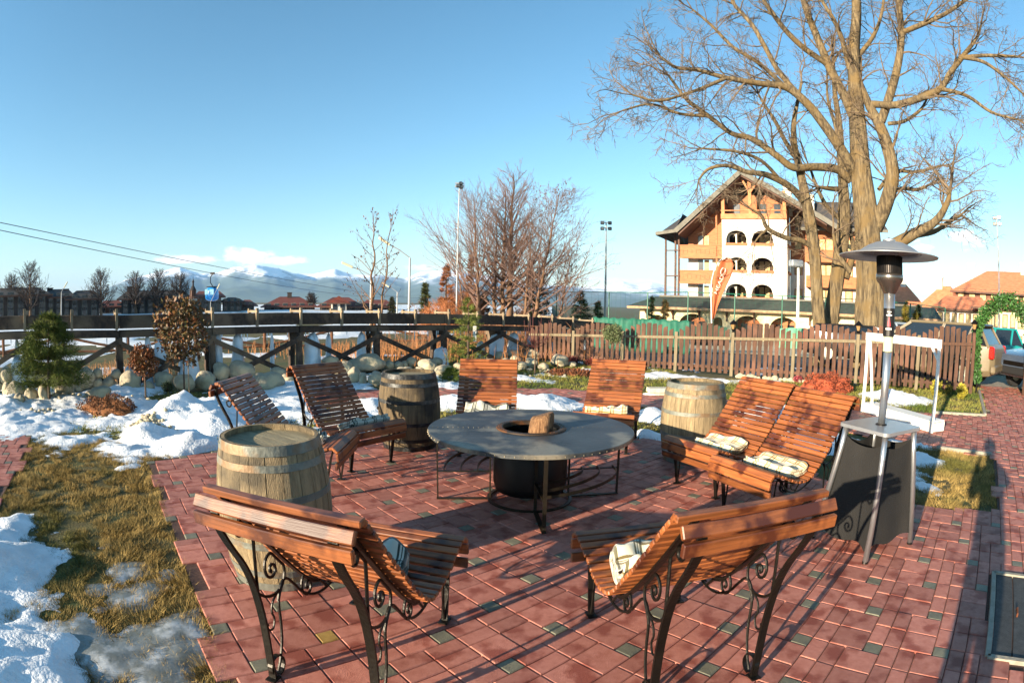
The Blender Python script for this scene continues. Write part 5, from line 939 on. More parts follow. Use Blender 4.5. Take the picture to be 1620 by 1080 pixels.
big_tree('massive old bare tree with a thick ridged trunk directly behind the patio heater', [(1380, 560, 33), (1378, 500, 30), (1378, 450, 28), (1374, 390, 27), (1370, 330, 24), (1362, 265, 20), (1358, 200, 17), (1353, 140, 13), (1351, 80, 11), (1355, 20, 9), (1352, -50, 7), (1350, -130, 5)], [
    [(1392, 405, 17, 0), (1420, 385, 13, -.4), (1450, 368, 10, -.8), (1480, 350, 8, -1), (1498, 322, 6, -1.2), (1503, 300, 4, -1.3)],
    [(1450, 372, 6, -.6), (1478, 366, 5, 0), (1500, 352, 4, .3), (1520, 340, 3, .5)],
    [(1384, 360, 17, 0), (1402, 320, 15, -.3), (1412, 275, 14, -.5), (1403, 230, 13, -.4), (1390, 195, 11, -.2), (1374, 165, 9, 0), (1360, 130, 6, 0)],
    [(1394, 192, 9, -.2), (1408, 150, 9, -.3), (1419, 110, 8, -.4), (1426, 60, 7, -.5), (1422, 0, 6, -.5), (1420, -60, 4, -.5)],
    [(1380, 165, 7, 0), (1419, 166, 7, -.8), (1469, 150, 7, -1.2), (1490, 138, 6, -1.4), (1502, 117, 5.5, -1.6), (1522, 91, 5, -1.8), (1545, 60, 3, -2), (1552, 40, 2, -2)],
    [(1522, 91, 4, -1.8), (1560, 88, 3.5, -1.9), (1610, 90, 2.5, -2)], [(1522, 91, 4, -1.8), (1555, 98, 3.5, -2.2), (1585, 118, 3, -2.4), (1618, 148, 2, -2.5)], [(1490, 141, 4.5, -1.4), (1530, 152, 3.5, -1.8), (1569, 178, 3, -2), (1612, 190, 2, -2.2)],
    [(1426, 52, 5, -.5), (1458, 39, 5, -.6), (1497, 21, 4, -.8), (1535, -5, 3, -1)], [(1405, 196, 4, -.2), (1430, 192, 3.5, -.4), (1455, 175, 3, -.6), (1466, 158, 2, -.8)],
    [(1353, 275, 12, 0), (1330, 235, 11, -.6), (1300, 192, 10, -1), (1277, 164, 9, -1.3), (1244, 138, 8, -1.6), (1200, 132, 6, -2), (1148, 123, 5, -2.4), (1104, 111, 4, -2.6), (1070, 107, 3.5, -2.8), (1045, 90, 2.5, -3)],
    [(1148, 124, 4, -2.4), (1115, 138, 3.5, -2.6), (1080, 150, 3, -2.8), (1040, 160, 2.5, -3), (1000, 150, 2, -3.2)],
    [(1277, 164, 6, -1.3), (1235, 118, 5.5, -1), (1212, 78, 5, -.8), (1190, 40, 4.5, -.6), (1160, 5, 3.5, -.4), (1150, -30, 2.5, -.4)],
    [(1240, 136, 5, -1.6), (1200, 100, 4, -1.8), (1160, 75, 3.5, -2), (1125, 40, 3, -2.2), (1095, 15, 2, -2.4)],
    [(1346, 285, 9, .3), (1324, 268, 8.5, 0), (1291, 264, 8, -.5), (1255, 265, 7.5, -1), (1228, 246, 7, -1.3), (1190, 220, 6, -1.6), (1157, 211, 5, -2), (1120, 183, 4.5, -2.2), (1084, 155, 3.5, -2.5), (1058, 120, 2.5, -2.7)],
    [(1120, 184, 3.5, -2.2), (1075, 180, 3, -2.5), (1030, 165, 2.5, -2.8), (985, 175, 1.8, -3)],
    [(1352, 190, 10, 0), (1335, 150, 9.5, .2), (1313, 108, 9, .4), (1291, 55, 7.5, .6), (1272, 5, 6, .8), (1262, -50, 4, 1)],
    [(1312, 104, 6, .4), (1274, 78, 6, 0), (1247, 53, 5.5, -.4), (1227, 28, 5, -.8), (1205, -5, 4, -1.2), (1190, -45, 3, -1.6)],
    [(1344, 110, 6, 0), (1331, 60, 5, -.5), (1318, 30, 4.5, -.8), (1300, 0, 3.5, -1), (1285, -40, 2.5, -1.2)], [(1352, 95, 5, 0), (1380, 60, 4, .5), (1395, 20, 3, 1), (1400, -30, 2, 1.4)],
    [(1390, 300, 4, .5), (1415, 272, 4, 1), (1450, 272, 3, 1.4), (1490, 262, 2, 1.8)], [(1388, 330, 5, .5), (1420, 300, 4, 1.2), (1452, 300, 3.5, 1.8), (1475, 290, 2, 2.2)], [(1345, 430, 6, -.3), (1325, 400, 4, -.5), (1318, 370, 3, -.6)]], 5)
big_tree('slender bare tree with a smooth curving trunk, leftmost of the three behind the fence', [(1300, 555, 13), (1297, 515, 12.5), (1293, 465, 12), (1289, 402, 12), (1282, 350, 12), (1273, 305, 10), (1264, 262, 8), (1257, 228, 6), (1256, 194, 5), (1262, 160, 3.5), (1268, 130, 2.5)], [
    [(1274, 322, 8, 0), (1258, 303, 7.5, -.3), (1238, 288, 7, -.7), (1210, 276, 6, -1.1), (1182, 272, 5, -1.5), (1150, 262, 4, -1.8), (1120, 268, 3, -2), (1105, 285, 2, -2.1)], [(1286, 392, 6, 0), (1268, 381, 5.5, -.4), (1243, 376, 5, -.8), (1215, 362, 4.5, -1.2), (1205, 342, 3.5, -1.4), (1190, 332, 2.5, -1.6)], [(1215, 362, 3, -1.2), (1203, 372, 2, -1.3), (1195, 382, 1.5, -1.3)],
    [(1260, 250, 5, 0), (1243, 225, 4.5, -.3), (1228, 195, 4, -.6), (1212, 170, 3, -.8), (1200, 150, 2, -1)], [(1238, 289, 4, -.7), (1205, 255, 3.5, -1.4), (1165, 240, 3, -2), (1110, 235, 2, -2.4)]], 6, .55, -.5)
big_tree('bare tree with a leaning forked trunk, middle one of the three behind the fence', [(1310, 555, 15), (1316, 500, 15), (1325, 440, 14.5), (1332, 385, 14), (1336, 335, 13), (1334, 290, 10), (1331, 245, 8), (1327, 190, 6), (1320, 140, 4), (1318, 90, 3)], [
    [(1326, 345, 5, 0), (1305, 322, 4.5, -.3), (1290, 290, 3.5, -.6), (1283, 270, 2.5, -.8)], [(1334, 300, 6, 0), (1310, 298, 4.5, -.8), (1296, 296, 3, -1.2)], [(1330, 245, 5, 0), (1322, 200, 4, .2), (1310, 160, 3, .4), (1308, 120, 2, .5)], [(1337, 440, 9, .1), (1350, 400, 6, .2), (1346, 370, 4, .3)]], 7, .5, .5)
# ---- group of bare trees behind the end of the flume
mid_bark = mat('mid_bark', '7d5e45', '5c4634', 3, rough=.95); mid_twig = mat('mid_twigs', '7e6358', '60493f', 3, rough=.95)
def mid_tree(px0, pyb, px1, pyt, D, rpx, seed, label, dn=1.0, spread=1.0, tm=None, leaves_=0, grp='bare trees behind the flume', ang=.62):
    rg = np.random.default_rng(seed); b = at(px0, pyb, D); tp = at(px1, pyt, D); g0 = ghf(b[0], b[1]); r0 = rpx / 892 * D; base = np.array([b[0], b[1], g0]); Ht = tp[2] - g0
    t = thing('bare_tree', base, label, 'tree', grp); k = 12; S = [base + (tp - base) * (i / k) + np.array([rg.normal(), rg.normal(), 0]) * .05 * (0 < i < k) * Ht * .12 for i in range(k + 1)]; S = smooth_line(S, 3); RS = r0 * (1 - .88 * np.linspace(0, 1, len(S)) ** .9); m = MB(); S2 = S.copy(); S2[0][2] -= .2; m.tube(S2, RS, 8); m.build('trunk', mid_bark, t, smooth=True)
    tw = MB(); par = dict(seg=Ht * .05, wig=.10, up=.05, kids=[int(5 * dn) + 2, int(6 * dn) + 1], ang=ang * .8, shrink=.5, minr=.0056 * D / 34, lsh=.40)
    n = int(50 * dn)
    for q in range(n):
        f = .14 + .84 * (q + rg.random()) / n; i = int(f * (len(S) - 1)); a = q * 2.4 + rg.normal() * .4; up_ = .55 + .6 * f; d = np.array([math.cos(a), math.sin(a), up_]); d /= np.linalg.norm(d); L = Ht * .46 * spread * (1.08 - f) ** .75 * rg.uniform(.65, 1.1) + .4; grow(tw, S[i], d, max(RS[i] * .38, .014), L, 2, rg, par)
    tw.build('twigs', tm or mid_twig, t)
    if leaves_:
        lf = MB(); V = np.concatenate(tw.v); id_ = rg.choice(len(V), leaves_); lf_p = V[id_]; a = rg.normal(size=(leaves_, 3)); a /= np.linalg.norm(a, axis=1)[:, None]; bq = np.cross(a, rg.normal(size=(leaves_, 3))); bq /= np.linalg.norm(bq, axis=1)[:, None]; s_ = .06 * D / 20
        lf.add(np.stack([lf_p, lf_p + a * s_ * .5 + bq * s_ * .35 + [0, 0, -s_ * .4], lf_p + a * s_ * .4 + [0, 0, -s_], lf_p - bq * s_ * .35 + [0, 0, -s_ * .5]], 1).reshape(-1, 3), [(4 * i, 4 * i + 1, 4 * i + 2, 4 * i + 3) for i in range(leaves_)]); lf.build('leaves', mat('dry_leaf', '6a4a30', '4b3524', 8, rough=.9, island=.4), t)
mid_tree(805, 500, 812, 276, 36, 6, 1, 'tallest bare tree in the middle of the group behind the flume', 1.3, 1.05); mid_tree(793, 500, 800, 300, 36, 4.5, 2, 'bare tree just left of the tallest one behind the flume', 1.0, .9); mid_tree(783, 500, 786, 330, 36.5, 3.5, 3, 'thin bare tree second from the left in the group', .8, .8)
mid_tree(761, 500, 750, 318, 35, 3.5, 4, 'bare tree with a dark straight trunk at the left of the group', 1.2, 1.75); mid_tree(841, 500, 884, 312, 34, 3.5, 5, 'bare tree leaning right with a few brown leaves clinging on', 1.4, 1.5, leaves_=500, ang=.9); mid_tree(828, 500, 842, 350, 35, 2.8, 6, 'short bare tree between the tallest and the leaning one', .8, .9)
mid_tree(737, 500, 722, 400, 37, 2, 7, 'small bare tree beside the tall lamp mast', .7, .9); mid_tree(880, 500, 905, 400, 35, 2.2, 8, 'low bare tree at the right of the group with sparse leaves', 1.0, 1.3, leaves_=260, ang=.9)
mid_tree(589, 500, 592, 335, 24, 3.2, 21, 'lone young bare tree with two stems and hanging seed pods', .42, .62, mid_bark, leaves_=260, grp='young trees beyond the flume', ang=.5); mid_tree(598, 500, 622, 330, 24, 2.2, 22, 'thin second stem leaning right beside the lone young tree', .34, .6, mid_bark, leaves_=200, grp='young trees beyond the flume', ang=.45)
# far-off bare crowns over the dark houses
for px, pt, D, sd, lb in ((48, 421, 82, 31, 'dark round-crowned bare tree over the roofs, the leftmost one'), (160, 431, 84, 32, 'wide bare tree standing in the gap between the dark houses'), (215, 436, 95, 33, 'bare tree over the long dark roof left of the tower, first of a pair'), (250, 431, 95, 34, 'bare tree over the long dark roof left of the tower, second of a pair'), (285, 436, 98, 35, 'bare tree right beside the stone tower'), (492, 466, 120, 36, 'small bare tree between the red-roofed houses'), (18, 440, 90, 37, 'low bare tree at the far left edge')):
    mid_tree(px, 496, px, pt, D, 2.6, sd, lb, 1.3, 1.35, mat('far_twigs', '3a2f2a', '2a221e', 1, rough=.95), grp='bare trees by the dark houses', ang=.8)
# thickets and conifers behind the flume
def thicket(px, py, wpx, hpx, D, label, c1, c2, n, seed):
    b = at(px, py, D); g0 = ghf(b[0], b[1]); rg = np.random.default_rng(seed); hh = hpx / 892 * D; ww = wpx / 892 * D / 2; m = MB()
    for k in range(n):
        x, y = b[0] + rg.normal() * ww * .5, b[1] + rg.normal() * 1.0; h = hh * rg.uniform(.5, 1.1) * (1 - .45 * min(1, abs(x - b[0]) / ww)); a = rg.uniform(0, 6.28); p0 = np.array([x, y, g0 - .1]); p2 = p0 + np.array([math.cos(a) * h * .25, math.sin(a) * h * .25, h + .1]); m.tube([p0, (p0 + p2) / 2 + [0, 0, .05 * h], p2], [.022, .014, .005], 3, cap=False)
        for q in range(12): f = rg.uniform(.15, 1); s_ = p0 * (1 - f) + p2 * f; c = rg.uniform(0, 6.28); l = h * .28 * rg.random(); e = s_ + np.array([math.cos(c) * l, math.sin(c) * l, l * .9]); m.tube([s_, e], [.010, .003], 3, cap=False)
    o = m.build('thicket', mat('thk_' + c1, c1, None, rough=.95, island=.4)); o['kind'] = 'stuff'; tag(o, label, 'thicket')
thicket(700, 500, 90, 48, 33, 'rust-orange leafless thicket behind the flume left of the bare trees', '9a5f3a', '', 300, 41); thicket(735, 500, 80, 60, 39, 'rust-brown leafless thicket below the tall bare trees', '8c5838', '', 300, 42); thicket(830, 500, 130, 34, 40, 'brown leafless undergrowth below the leaning bare tree', '74503a', '', 320, 43); thicket(990, 505, 60, 22, 40, 'low brown hedge line beside the tennis court', '6b5a36', '', 160, 44)
for px, pb, pt, wp, D, c1, c2, lb, sd in ((705, 505, 418, 30, 37, '9a5d33', '6f4426', 'tall rust-brown larch left of the lamp mast', 51), (672, 505, 447, 18, 38, '4a4f2a', '353a1e', 'narrow dark spruce at the left end of the thicket', 52), (744, 505, 402, 26, 40, '7c5232', '553a24', 'brown larch rising behind the tallest trees', 53), (765, 505, 462, 24, 41, '2f4a33', '22382a', 'small blue-green spruce low behind the bare trunks', 54), (852, 505, 430, 40, 39, '2f4426', '22331c', 'dark green spruce behind the leaning bare tree', 55), (838, 505, 425, 22, 42, '6f4c30', '4e3623', 'thin brown larch behind the leaning tree', 56), (918, 510, 462, 40, 38, '2c4030', '203024', 'dense dark green spruce at the edge of the tennis court', 57), (945, 510, 478, 20, 38, '3a4a2a', '28361e', 'low green fir right of the dense dark spruce', 58),
                                          (620, 500, 470, 12, 60, '3f3f22', '2c2c18', 'small olive conifer beside the street lamp', 59), (1030, 520, 470, 12, 42, '565a2a', '3c401e', 'narrow olive cypress left of the orange shrub by the hotel', 60), (1052, 520, 474, 18, 42, '8a6a3a', '60502c', 'rusty columnar thuja in front of the hotel arcade', 61), (1432, 520, 478, 16, 40, '8f7f2e', '6b6022', 'yellow-olive thuja right of the big trunk, nearer one', 62), (1452, 525, 482, 12, 44, '4a4a22', '33351a', 'dark thuja between two yellow ones', 63), (1447, 522, 492, 15, 41, '8a7a2c', '635a20', 'round yellow-olive shrub behind the fence right of the heater', 64)):
    b = at(px, pb, D); t_ = at(px, pt, D); z0 = ghf(b[0], b[1]); conifer((b[0], b[1], z0), t_[2] - z0, wp / 892 * D * .66, lb, c1, c2, 120, sd, dens=1.3, nl=.13, droop=.2, pw=.8, zb=.04, wid=.16, grp='conifers beyond the garden')
# ================================================================== BUILDINGS, LAMPS, VEHICLES
def frame_axes(b): b = R(b); d = np.array([math.cos(b), math.sin(b), 0]); n = np.array([-d[1], d[0], 0]); return d, n
white_w = mat('white_render', 'dcd6ca', 'cbc4b6', .8, rough=.9, bump=.15, bscale=6); cream_w = mat('cream_render', 'd9cba4', 'cbbb92', .8, rough=.9); wood_o = mat('orange_cladding', 'ad6d40', '8f5531', 1.2, rough=.7, bump=.3, bscale=4, stretch=(1, 1, 9)); wood_d = mat('dark_trim', '5a3826', '41281b', 3, rough=.7)
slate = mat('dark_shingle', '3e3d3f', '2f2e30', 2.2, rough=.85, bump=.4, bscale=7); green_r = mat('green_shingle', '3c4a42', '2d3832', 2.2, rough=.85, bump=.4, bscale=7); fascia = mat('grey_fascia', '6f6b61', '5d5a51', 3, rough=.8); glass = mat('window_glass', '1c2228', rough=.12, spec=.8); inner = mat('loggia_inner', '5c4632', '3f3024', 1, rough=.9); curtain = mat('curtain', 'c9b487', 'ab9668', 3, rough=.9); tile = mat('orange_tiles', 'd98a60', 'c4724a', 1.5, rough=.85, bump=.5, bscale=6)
def wall_holes(m, o, u, n, W, z0, z1, holes, th=.3):
    """wall in the plane (o,u,up) with arched openings (x0,x1,za,zb,arch): pieces butt edge to edge"""
    xs = sorted({0, W} | {h[0] for h in holes} | {h[1] for h in holes}); P = lambda x, z: o + u * x + np.array([0, 0, z])
    def slab(poly): m.extr(poly, o, u, (0, 0, 1), n, th)
    for a, b in zip(xs[:-1], xs[1:]):
        hs = sorted([h for h in holes if h[0] <= a + 1e-6 and h[1] >= b - 1e-6], key=lambda h: h[2]); z = z0
        for h in hs:
            if h[2] > z + 1e-3: slab([(a, z), (b, z), (b, h[2]), (a, h[2])])
            top = h[3]
            if h[4]:
                c = (h[0] + h[1]) / 2; r_ = (h[1] - h[0]) / 2; rise = min(h[4], r_ * 1.0); q = np.linspace(a, b, 13); arc = [(x, h[3] - rise + rise * math.sqrt(max(0, 1 - ((x - c) / r_) ** 2))) for x in q]
                for (xa, za), (xb, zb) in zip(arc[:-1], arc[1:]): slab([(xa, za), (xb, zb), (xb, h[3] + .02), (xa, h[3] + .02)])
                top = h[3] + .02
            z = top
        if z1 > z: slab([(a, z), (b, z), (b, z1), (a, z1)])
def hotel():
    d, n = frame_axes(-32); O = np.array([21.824, 55.89, 0.]); t = thing('hotel', (*(O + n * 4)[:2], ghf(O[0], O[1])), 'large white and timber alpine hotel with arched loggias, balconies and a steep gabled roof', 'hotel'); zb = ghf(O[0], O[1]) - .3
    P = lambda u, v, z: O + d * u + n * v + np.array([0, 0, z]); up = np.array([0, 0, 1.])
    B = lambda m, u0, u1, v0, v1, z0, z1: m.box(P((u0 + u1) / 2, (v0 + v1) / 2, (z0 + z1) / 2), (u1 - u0, v1 - v0, z1 - z0), np.stack([d, n, up], 1))
    # tower with two columns of arched loggias on three floors
    m = MB(); ho = []
    for zf in (2.95, 5.72, 8.55): ho += [(.45, 2.7, zf, zf + 1.45, .85), (3.25, 5.6, zf, zf + 1.45, .95)]
    wall_holes(m, P(0, 0, 0), d, n, 7.1, 1.9, 11.2, ho); so_ = []
    for zf in (2.95, 5.72, 8.55): so_ += [(.5, 1.9, zf, zf + 1.4, .7), (2.6, 4.0, zf, zf + 1.4, .7)]
    wall_holes(m, P(7.1, .3, 0), n, -d, 4.9, 1.9, 11.2, so_); B(m, 0, .3, .3, 5.2, 1.9, 11.2); m.build('tower_wall', white_w, t)
    m = MB()
    for zf in (1.95, 2.62, 5.4, 8.22, 11.15): B(m, .3, 6.8, .3, 5.2, zf, zf + .22)
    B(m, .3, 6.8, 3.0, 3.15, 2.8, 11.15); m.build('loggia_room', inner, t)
    for zf in (2.95, 5.72, 8.55):
        for u0, u1 in ((.45, 2.7), (3.25, 5.6)):
            m = MB(); B(m, u0 - .06, u1 + .06, -.10, .34, zf - .16, zf + .12); m.build('loggia_sill', wood_o, t)
            m = MB(); B(m, u0 + .5, u0 + 1.0, 2.95, 2.99, zf, zf + 1.3); B(m, u0 + 1.15, u0 + 1.65, 2.95, 2.99, zf, zf + 1.3); m.build('loggia_door', curtain, t)
            if u0 < 1: m = MB(); wall_holes(m, P(u0 + .05, .9, 0), d, n, 1.0, zf, zf + 1.3, [(.15, .85, zf, zf + 1.15, .5)], .2); m.build('inner_arch', white_w, t)
        for u0 in (.5, 2.6): m = MB(); o_ = P(7.1, .3 + u0 + .7, zf + .05); m.box(o_ + d * .06, (.3, 1.5, .22), np.stack([d, n, up], 1)); m.build('loggia_sill', wood_o, t)
    # gable storey of the tower: open timber balcony
    m = MB()
    for u in (.0, 3.0, 6.75): B(m, u, u + .35, -.15, .2, 11.2, 14.2 if u != 3.0 else 15.4)
    B(m, -.05, 7.15, -.25, .25, 11.2, 11.75); B(m, -.05, 7.15, -.22, .0, 12.05, 12.15)
    for a, b in (((3.2, 14.0), (2.3, 15.6)), ((3.2, 14.0), (4.1, 15.2))): m.beam(P(a[0], -.1, a[1]), P(b[0], -.1, b[1]), .2, .2)
    m.build('gable_posts', mat('pale_timber_o', 'c07d4e', 'a5663b', 1.2, rough=.7), t)
    m = MB(); B(m, .3, 6.8, 2.2, 2.4, 11.2, 14.2); B(m, 0, .3, .25, 5.2, 11.2, 13); B(m, 6.8, 7.1, .25, 5.2, 11.2, 14.); m.build('gable_wall', wood_o, t)
    for u in (1.0, 4.0, 5.6): m = MB(); B(m, u, u + .7, 2.12, 2.2, 11.6, 13.2); m.build('window', glass, t)
    # left wing
    m = MB(); wh = [(1.2, 2.6, 2.9, 4.5, 0), (1.2, 2.8, 5.8, 7.1, 0)]; wall_holes(m, P(-4.4, 2.5, 0), d, n, 4.4, 1.9, 7.3, wh); B(m, -4.4, -4.1, 2.8, 9, 1.9, 7.3); m.build('left_wing_wall', white_w, t)
    m = MB(); poly = [(0, 7.3), (4.4, 7.3), (4.4, 13.6), (0, 10.2)]; m.extr(poly, P(-4.4, 2.48, 0), d, up, n, .3); B(m, -4.4, -4.1, 2.78, 9, 7.3, 10.1); m.build('timber_cladding', wood_o, t)
    for z in (2.95, 5.8, 8.5):
        for u in (-3.2, -2.5): m = MB(); B(m, u, u + .55, 2.40, 2.47, z + .05, z + 1.25); m.build('window', glass if u < -3 else curtain, t)
    for z in (4.45, 7.2):
        m = MB(); B(m, -5.0, -.02, 1.1, 2.5, z, z + .18); B(m, -5.0, -.02, 1.0, 1.12, z, z + 1.25); B(m, -5.02, -4.9, 1.12, 2.5, z, z + 1.25); B(m, -5.06, .0, .94, 1.2, z + 1.25, z + 1.38); B(m, -5.06, .0, .94, 1.0, z - .1, z + .12)
        for k in range(9): B(m, -4.7 + k * .5, -4.6 + k * .5, .96, 1.0, z + .45, z + .85)
        m.build('balcony', wood_o, t)
    for u, v in ((-6.6, .9), (-5.6, 1.4), (-5.1, 1.0)): m = MB(); B(m, u - .1, u + .1, v - .1, v + .1, 1.9, 10.1); m.build('porch_post', wood_d, t)
    for z in (5.1, 7.9): m = MB(); B(m, -6.6, -5.0, .85, 1.0, z, z + .12); m.build('porch_beam', wood_d, t)
    m = MB(); B(m, -.9, -.72, 1.0, 1.16, 4.4, 12.4); m.build('porch_post', wood_o, t)
    # main roof: ridge runs back from the front gable
    apex = (2.4, 16.25); L = (-7.3, 9.75); Rr = (12.6, 10.5); v0, v1 = -1.2, 13
    for (a, b, nm) in ((L, apex, 'roof'), (apex, Rr, 'roof')):
        kx = a if nm else a; m = MB(); th = .35
        if a is L:
            pts = [(-4.9, 10.0), apex, (apex[0], apex[1] - th), (-4.9, 10.0 - th)]
        else: pts = [apex, Rr, (Rr[0], Rr[1] - th), (apex[0], apex[1] - th)]
        m.extr(pts, P(0, v0 + .06, 0), d, up, n, v1 - v0); m.build('roof', slate, t)
        m = MB(); e = pts[0], pts[1]; m.beam(P(e[0][0], v0, e[0][1] - .18), P(e[1][0], v0, e[1][1] - .18), .12, .5, up=(0, 0, 1)); m.build('barge_board', fascia, t)
    m = MB(); pts = [P(-7.3, -.6, 9.75), P(-7.3, 13, 9.75), P(-4.9, 13, 12.2), P(-4.9, 2.0, 12.2), P(-4.9, -1.0, 10.1)]
    m.add(np.array(pts + [p - up * .3 for p in pts]), [(0, 1, 2, 3, 4), (9, 8, 7, 6, 5), (0, 4, 9, 5), (1, 0, 5, 6), (4, 3, 8, 9), (3, 2, 7, 8), (2, 1, 6, 7)]); m.build('side_roof', slate, t)
    m = MB(); m.beam(P(-7.3, -.65, 9.65), P(-4.85, -1.15, 9.85), .15, .35); m.build('gutter', fascia, t)
    m = MB(); pl = [(-4.6, 9.6), (2.4, 15.85), (11.5, 10.6), (11.5, 10.45), (2.4, 15.6), (-4.6, 9.4)]; m.extr(pl, P(0, -1.0, 0), d, up, n, 3.3); m.build('soffit', wood_d, t)
    # right wing set back
    m = MB(); wall_holes(m, P(7.1, 5.6, 0), d, n, 9.5, 1.9, 7.3, []); m.build('right_wing_wall', white_w, t); m = MB(); m.extr([(0, 7.3), (9.5, 7.3), (9.5, 10.9), (5.3, 10.9), (0, 13.6)], P(7.1, 5.58, 0), d, up, n, .3); m.build('timber_cladding', wood_o, t)
    for z in (2.95, 5.8, 8.6, 11.2):
        for u in ((7.6, 10.4, 11.3, 13.6) if z < 9 else (7.7,)):
            m = MB(); B(m, u, u + .95, 5.48, 5.58, z + .05, z + 1.35); w_ = m.build('window_frame', wood_o, t); m = MB(); B(m, u + .1, u + .85, 5.43, 5.48, z + .13, z + 1.27); m.build('window_pane', curtain, w_)
    for z in (4.5, 7.25):
        m = MB(); B(m, 9.0, 16.4, 4.3, 5.55, z, z + .15); B(m, 9.0, 16.4, 4.2, 4.32, z, z + 1.25); B(m, 9.0, 9.1, 4.3, 5.5, z, z + 1.25)
        for k in range(14): B(m, 9.2 + k * .5, 9.32 + k * .5, 4.16, 4.2, z + .45, z + .85)
        m.build('balcony', wood_o, t)
    m = MB(); m.extr([(0, 0), (11, 0), (9, 3.6), (2.5, 3.6)], P(7.8, 4.2, 11.0), d, up * .9 + n * .5, np.array([0, 0, -1.]), .25); m.build('rear_roof', slate, t); m = MB(); B(m, 7.8, 18.8, 4.15, 4.3, 10.7, 11.02); m.build('gutter', fascia, t)
    m = MB(); B(m, 7.1, 17, 5.9, 12, -1, 11); m.build('rear_block', white_w, t)
    for u, z in ((6.6, 15.0), (9.2, 14.0)): m = MB(); B(m, u, u + .9, 4.5, 5.4, z - 2.6, z + .6); B(m, u - .1, u + 1.0, 4.4, 5.5, z + .6, z + .75); m.build('chimney', white_w, t)
    # ground-floor arcade and its green lean-to roof
    m = MB(); ar = [(1.2, 2.7), (4.2, 7.3), (7.9, 8.9), (10.0, 13.0), (13.7, 16.8), (18.3, 21.2), (22.3, 24.8), (27.2, 29.6)]; ho = [(a, b, zb, 1.15 if b - a > 2 else .9, min(1.3, (b - a) / 2)) for a, b in ar]; wall_holes(m, P(-8.2, -3, 0), d, n, 31, zb, 1.8, ho, .35); B(m, -8.2, -7.9, -2.6, 2.5, zb, 1.8); m.build('arcade_wall', cream_w, t)
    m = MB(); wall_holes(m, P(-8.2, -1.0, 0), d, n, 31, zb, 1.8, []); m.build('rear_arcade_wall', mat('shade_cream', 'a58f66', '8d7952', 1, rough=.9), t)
    for a, b in ar[1:6]:
        if b - a < 2: continue
        m = MB(); B(m, a - 8.2 + .2, b - 8.2 - .2, -1.2, -1.08, zb + .1, .85); f_ = m.build('door_frame', wood_o, t); m = MB(); c = (a + b) / 2 - 8.2
        m = MB(); B(m, c - .95, c - .25, -1.26, -1.2, zb + .3, .35); B(m, c + .25, c + .95, -1.26, -1.2, zb + .3, .35); m.build('door_glass', glass, f_)
    m = MB(); pts = [P(-9.2, -4.2, 1.75), P(23.5, -4.2, 1.75), P(23.5, .0, 2.85), P(-7.4, .0, 2.85)]; m.add(np.array(pts + [p - up * .14 for p in pts]), [(0, 1, 2, 3), (7, 6, 5, 4), (0, 4, 5, 1), (3, 7, 4, 0), (1, 5, 6, 2)]); m.build('canopy_roof', green_r, t)
    m = MB(); B(m, -9.2, 23.5, -4.3, -4.2, 1.5, 1.74); m.build('canopy_gutter', mat('canopy_trim', 'b08a6a', '93704f', 3, rough=.7), t)
    m = MB(); B(m, -6.9, 22, -.4, -.02, 2.82, 3.0); m.build('terrace_edge', fascia, t)
    for k in range(11): m = MB(); u = -7.4 + k * 2.85; m.beam(P(u, -3.05, .9), P(u, -4.1, 1.6), .14, .14); B(m, u - .07, u + .07, -3.2, -3.02, .5, 1.55); m.build('canopy_bracket', wood_d, t)
    m = MB()
    for k in range(8): B(m, 13.5 + k * .55, 13.53 + k * .55, -.3, -.27, 3, 4.1)
    B(m, 13.4, 18, -.31, -.26, 4.1, 4.16); m.build('terrace_rail', lm, t)
hotel()
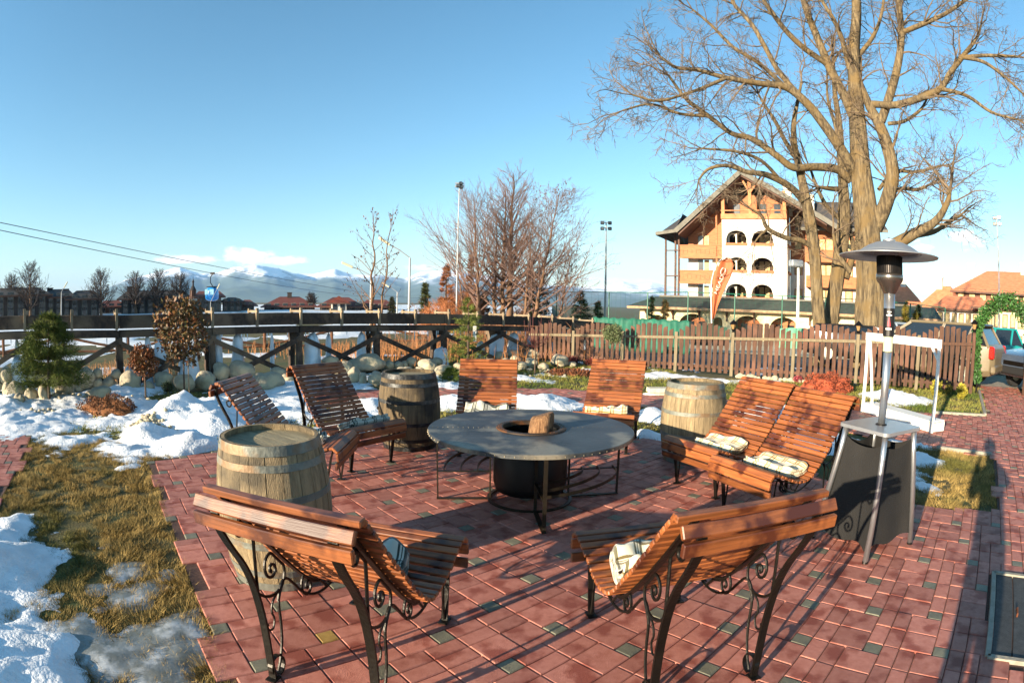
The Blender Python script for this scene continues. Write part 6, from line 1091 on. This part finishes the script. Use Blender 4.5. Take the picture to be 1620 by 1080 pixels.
def house(px0, px1, eave, ridge, D, label, wallm, roofm, depth=10, base=None, name='house', overh=.8, hip=.25, wins=None, winm=None, chim=(), grp=None, rot=0, dorm=(), gable=False, floor2=None):
    a, b = at(px0, eave, D), at(px1, eave, D); ze = (a[2] + b[2]) / 2; c = (a + b) / 2; W = np.linalg.norm((b - a)[:2]); d = (b - a) / np.linalg.norm(b - a); d[2] = 0; d /= np.linalg.norm(d); cr_, sr_ = math.cos(R(rot)), math.sin(R(rot)); d = np.array([d[0] * cr_ - d[1] * sr_, d[0] * sr_ + d[1] * cr_, 0]); n = np.array([-d[1], d[0], 0]); up = np.array([0, 0, 1.]); zg = ghf(c[0], c[1]) - .2 if base is None else base; rz = at((px0 + px1) / 2, ridge, D + depth * .4)[2]
    O = np.array([c[0], c[1], 0]) - d * W / 2; P = lambda u, v, z: O + d * u + n * v + up * z; RM = np.stack([d, n, up], 1)
    t = thing(name, (*(O + d * W / 2 + n * depth / 2)[:2], zg), label, 'building', grp); m = MB(); m.box(P(W / 2, depth / 2, (zg + ze) / 2), (W, depth, ze - zg), RM)
    if floor2: pass
    m.build('wall', wallm, t); m = MB(); o = overh
    if gable: pts = [P(-o, -o, ze - .2), P(W + o, -o, ze - .2), P(W + o, depth + o, ze - .2), P(-o, depth + o, ze - .2), P(W / 2, -o, rz), P(W / 2, depth + o, rz)]; F = [(0, 4, 5, 3), (1, 2, 5, 4), (0, 1, 4), (2, 3, 5), (0, 3, 2, 1)]
    else: h_ = W * hip; pts = [P(-o, -o, ze - .1), P(W + o, -o, ze - .1), P(W + o, depth + o, ze - .1), P(-o, depth + o, ze - .1), P(h_, depth / 2, rz), P(W - h_, depth / 2, rz)]; F = [(0, 1, 5, 4), (2, 3, 4, 5), (1, 2, 5), (3, 0, 4), (0, 3, 2, 1)]
    m.add(pts, F); rf = m.build('roof', roofm, t)
    m = MB(); m.box(P(W / 2, -o - .06, ze - .22), (W + 2 * o, .12, .22), RM); m.build('eaves_board', wood_d, rf)
    for f in chim: m = MB(); cx, cz = f; m.box(P(W * cx, depth * .45, rz + cz / 2 - .6), (1.0, .8, cz + 1.6), RM); m.box(P(W * cx, depth * .45, rz + cz + .25), (1.25, 1.0, .12), RM); m.build('chimney', white_w if winm is curtain else wallm, rf)
    if wins:
        nx, rows = wins
        for zf in rows:
            z = zg + (ze - zg) * zf
            for k in range(nx):
                u = W * (k + .5) / nx; wd = min(1.1, W / nx * .5); m = MB(); m.box(P(u, -.04, z), (wd + .2, .08, 1.5), RM); w_ = m.build('window_frame', wood_d if winm is curtain else fascia, t); m = MB(); m.box(P(u, -.10, z), (wd, .05, 1.3), RM); m.build('pane', winm or glass, w_)
    return t, P, W, ze, rz, RM
dk = mat('dark_facade', '3a302b', '2c2521', .6, rough=.9); dr = mat('dark_roof', '2d2826', '231f1e', 1, rough=.9); rt = mat('red_roof', '6b2f22', '55251b', 1, rough=.9, bump=.3); grey_f = mat('grey_facade', '6b6660', '57524d', .8, rough=.9); dg = 'dark timber apartment houses across the snow field'
house(-40, 75, 466, 455, 84, 'dark apartment house at the far left with a row of chimneys', dk, dr, 14, chim=((.45, -.5), (.62, -.3), (.75, -.5), (.9, -.4)), wins=(7, (.3, .62, .88)), hip=.1, grp=dg)
house(74, 112, 468, 457, 85, 'dark apartment house with a stepped roof, second from the left', dk, dr, 13, chim=((.1, -.1), (.8, -.3)), wins=(3, (.3, .62, .88)), hip=.08, grp=dg)
house(111, 157, 471, 459, 84, 'dark apartment house with pale bay windows, right end of the first row', dk, dr, 13, chim=((.3, -.4),), wins=(3, (.3, .62, .88)), hip=.2, grp=dg)
house(157, 196, 484, 475, 100, 'low dark house in the gap left of the long building', dk, rt, 10, wins=(3, (.4, .8)), hip=.2)
house(192, 298, 471, 459, 96, 'long dark building left of the stone tower', dk, dr, 14, chim=((.1, .4), (.5, .4)), wins=(8, (.3, .62, .88)), hip=.06, grp=dg)
house(312, 350, 468, 460, 98, 'grey stone house with a flat reddish roof behind the blue cable car', grey_f, rt, 12, wins=(4, (.45, .8)), hip=.05)
house(352, 382, 476, 470, 104, 'grey house with a low dark gable right of the cable car', grey_f, dr, 12, wins=(3, (.5, .85)), hip=.3)
house(380, 402, 482, 474, 110, 'small house with red roof right of the grey one', grey_f, rt, 12, wins=(2, (.5, .85)), hip=.3)
house(418, 498, 484, 469, 118, 'dark house with a wide red roof and a roof turret, left of the young tree', dk, rt, 14, chim=((.5, .6),), wins=(6, (.5, .85)), hip=.3)
house(506, 572, 484, 470, 112, 'red-roofed house with a white gable front beside the second cable car', dk, rt, 14, wins=(5, (.5, .85)), hip=.3)
house(570, 622, 485, 474, 120, 'red-roofed house behind the base of the young tree', dk, rt, 12, wins=(4, (.5, .85)), hip=.2)
house(524, 548, 478, 468, 110, 'small white gabled front projecting from the red-roofed house', white_w, rt, 3, wins=(2, (.5, .85)), gable=True)
house(1330, 1440, 505, 490, 96, 'low roof glimpsed between the big trunks beside the hotel', grey_f, slate, 10, wins=(6, (.5,)))
# stone tower
def tower():
    p = at(305, 500, 92); g0 = ghf(p[0], p[1]); zt_ = at(305, 478, 92)[2]; t = thing('stone_tower', (p[0], p[1], g0), 'round stone tower with a lantern top like a lighthouse among the dark houses', 'tower'); ws = 92 / 892
    zz = lambda py: at(305, py, 92)[2]
    m = MB(); m.lathe([(9 * ws, g0), (7.5 * ws, zz(476)), (8 * ws, zz(474)), (0, zz(474))], 20, c=(p[0], p[1], 0)); m.build('shaft', mat('tower_stone', '6f6a60', '4d4943', 3, rough=.9, bump=.8), t); m = MB(); m.lathe([(9.5 * ws, zz(473)), (10 * ws, zz(470)), (7 * ws, zz(469)), (0, zz(469))], 16, c=(p[0], p[1], 0)); m.build('gallery', wood_d, t)
    m = MB()
    for k in range(8): a = k * math.pi / 4; m.beam((p[0] + 4.5 * ws * math.cos(a), p[1] + 4.5 * ws * math.sin(a), zz(470)), (p[0] + 3.8 * ws * math.cos(a), p[1] + 3.8 * ws * math.sin(a), zz(459)), .25, .25)
    m.build('lantern_posts', wood_d, t); m = MB(); m.lathe([(6 * ws, zz(459.5)), (4 * ws, zz(456)), (1.5 * ws, zz(452)), (1.4 * ws, zz(447)), (2.2 * ws, zz(446)), (.3 * ws, zz(441)), (0, zz(434))], 16, c=(p[0], p[1], 0)); m.build('tower_roof', dr, t)
tower()
# orange-roofed houses on the right
brown_w = mat('brown_cladding', '6e4a36', '543627', 1, rough=.8); org = mat('terracotta_wall', 'b87a4e', '9c633c', 1, rough=.9)
house(1406, 1462, 489, 448, 92, 'orange-roofed house with two white chimneys and dormer right of the big tree', org, tile, 14, chim=((.25, .8), (.6, .9)), wins=(5, (.35, .78)), winm=curtain, hip=.3, rot=12, base=-1.5)
house(1452, 1510, 492, 451, 84, 'orange-roofed house with one slim chimney, between its two neighbours', org, tile, 13, chim=((.35, .9),), wins=(4, (.35, .78)), winm=curtain, hip=.35, rot=-14, base=-1.5)
house(1482, 1560, 488, 468, 72, 'white balconied wing with lower orange roof behind the fence end', white_w, tile, 10, wins=(7, (.25, .72)), winm=curtain, hip=.12, rot=-4, base=-1.5)
house(1512, 1665, 463, 428, 80, 'big hotel with hipped orange roof and dark timber top storey at the right edge', brown_w, tile, 20, chim=((.12, .6), (.72, .9)), wins=(9, (.93,)), winm=curtain, hip=.3, base=-1.5)
house(1548, 1680, 488, 474, 70, 'cream lower wing with tall windows behind the teal car', cream_w, tile, 8, wins=(11, (.25, .7)), winm=curtain, hip=.1, base=-1.5)
# ---- lamps and masts
galv = mat('galvanised', '9c9e9e', '87898a', 4, rough=.5, metal=.2)
def street_lamp(px, pyt, D, arm, label, r_=.06, drop=0, pyb=None):
    b = at(px, 500, D); z = at(px, pyt, D)[2]; g0 = ghf(b[0], b[1]); t = thing('street_lamp', (b[0], b[1], g0), label, 'street lamp', 'street lamps'); d = np.array([math.cos(-math.atan2(b[0], b[1])), math.sin(-math.atan2(b[0], b[1])), 0]); m = MB(); m.tube([(b[0], b[1], g0), (b[0], b[1], z)], [r_ * 1.3, r_ * .8], 8); m.build('pole', galv, t)
    e = at(px + arm[0], pyt + arm[1], D); m = MB(); m.tube([(b[0], b[1], z), tuple(np.array([b[0], b[1], z]) * .5 + e * .5 + np.array([0, 0, .05])), tuple(e)], r_ * .55, 6); m.build('arm', galv, t); dd = e - np.array([b[0], b[1], z]); dd /= np.linalg.norm(dd); m = MB(); m.beam(e - dd * .1, e + dd * .65, .26, .13, ch=.03); m.build('lamp_head', mat('lamp_head', 'c9bfa2', rough=.5), t)
street_lamp(647, 408, 31, (-32, -22), 'tall street lamp with a long arm reaching left over the young tree'); street_lamp(628, 462, 48, (-14, -9), 'smaller distant street lamp beside the small olive conifer', .05); street_lamp(586, 436, 34, (-30, -14), 'street lamp half hidden by the stems of the young tree', .05); street_lamp(97, 462, 62, (5, -8), 'grey street lamp in front of the dark houses on the far left'); street_lamp(333, 478, 75, (11, -22), 'thin tilted lamp below the blue cable car', .05)
def mast(px, pyt, D, label, heads, sw=1.0):
    b = at(px, 500, D); z = at(px, pyt, D)[2]; g0 = ghf(b[0], b[1]); t = thing('floodlight_mast', (b[0], b[1], g0), label, 'floodlight mast', 'floodlight masts of the tennis court'); m = MB(); m.tube([(b[0], b[1], g0), (b[0], b[1], z)], [.11 * sw, .05 * sw], 8); m.build('pole', galv, t); s_ = D / 892
    az = math.atan2(b[0], b[1]); d = np.array([math.cos(az), -math.sin(az), 0]); nn = np.array([math.sin(az), math.cos(az), 0])
    zs = sorted({h[1] for h in heads})
    for q in zs: m = MB(); m.beam(np.array([b[0], b[1], z]) - d * 7 * s_ - [0, 0, q * s_], np.array([b[0], b[1], z]) + d * 7 * s_ - [0, 0, q * s_], .07, .07); m.build('cross_arm', galv, t)
    for x, q in heads:
        c = np.array([b[0], b[1], z]) + d * x * s_ - nn * .15 - np.array([0, 0, (q + 1.2) * s_]); m = MB(); m.box(c, (6.2 * s_, .3, 5.2 * s_), np.stack([d, nn, [0, 0, 1]], 1), ch=.04); h_ = m.build('floodlight', mat('flood_black', '1b1d20', rough=.4), t); m = MB(); m.box(c - nn * .14, (4.6 * s_, .02, 3.6 * s_), np.stack([d, nn, [0, 0, 1]], 1)); m.build('lens', mat('flood_glass', '50565c', rough=.15), h_)
mast(957, 352, 44, 'four-headed floodlight mast standing alone against the sky left of the hotel', [(-6, 0), (6, 0), (-6, 9), (6, 9)]); mast(1580, 344, 52, 'four-headed floodlight mast over the orange roofs at the right', [(-4, 0), (5, 0), (-4, 9), (5, 9)]); mast(722, 290, 33, 'tall lamp mast with dark floodlights left of the bare trees', [(-2, 4), (2, 0), (3, 6)], .5)
def sidelamp():
    b = at(1262, 500, 30); z = at(1260, 420, 30)[2]; g0 = ghf(b[0], b[1]); t = thing('white_lamp_post', (b[0], b[1], g0), 'white pole with a lamp on top left of the thin bare tree', 'lamp post'); m = MB(); m.tube([(b[0], b[1], g0), (b[0], b[1], z)], [.10, .07], 8); m.build('pole', mat('white_pole', 'd8d8d4', rough=.5), t); m = MB(); m.box((b[0] - .15, b[1], z + .1), (.7, .5, .35), ch=.05); m.build('lamp_head', mat('lamp_grey', '8c9298', rough=.4), t)
sidelamp()
# ---- tennis court fence with green windbreak
def court():
    gm = mat('green_post', '1f5f4a', rough=.5); t = thing('tennis_court_fence', (10, 25, ghf(10, 25)), 'tall green wire tennis court fence with posts and top rail between lawn and hotel', 'fence'); pts = []
    for px, D in ((880, 40), (963, 36), (1024, 34), (1088, 33), (1162, 32), (1237, 31), (1306, 30.5), (1360, 30), (1440, 31), (1495, 33)): p = at(px, 500, D); pts.append(np.array([p[0], p[1], 0]))
    top = [at(px, py, math.hypot(p[0], p[1]))[2] for (px, py), p in zip(((880, 462), (963, 462), (1024, 463), (1088, 462), (1162, 465), (1237, 468), (1306, 471), (1360, 474), (1440, 480), (1495, 487)), pts)]
    for i, (p, z) in enumerate(zip(pts, top)):
        m = MB(); m.tube([(p[0], p[1], ghf(p[0], p[1])), (p[0], p[1], z)], .04, 6); m.build('post', gm, t)
        if i < len(pts) - 1: q = pts[i + 1]; m = MB(); m.tube([(p[0], p[1], z), (q[0], q[1], top[i + 1])], .025, 5); m.build('rail', gm, t)
    m = MB()
    for i in range(len(pts) - 1):
        a, b = pts[i], pts[i + 1]; za, zb_ = top[i], top[i + 1]; ga = ghf(a[0], a[1])
        for k in range(8): f = (k + .5) / 8; m.tube([a * (1 - f) + b * f + [0, 0, ga], a * (1 - f) + b * f + [0, 0, za * (1 - f) + zb_ * f]], .004, 3, cap=False)
        for k in range(1, 7): f = k / 7; m.tube([a + [0, 0, ga + (za - ga) * f], b + [0, 0, ga + (zb_ - ga) * f]], .004, 3, cap=False)
    m.build('wire_mesh', gm, t)
    # windbreak cloth
    t2 = MB(); A, B_ = at(938, 502, 27), at(1090, 508, 24); nx = 60
    V = []
    for i in range(nx + 1):
        f = i / nx; p = A * (1 - f) + B_ * f; zt_ = A[2] * (1 - f) + B_[2] * f + .12 * math.sin(f * 3.1) ; w_ = .10 * math.sin(f * 40 + math.sin(f * 13) * 2) + .05 * math.sin(f * 90)
        for k in range(9): g = k / 8; V.append((p[0] + w_ * (.4 + g), p[1] + w_ * .6, (zt_ - .10 * math.sin(math.pi * f)) * (1 - g) + g * (ghf(p[0], p[1])) + .03 * math.sin(f * 60 + g * 4)))
    t2.add(V, [(i * 9 + k, i * 9 + k + 1, (i + 1) * 9 + k + 1, (i + 1) * 9 + k) for i in range(nx) for k in range(8)]); o = t2.build('windbreak_cloth', mat('green_cloth', '1c6450', '154d3e', 2, rough=.7), smooth=True); tag(o, 'billowing green windbreak cloth hung behind the left part of the picket fence', 'windbreak'); q = o.modifiers.new('thick', 'SOLIDIFY'); q.thickness = .01
    for pa, pb, lab in (((1095, 517), (1150, 518), 'dark green windbreak strip below the orange flag'), ((1230, 520), (1300, 524), 'pale green low windbreak behind the thin tree trunks')):
        a, b = at(*pa, 28), at(*pb, 28); m = MB(); V = []
        for i in range(21): f = i / 20; p = a * (1 - f) + b * f; w_ = .05 * math.sin(f * 30); V += [(p[0], p[1] + w_, p[2] + .1 * math.sin(f * 3.14)), (p[0], p[1] + w_ + .03, p[2] - .9)]
        m.add(V, [(2 * i, 2 * i + 1, 2 * i + 3, 2 * i + 2) for i in range(20)]); o = m.build('windbreak_cloth', mat('green_cloth2' if 'dark' in lab else 'green_cloth3', '1d4234' if 'dark' in lab else '5f9a7e', None, rough=.8)); tag(o, lab, 'windbreak'); q = o.modifiers.new('thick', 'SOLIDIFY'); q.thickness = .01
court()
# ---- feather flag
def flag():
    D = 19.5; prof = [(1126, 520), (1125.5, 500), (1125, 470), (1125.5, 445), (1129, 430), (1136, 415), (1143, 408), (1150, 407), (1156, 412), (1158, 420), (1154, 437), (1148, 450), (1141, 466), (1134, 485), (1129, 503), (1126.5, 517)]
    P = [at(x, y, D) for x, y in prof]; b = P[0]; t = thing('feather_flag', (b[0], b[1], ghf(b[0], b[1])), 'orange feather banner flag with white lettering behind the picket fence', 'flag'); fm = mat('flag_cloth', 'b5633a', 'a2552f', 2, rough=.7)
    n = len(P); c = len(P) // 2; V, F = [], []; L_, R_ = P[:9], P[:8:-1]; k = 14; z0, z1 = P[0][2], max(p[2] for p in P); lz = np.array([p[2] for p in P[:8]]); rz_ = np.array([p[2] for p in R_] + [P[8][2], P[7][2]])
    zs = np.linspace(P[1][2] - .1, z1 - .01, 26); d = (at(1160, 450, D) - at(1120, 450, D)); d /= np.linalg.norm(d)
    def xat(pts, z): zz = [p[2] for p in pts]; xx = [(p - b) @ d for p in pts]; o = np.argsort(zz); return np.interp(z, np.array(zz)[o], np.array(xx)[o])
    Lp, Rp = P[:8], P[7:]; nn = np.array([-d[1], d[0], 0])
    for z in zs:
        xl, xr_ = xat(Lp, z), xat(Rp, z)
        for i in range(k + 1): f = i / k; x = xl * (1 - f) + xr_ * f; q = b + d * x; V.append((q[0] + nn[0] * .05 * math.sin(f * 7 + z * 1.5), q[1] + nn[1] * .05 * math.sin(f * 7 + z * 1.5), z))
    m = MB(); m.add(V, [(r * (k + 1) + i, r * (k + 1) + i + 1, (r + 1) * (k + 1) + i + 1, (r + 1) * (k + 1) + i) for r in range(25) for i in range(k)]); cl = m.build('banner', fm, t, smooth=True); q = cl.modifiers.new('thick', 'SOLIDIFY'); q.thickness = .006
    m = MB(); m.tube([np.array([b[0], b[1], ghf(b[0], b[1])])] + [p + [0, 0, 0] for p in P[:9]], [.03, .028, .026, .024, .022, .018, .014, .012, .01, .01], 6); m.build('flag_pole', mat('flag_pole', 'b9b9b4', rough=.4), t)
    cu = bpy.data.curves.new('txt', 'FONT'); cu.body = 'HEAD'; cu.extrude = .002; cu.size = .30; tmp = bpy.data.objects.new('txt', cu); COL.objects.link(tmp); bpy.context.view_layer.update(); me = bpy.data.meshes.new_from_object(tmp.evaluated_get(bpy.context.evaluated_depsgraph_get())); bpy.data.objects.remove(tmp)
    s = at(1133.5, 466, D); e = at(1145.5, 436, D); xa = (e - s) / np.linalg.norm(e - s); ya = np.cross(-np.array([math.sin(math.atan2(b[0], b[1])), math.cos(math.atan2(b[0], b[1])), 0]), xa); ya /= np.linalg.norm(ya); V = np.array([v.co[:] for v in me.vertices]); w_ = V[:, 0].max(); sc = np.linalg.norm(e - s) / w_
    if ya[2] * 0 + (ya @ d) > 0: ya = ya
    za = np.cross(xa, ya); ofs = -np.array([math.sin(math.atan2(b[0], b[1])), math.cos(math.atan2(b[0], b[1])), 0]) * .09
    W_ = s + ofs + V[:, :1] * sc * xa + V[:, 1:2] * sc * .62 * ya + V[:, 2:] * za; mb = MB(); mb.add(W_, [tuple(p.vertices) for p in me.polygons]); lt = mb.build('lettering', mat('flag_white', 'd9c3b4', rough=.7), cl)
    m = MB(); q = e + xa * .12 + ya * .09 + ofs; m.tube([q + (xa * math.cos(a) * .13 + ya * math.sin(a) * .075) for a in np.linspace(.5, 5.8, 14)], .018, 5); m.build('emblem', mat('flag_white', 'd9c3b4'), cl)
flag()
# ---- cable car
def cable():
    cm = mat('steel_cable', '2c3036', rough=.5); 
    for (a, da, b, db, lab, sag) in (((-15, 349), 52, (712, 470), 330, 'upper steel rope of the cable car crossing the sky on the left', 3.2), ((-15, 361), 50, (640, 467), 320, 'lower steel rope carrying the blue cable cars', 3.0)):
        A, B_ = at(*a, da), at(*b, db); m = MB(); Q = []
        for i in range(61): f = i / 60; f2 = f; p = A * (1 - f2) + B_ * f2; Q.append(p - np.array([0, 0, sag * 4 * f * (1 - f)]))
        Q = np.array(Q); m.tube(Q, [.03 + .00009 * np.linalg.norm(q) for q in Q], 5, cap=False); o = m.build('cable', cm); tag(o, lab, 'cable')
        if 'lower' in lab: ROPE.append(Q)
ROPE = []; cable()
bl = mat('gondola_blue', '1f7fc4', '1a6fb0', 2, rough=.25, coat=.5); gg = mat('gondola_glass', '6f9fb8', rough=.1, spec=.8)
def gondola(px, scale, label):
    Q = ROPE[0]; scr = []
    for q in Q:
        v = q - np.array([0, 0, H]); X = v @ np.array(rx); Y = v @ np.array(ux); Z = v @ np.array(fwd); th = math.atan2(math.hypot(X, Y), Z); scr.append(810 + 2 * FPX * math.sin(th / 2) * X / math.hypot(X, Y))
    p = np.array([np.interp(px, scr, Q[:, c]) for c in range(3)]); s = scale; t = thing('gondola_cabin', (p[0], p[1], p[2] - 3.6 * s), label, 'cable car', 'blue cable car cabins'); c0 = p - np.array([0, 0, 3.05 * s])
    m = MB(); m.ico((0, 0, 0), (1, 1, 1), 3, 0); V = m.v[0]; V[:] = np.sign(V) * np.abs(V) ** .62 * np.array([1.0, .85, 1.05]) * s; V[:, 0] *= 1 - .12 * (V[:, 2] / s); m.v[0] = V + c0; m.build('cabin', bl, t, smooth=True)
    for q, w_ in (((-.55, -.80), .62), ((.45, -.80), .75)): m = MB(); m.box(c0 + np.array([q[0] * s, q[1] * s, .28 * s]), (w_ * s, .14 * s, .85 * s), ch=.04 * s); m.build('window', gg, t)
    m = MB(); m.box(c0 + np.array([-.98 * s, 0, .28 * s]), (.1 * s, 1.1 * s, .8 * s), ch=.03 * s); m.build('window', gg, t); m = MB(); m.box(c0 + np.array([0, 0, 1.06 * s]), (1.5 * s, 1.2 * s, .12 * s), ch=.05 * s); m.build('roof_rack', lm, t)
    m = MB(); m.tube([c0 + np.array([.15 * s, 0, 1.05 * s]), c0 + np.array([-.35 * s, 0, 1.7 * s]), c0 + np.array([-.35 * s, 0, 2.5 * s]), p + np.array([0, 0, -.1 * s])], .07 * s, 6); m.box(p, (.7 * s, .25 * s, .3 * s)); m.build('hanger', lm, t)
gondola(336, 1.0, 'blue cable car cabin hanging from the rope in front of the mountains'); gondola(573, 1.3, 'distant blue cable car cabin low over the red roofs')
# ---- vehicles
tyre = mat('tyre', '1a1a1b', rough=.85); rimm = mat('alloy_rim', 'a6a498', rough=.35, metal=.6); redl = mat('tail_lamp', 'b01c10', rough=.25, coat=.5); chrome = mat('chrome', 'b8bbbf', rough=.15, metal=.9)
def car(name, c, head, label, cat, paint, L=4.6, W=1.85, Hc=1.75, side=None, glassm=None, pickup=False):
    t = thing(name, (c[0], c[1], c[2]), label, cat, rz=head); m = MB(); g0 = .32   # local: x forward, y left
    st = [(-L / 2, .55, 1.02, .80, .62), (-L / 2 + .12, .40, 1.10, .90, .80), (-L / 2 + .5, .36, 1.12, .97, .97), (-L * .2, .34, 1.10, 1, 1), (L * .12, .34, 1.08, 1, 1), (L * .3, .36, 1.02, .99, 1), (L / 2 - .35, .38, .96, .95, .98), (L / 2 - .08, .42, .88, .85, .9), (L / 2, .50, .74, .72, .8)]
    if side: st = side
    V = []
    for x, zl, zh, wt, wb in st:
        hw = W / 2; V += [(x, -hw * wb * .86, zl - .06), (x, -hw * wb, zl + .08), (x, -hw * wb * 1.0, (zl + zh) / 2 + .05), (x, -hw * wt * .97, zh - .05), (x, -hw * wt * .88, zh), (x, hw * wt * .88, zh), (x, hw * wt * .97, zh - .05), (x, hw * wb, (zl + zh) / 2 + .05), (x, hw * wb, zl + .08), (x, hw * wb * .86, zl - .06)]
    k = len(st); F = [(i * 10 + j, i * 10 + (j + 1) % 10, (i + 1) * 10 + (j + 1) % 10, (i + 1) * 10 + j) for i in range(k - 1) for j in range(10)] + [tuple(range(10))[::-1], tuple((k - 1) * 10 + j for j in range(10))]; m.add(V, F); b = loc(m).build('body', paint, t, smooth=False)
    bv = b.modifiers.new('bevel', 'BEVEL'); bv.width = .05; bv.segments = 3; bv.limit_method = 'ANGLE'; bv.angle_limit = R(25); b.data.shade_smooth()
    x0, x1, x2, x3 = (-L / 2 + .16, -L / 2 + .48, L * .06, L * .24) if not pickup else (-L * .12, -L * .02, L * .10, L * .24); zb_, zt_ = 1.06, Hc; hw = W / 2
    m = MB(); V = [(x0, -hw * .88, zb_), (x1, -hw * .72, zt_ - .03), (x2, -hw * .72, zt_ - .03), (x3, -hw * .86, zb_)]; V = V + [(v[0], -v[1], v[2]) for v in V]; m.add(V, [(0, 1, 2, 3), (7, 6, 5, 4), (0, 4, 5, 1), (1, 5, 6, 2), (2, 6, 7, 3)]); cb = loc(m).build('windows', glassm or glass, t)
    m = MB(); P_ = lambda x, s_, z: (x, s_ * hw * (.88 - .16 * (z - zb_) / (zt_ - zb_)) * 1.012, z)
    for s_ in (-1, 1):
        for xa, xb in ((x0, x1), (x3, x2), ((x0 + x3) / 2, (x1 + x2) / 2 + .02), (x0 + (x3 - x0) * .22, x1 + .2)): m.beam(P_(xa, s_, zb_ - .02), P_(xb, s_, zt_ - .02), .07, .045, up=(0, s_, 0))
    m.box(((x1 + x2) / 2, 0, zt_), (x2 - x1 + .16, W * .74, .07), ch=.03); loc(m).build('roof', paint, t)
    for sx in (-L * .31, L * .31):
        for sy in (-1, 1):
            m = MB(); m.lathe([(.21, -.1), (.33, -.11), (.36, -.08), (.36, .08), (.33, .11), (.21, .1)], 28, c=(sx, sy * (hw - .10), .36), closed=True, axis='y'); ty = loc(m).build('tyre', tyre, t); m = MB(); m.lathe([(0, -.06), (.05, .08), (.20, .07), (.22, .09), (.22, -.09), (.0, -.09)], 20, c=(sx, sy * (hw - .10), .36), axis='y')
            for q in range(5): a = q * 1.257; m.beam((sx + .05 * math.cos(a), sy * (hw - .012), .36 + .05 * math.sin(a)), (sx + .2 * math.cos(a), sy * (hw - .012), .36 + .2 * math.sin(a)), .05, .02, up=(0, 1, 0))
            loc(m).build('rim', rimm, ty)
            m = MB(); m.tube([(sx + .43 * math.cos(a), sy * (hw + .0), .38 + .43 * math.sin(a)) for a in np.linspace(-.1, math.pi + .1, 16)], .035, 6); loc(m).build('wheel_arch', paint if not pickup else tyre, t)
    for sy in (-1, 1):
        m = MB(); m.box((-L / 2 + .07, sy * hw * .80, .92), (.16, .18, .30), ch=.03); loc(m).build('tail_light', redl, t); m = MB(); m.box((L / 2 - .13, sy * hw * .66, .74), (.2, .34, .16), ch=.03); loc(m).build('headlight', mat('head_lamp', 'd9d9d2', rough=.1), t)
        m = MB(); m.box((x3 - .25, sy * (hw + .09), 1.08), (.12, .2, .14), ch=.03); loc(m).build('mirror', paint, t)
    m = MB(); m.box((-L / 2 + .0, 0, .52), (.16, W * .92, .2), ch=.04); loc(m).build('rear_bumper', paint, t); m = MB(); m.box((L / 2 - .02, 0, .50), (.16, W * .9, .2), ch=.04); loc(m).build('front_bumper', paint if not pickup else tyre, t)
    m = MB(); m.box((L / 2 - .02, 0, .68), (.06, W * .5, .13), ch=.02); loc(m).build('grille', lm, t)
    return t
p = gnd(1556, 611); taupe = mat('taupe_paint', '75684f', '665a46', 1, rough=.45, coat=.3); teal = mat('teal_paint', '1c8f8c', '17807e', 1, rough=.25, coat=.7); dkp = mat('grey_blue_paint', '4a5566', '3d4757', 1, rough=.25, coat=.7)
sp0 = at(1577, 590, 15.6); sh0 = R(116)
car('parked_suv', (sp0[0] + 2.3 * math.cos(sh0), sp0[1] + 2.3 * math.sin(sh0), .03), sh0, 'dusty beige off-road car with its rear end sticking out past the last fence post', 'car', taupe, 4.7, 1.85, 1.56)
sp1 = at(1600, 590, 21.5); sh1 = R(165)
car('parked_van', (sp1[0] + 2.2 * math.cos(sh1), sp1[1] + 2.2 * math.sin(sh1), -.12), sh1, 'turquoise estate car parked behind the beige one', 'car', teal, 4.6, 1.8, 1.62)
sp2 = at(1603, 600, 15.5); sh2 = R(172)
car('pickup_truck', (sp2[0] - 2.4 * math.cos(sh2), sp2[1] - 2.4 * math.sin(sh2), .03), sh2, 'dark blue-grey pickup with black bumper cut by the right edge of the picture', 'pickup', dkp, 4.9, 1.85, 1.8, pickup=True)
car('parked_car', (11.8, 15.9, .03), R(-33), 'dark car standing behind the picket fence, seen between the pickets by the big trunk', 'car', mat('black_paint', '15171a', rough=.2, coat=.7), 4.5, 1.8, 1.28)
car('parked_car', (15.0, 17.0, .03), R(-36), 'silver-blue car beyond the dark one behind the picket fence', 'car', mat('silver_blue', '6d7c8c', rough=.3, coat=.6), 4.4, 1.8, 1.42)
# ---- leafy garland arch over the entrance
def arch():
    D = 14.7; q = [(1546, 600), (1545, 560), (1546, 530), (1552, 508), (1562, 492), (1578, 480), (1592, 476), (1608, 482), (1622, 498), (1632, 520), (1636, 560)]; P = [at(x, y, D) for x, y in q]; P = smooth_line(P, 4); t = thing('garland_arch', (P[0][0], P[0][1], 0), 'arch wound with green foliage over the entrance behind the last fence post', 'arch'); m = MB(); m.tube(np.vstack([[P[0][0], P[0][1], 0], P]), .03, 6); m.build('arch_frame', lm, t)
    m = MB()
    for i, p_ in enumerate(P): r_ = .08 + .13 * sm(8, 20, i) * (1 - .5 * sm(34, 40, i)); leaves(m, p_, (r_ * 1.3, r_ * 1.2, r_), 110, .09, 200 + i, hollow=.1)
    m.build('foliage', mat('garland_leaf', '3e6a2c', '2a4a1e', 6, rough=.6, island=.4), t)
arch()
def last_posts():
    p = gnd(1616, 628); t = MB(); t.beam((0, 0, 0), (0, 0, 1.35), .10, .10, ch=.006, up=(1, 0, 0)); o = t.build('gate_post', pick); o.location = (p[0] + .25, p[1] + .1, 0); tag(o, 'brown wooden gate post at the right edge beside the pickup', 'post')
last_posts()
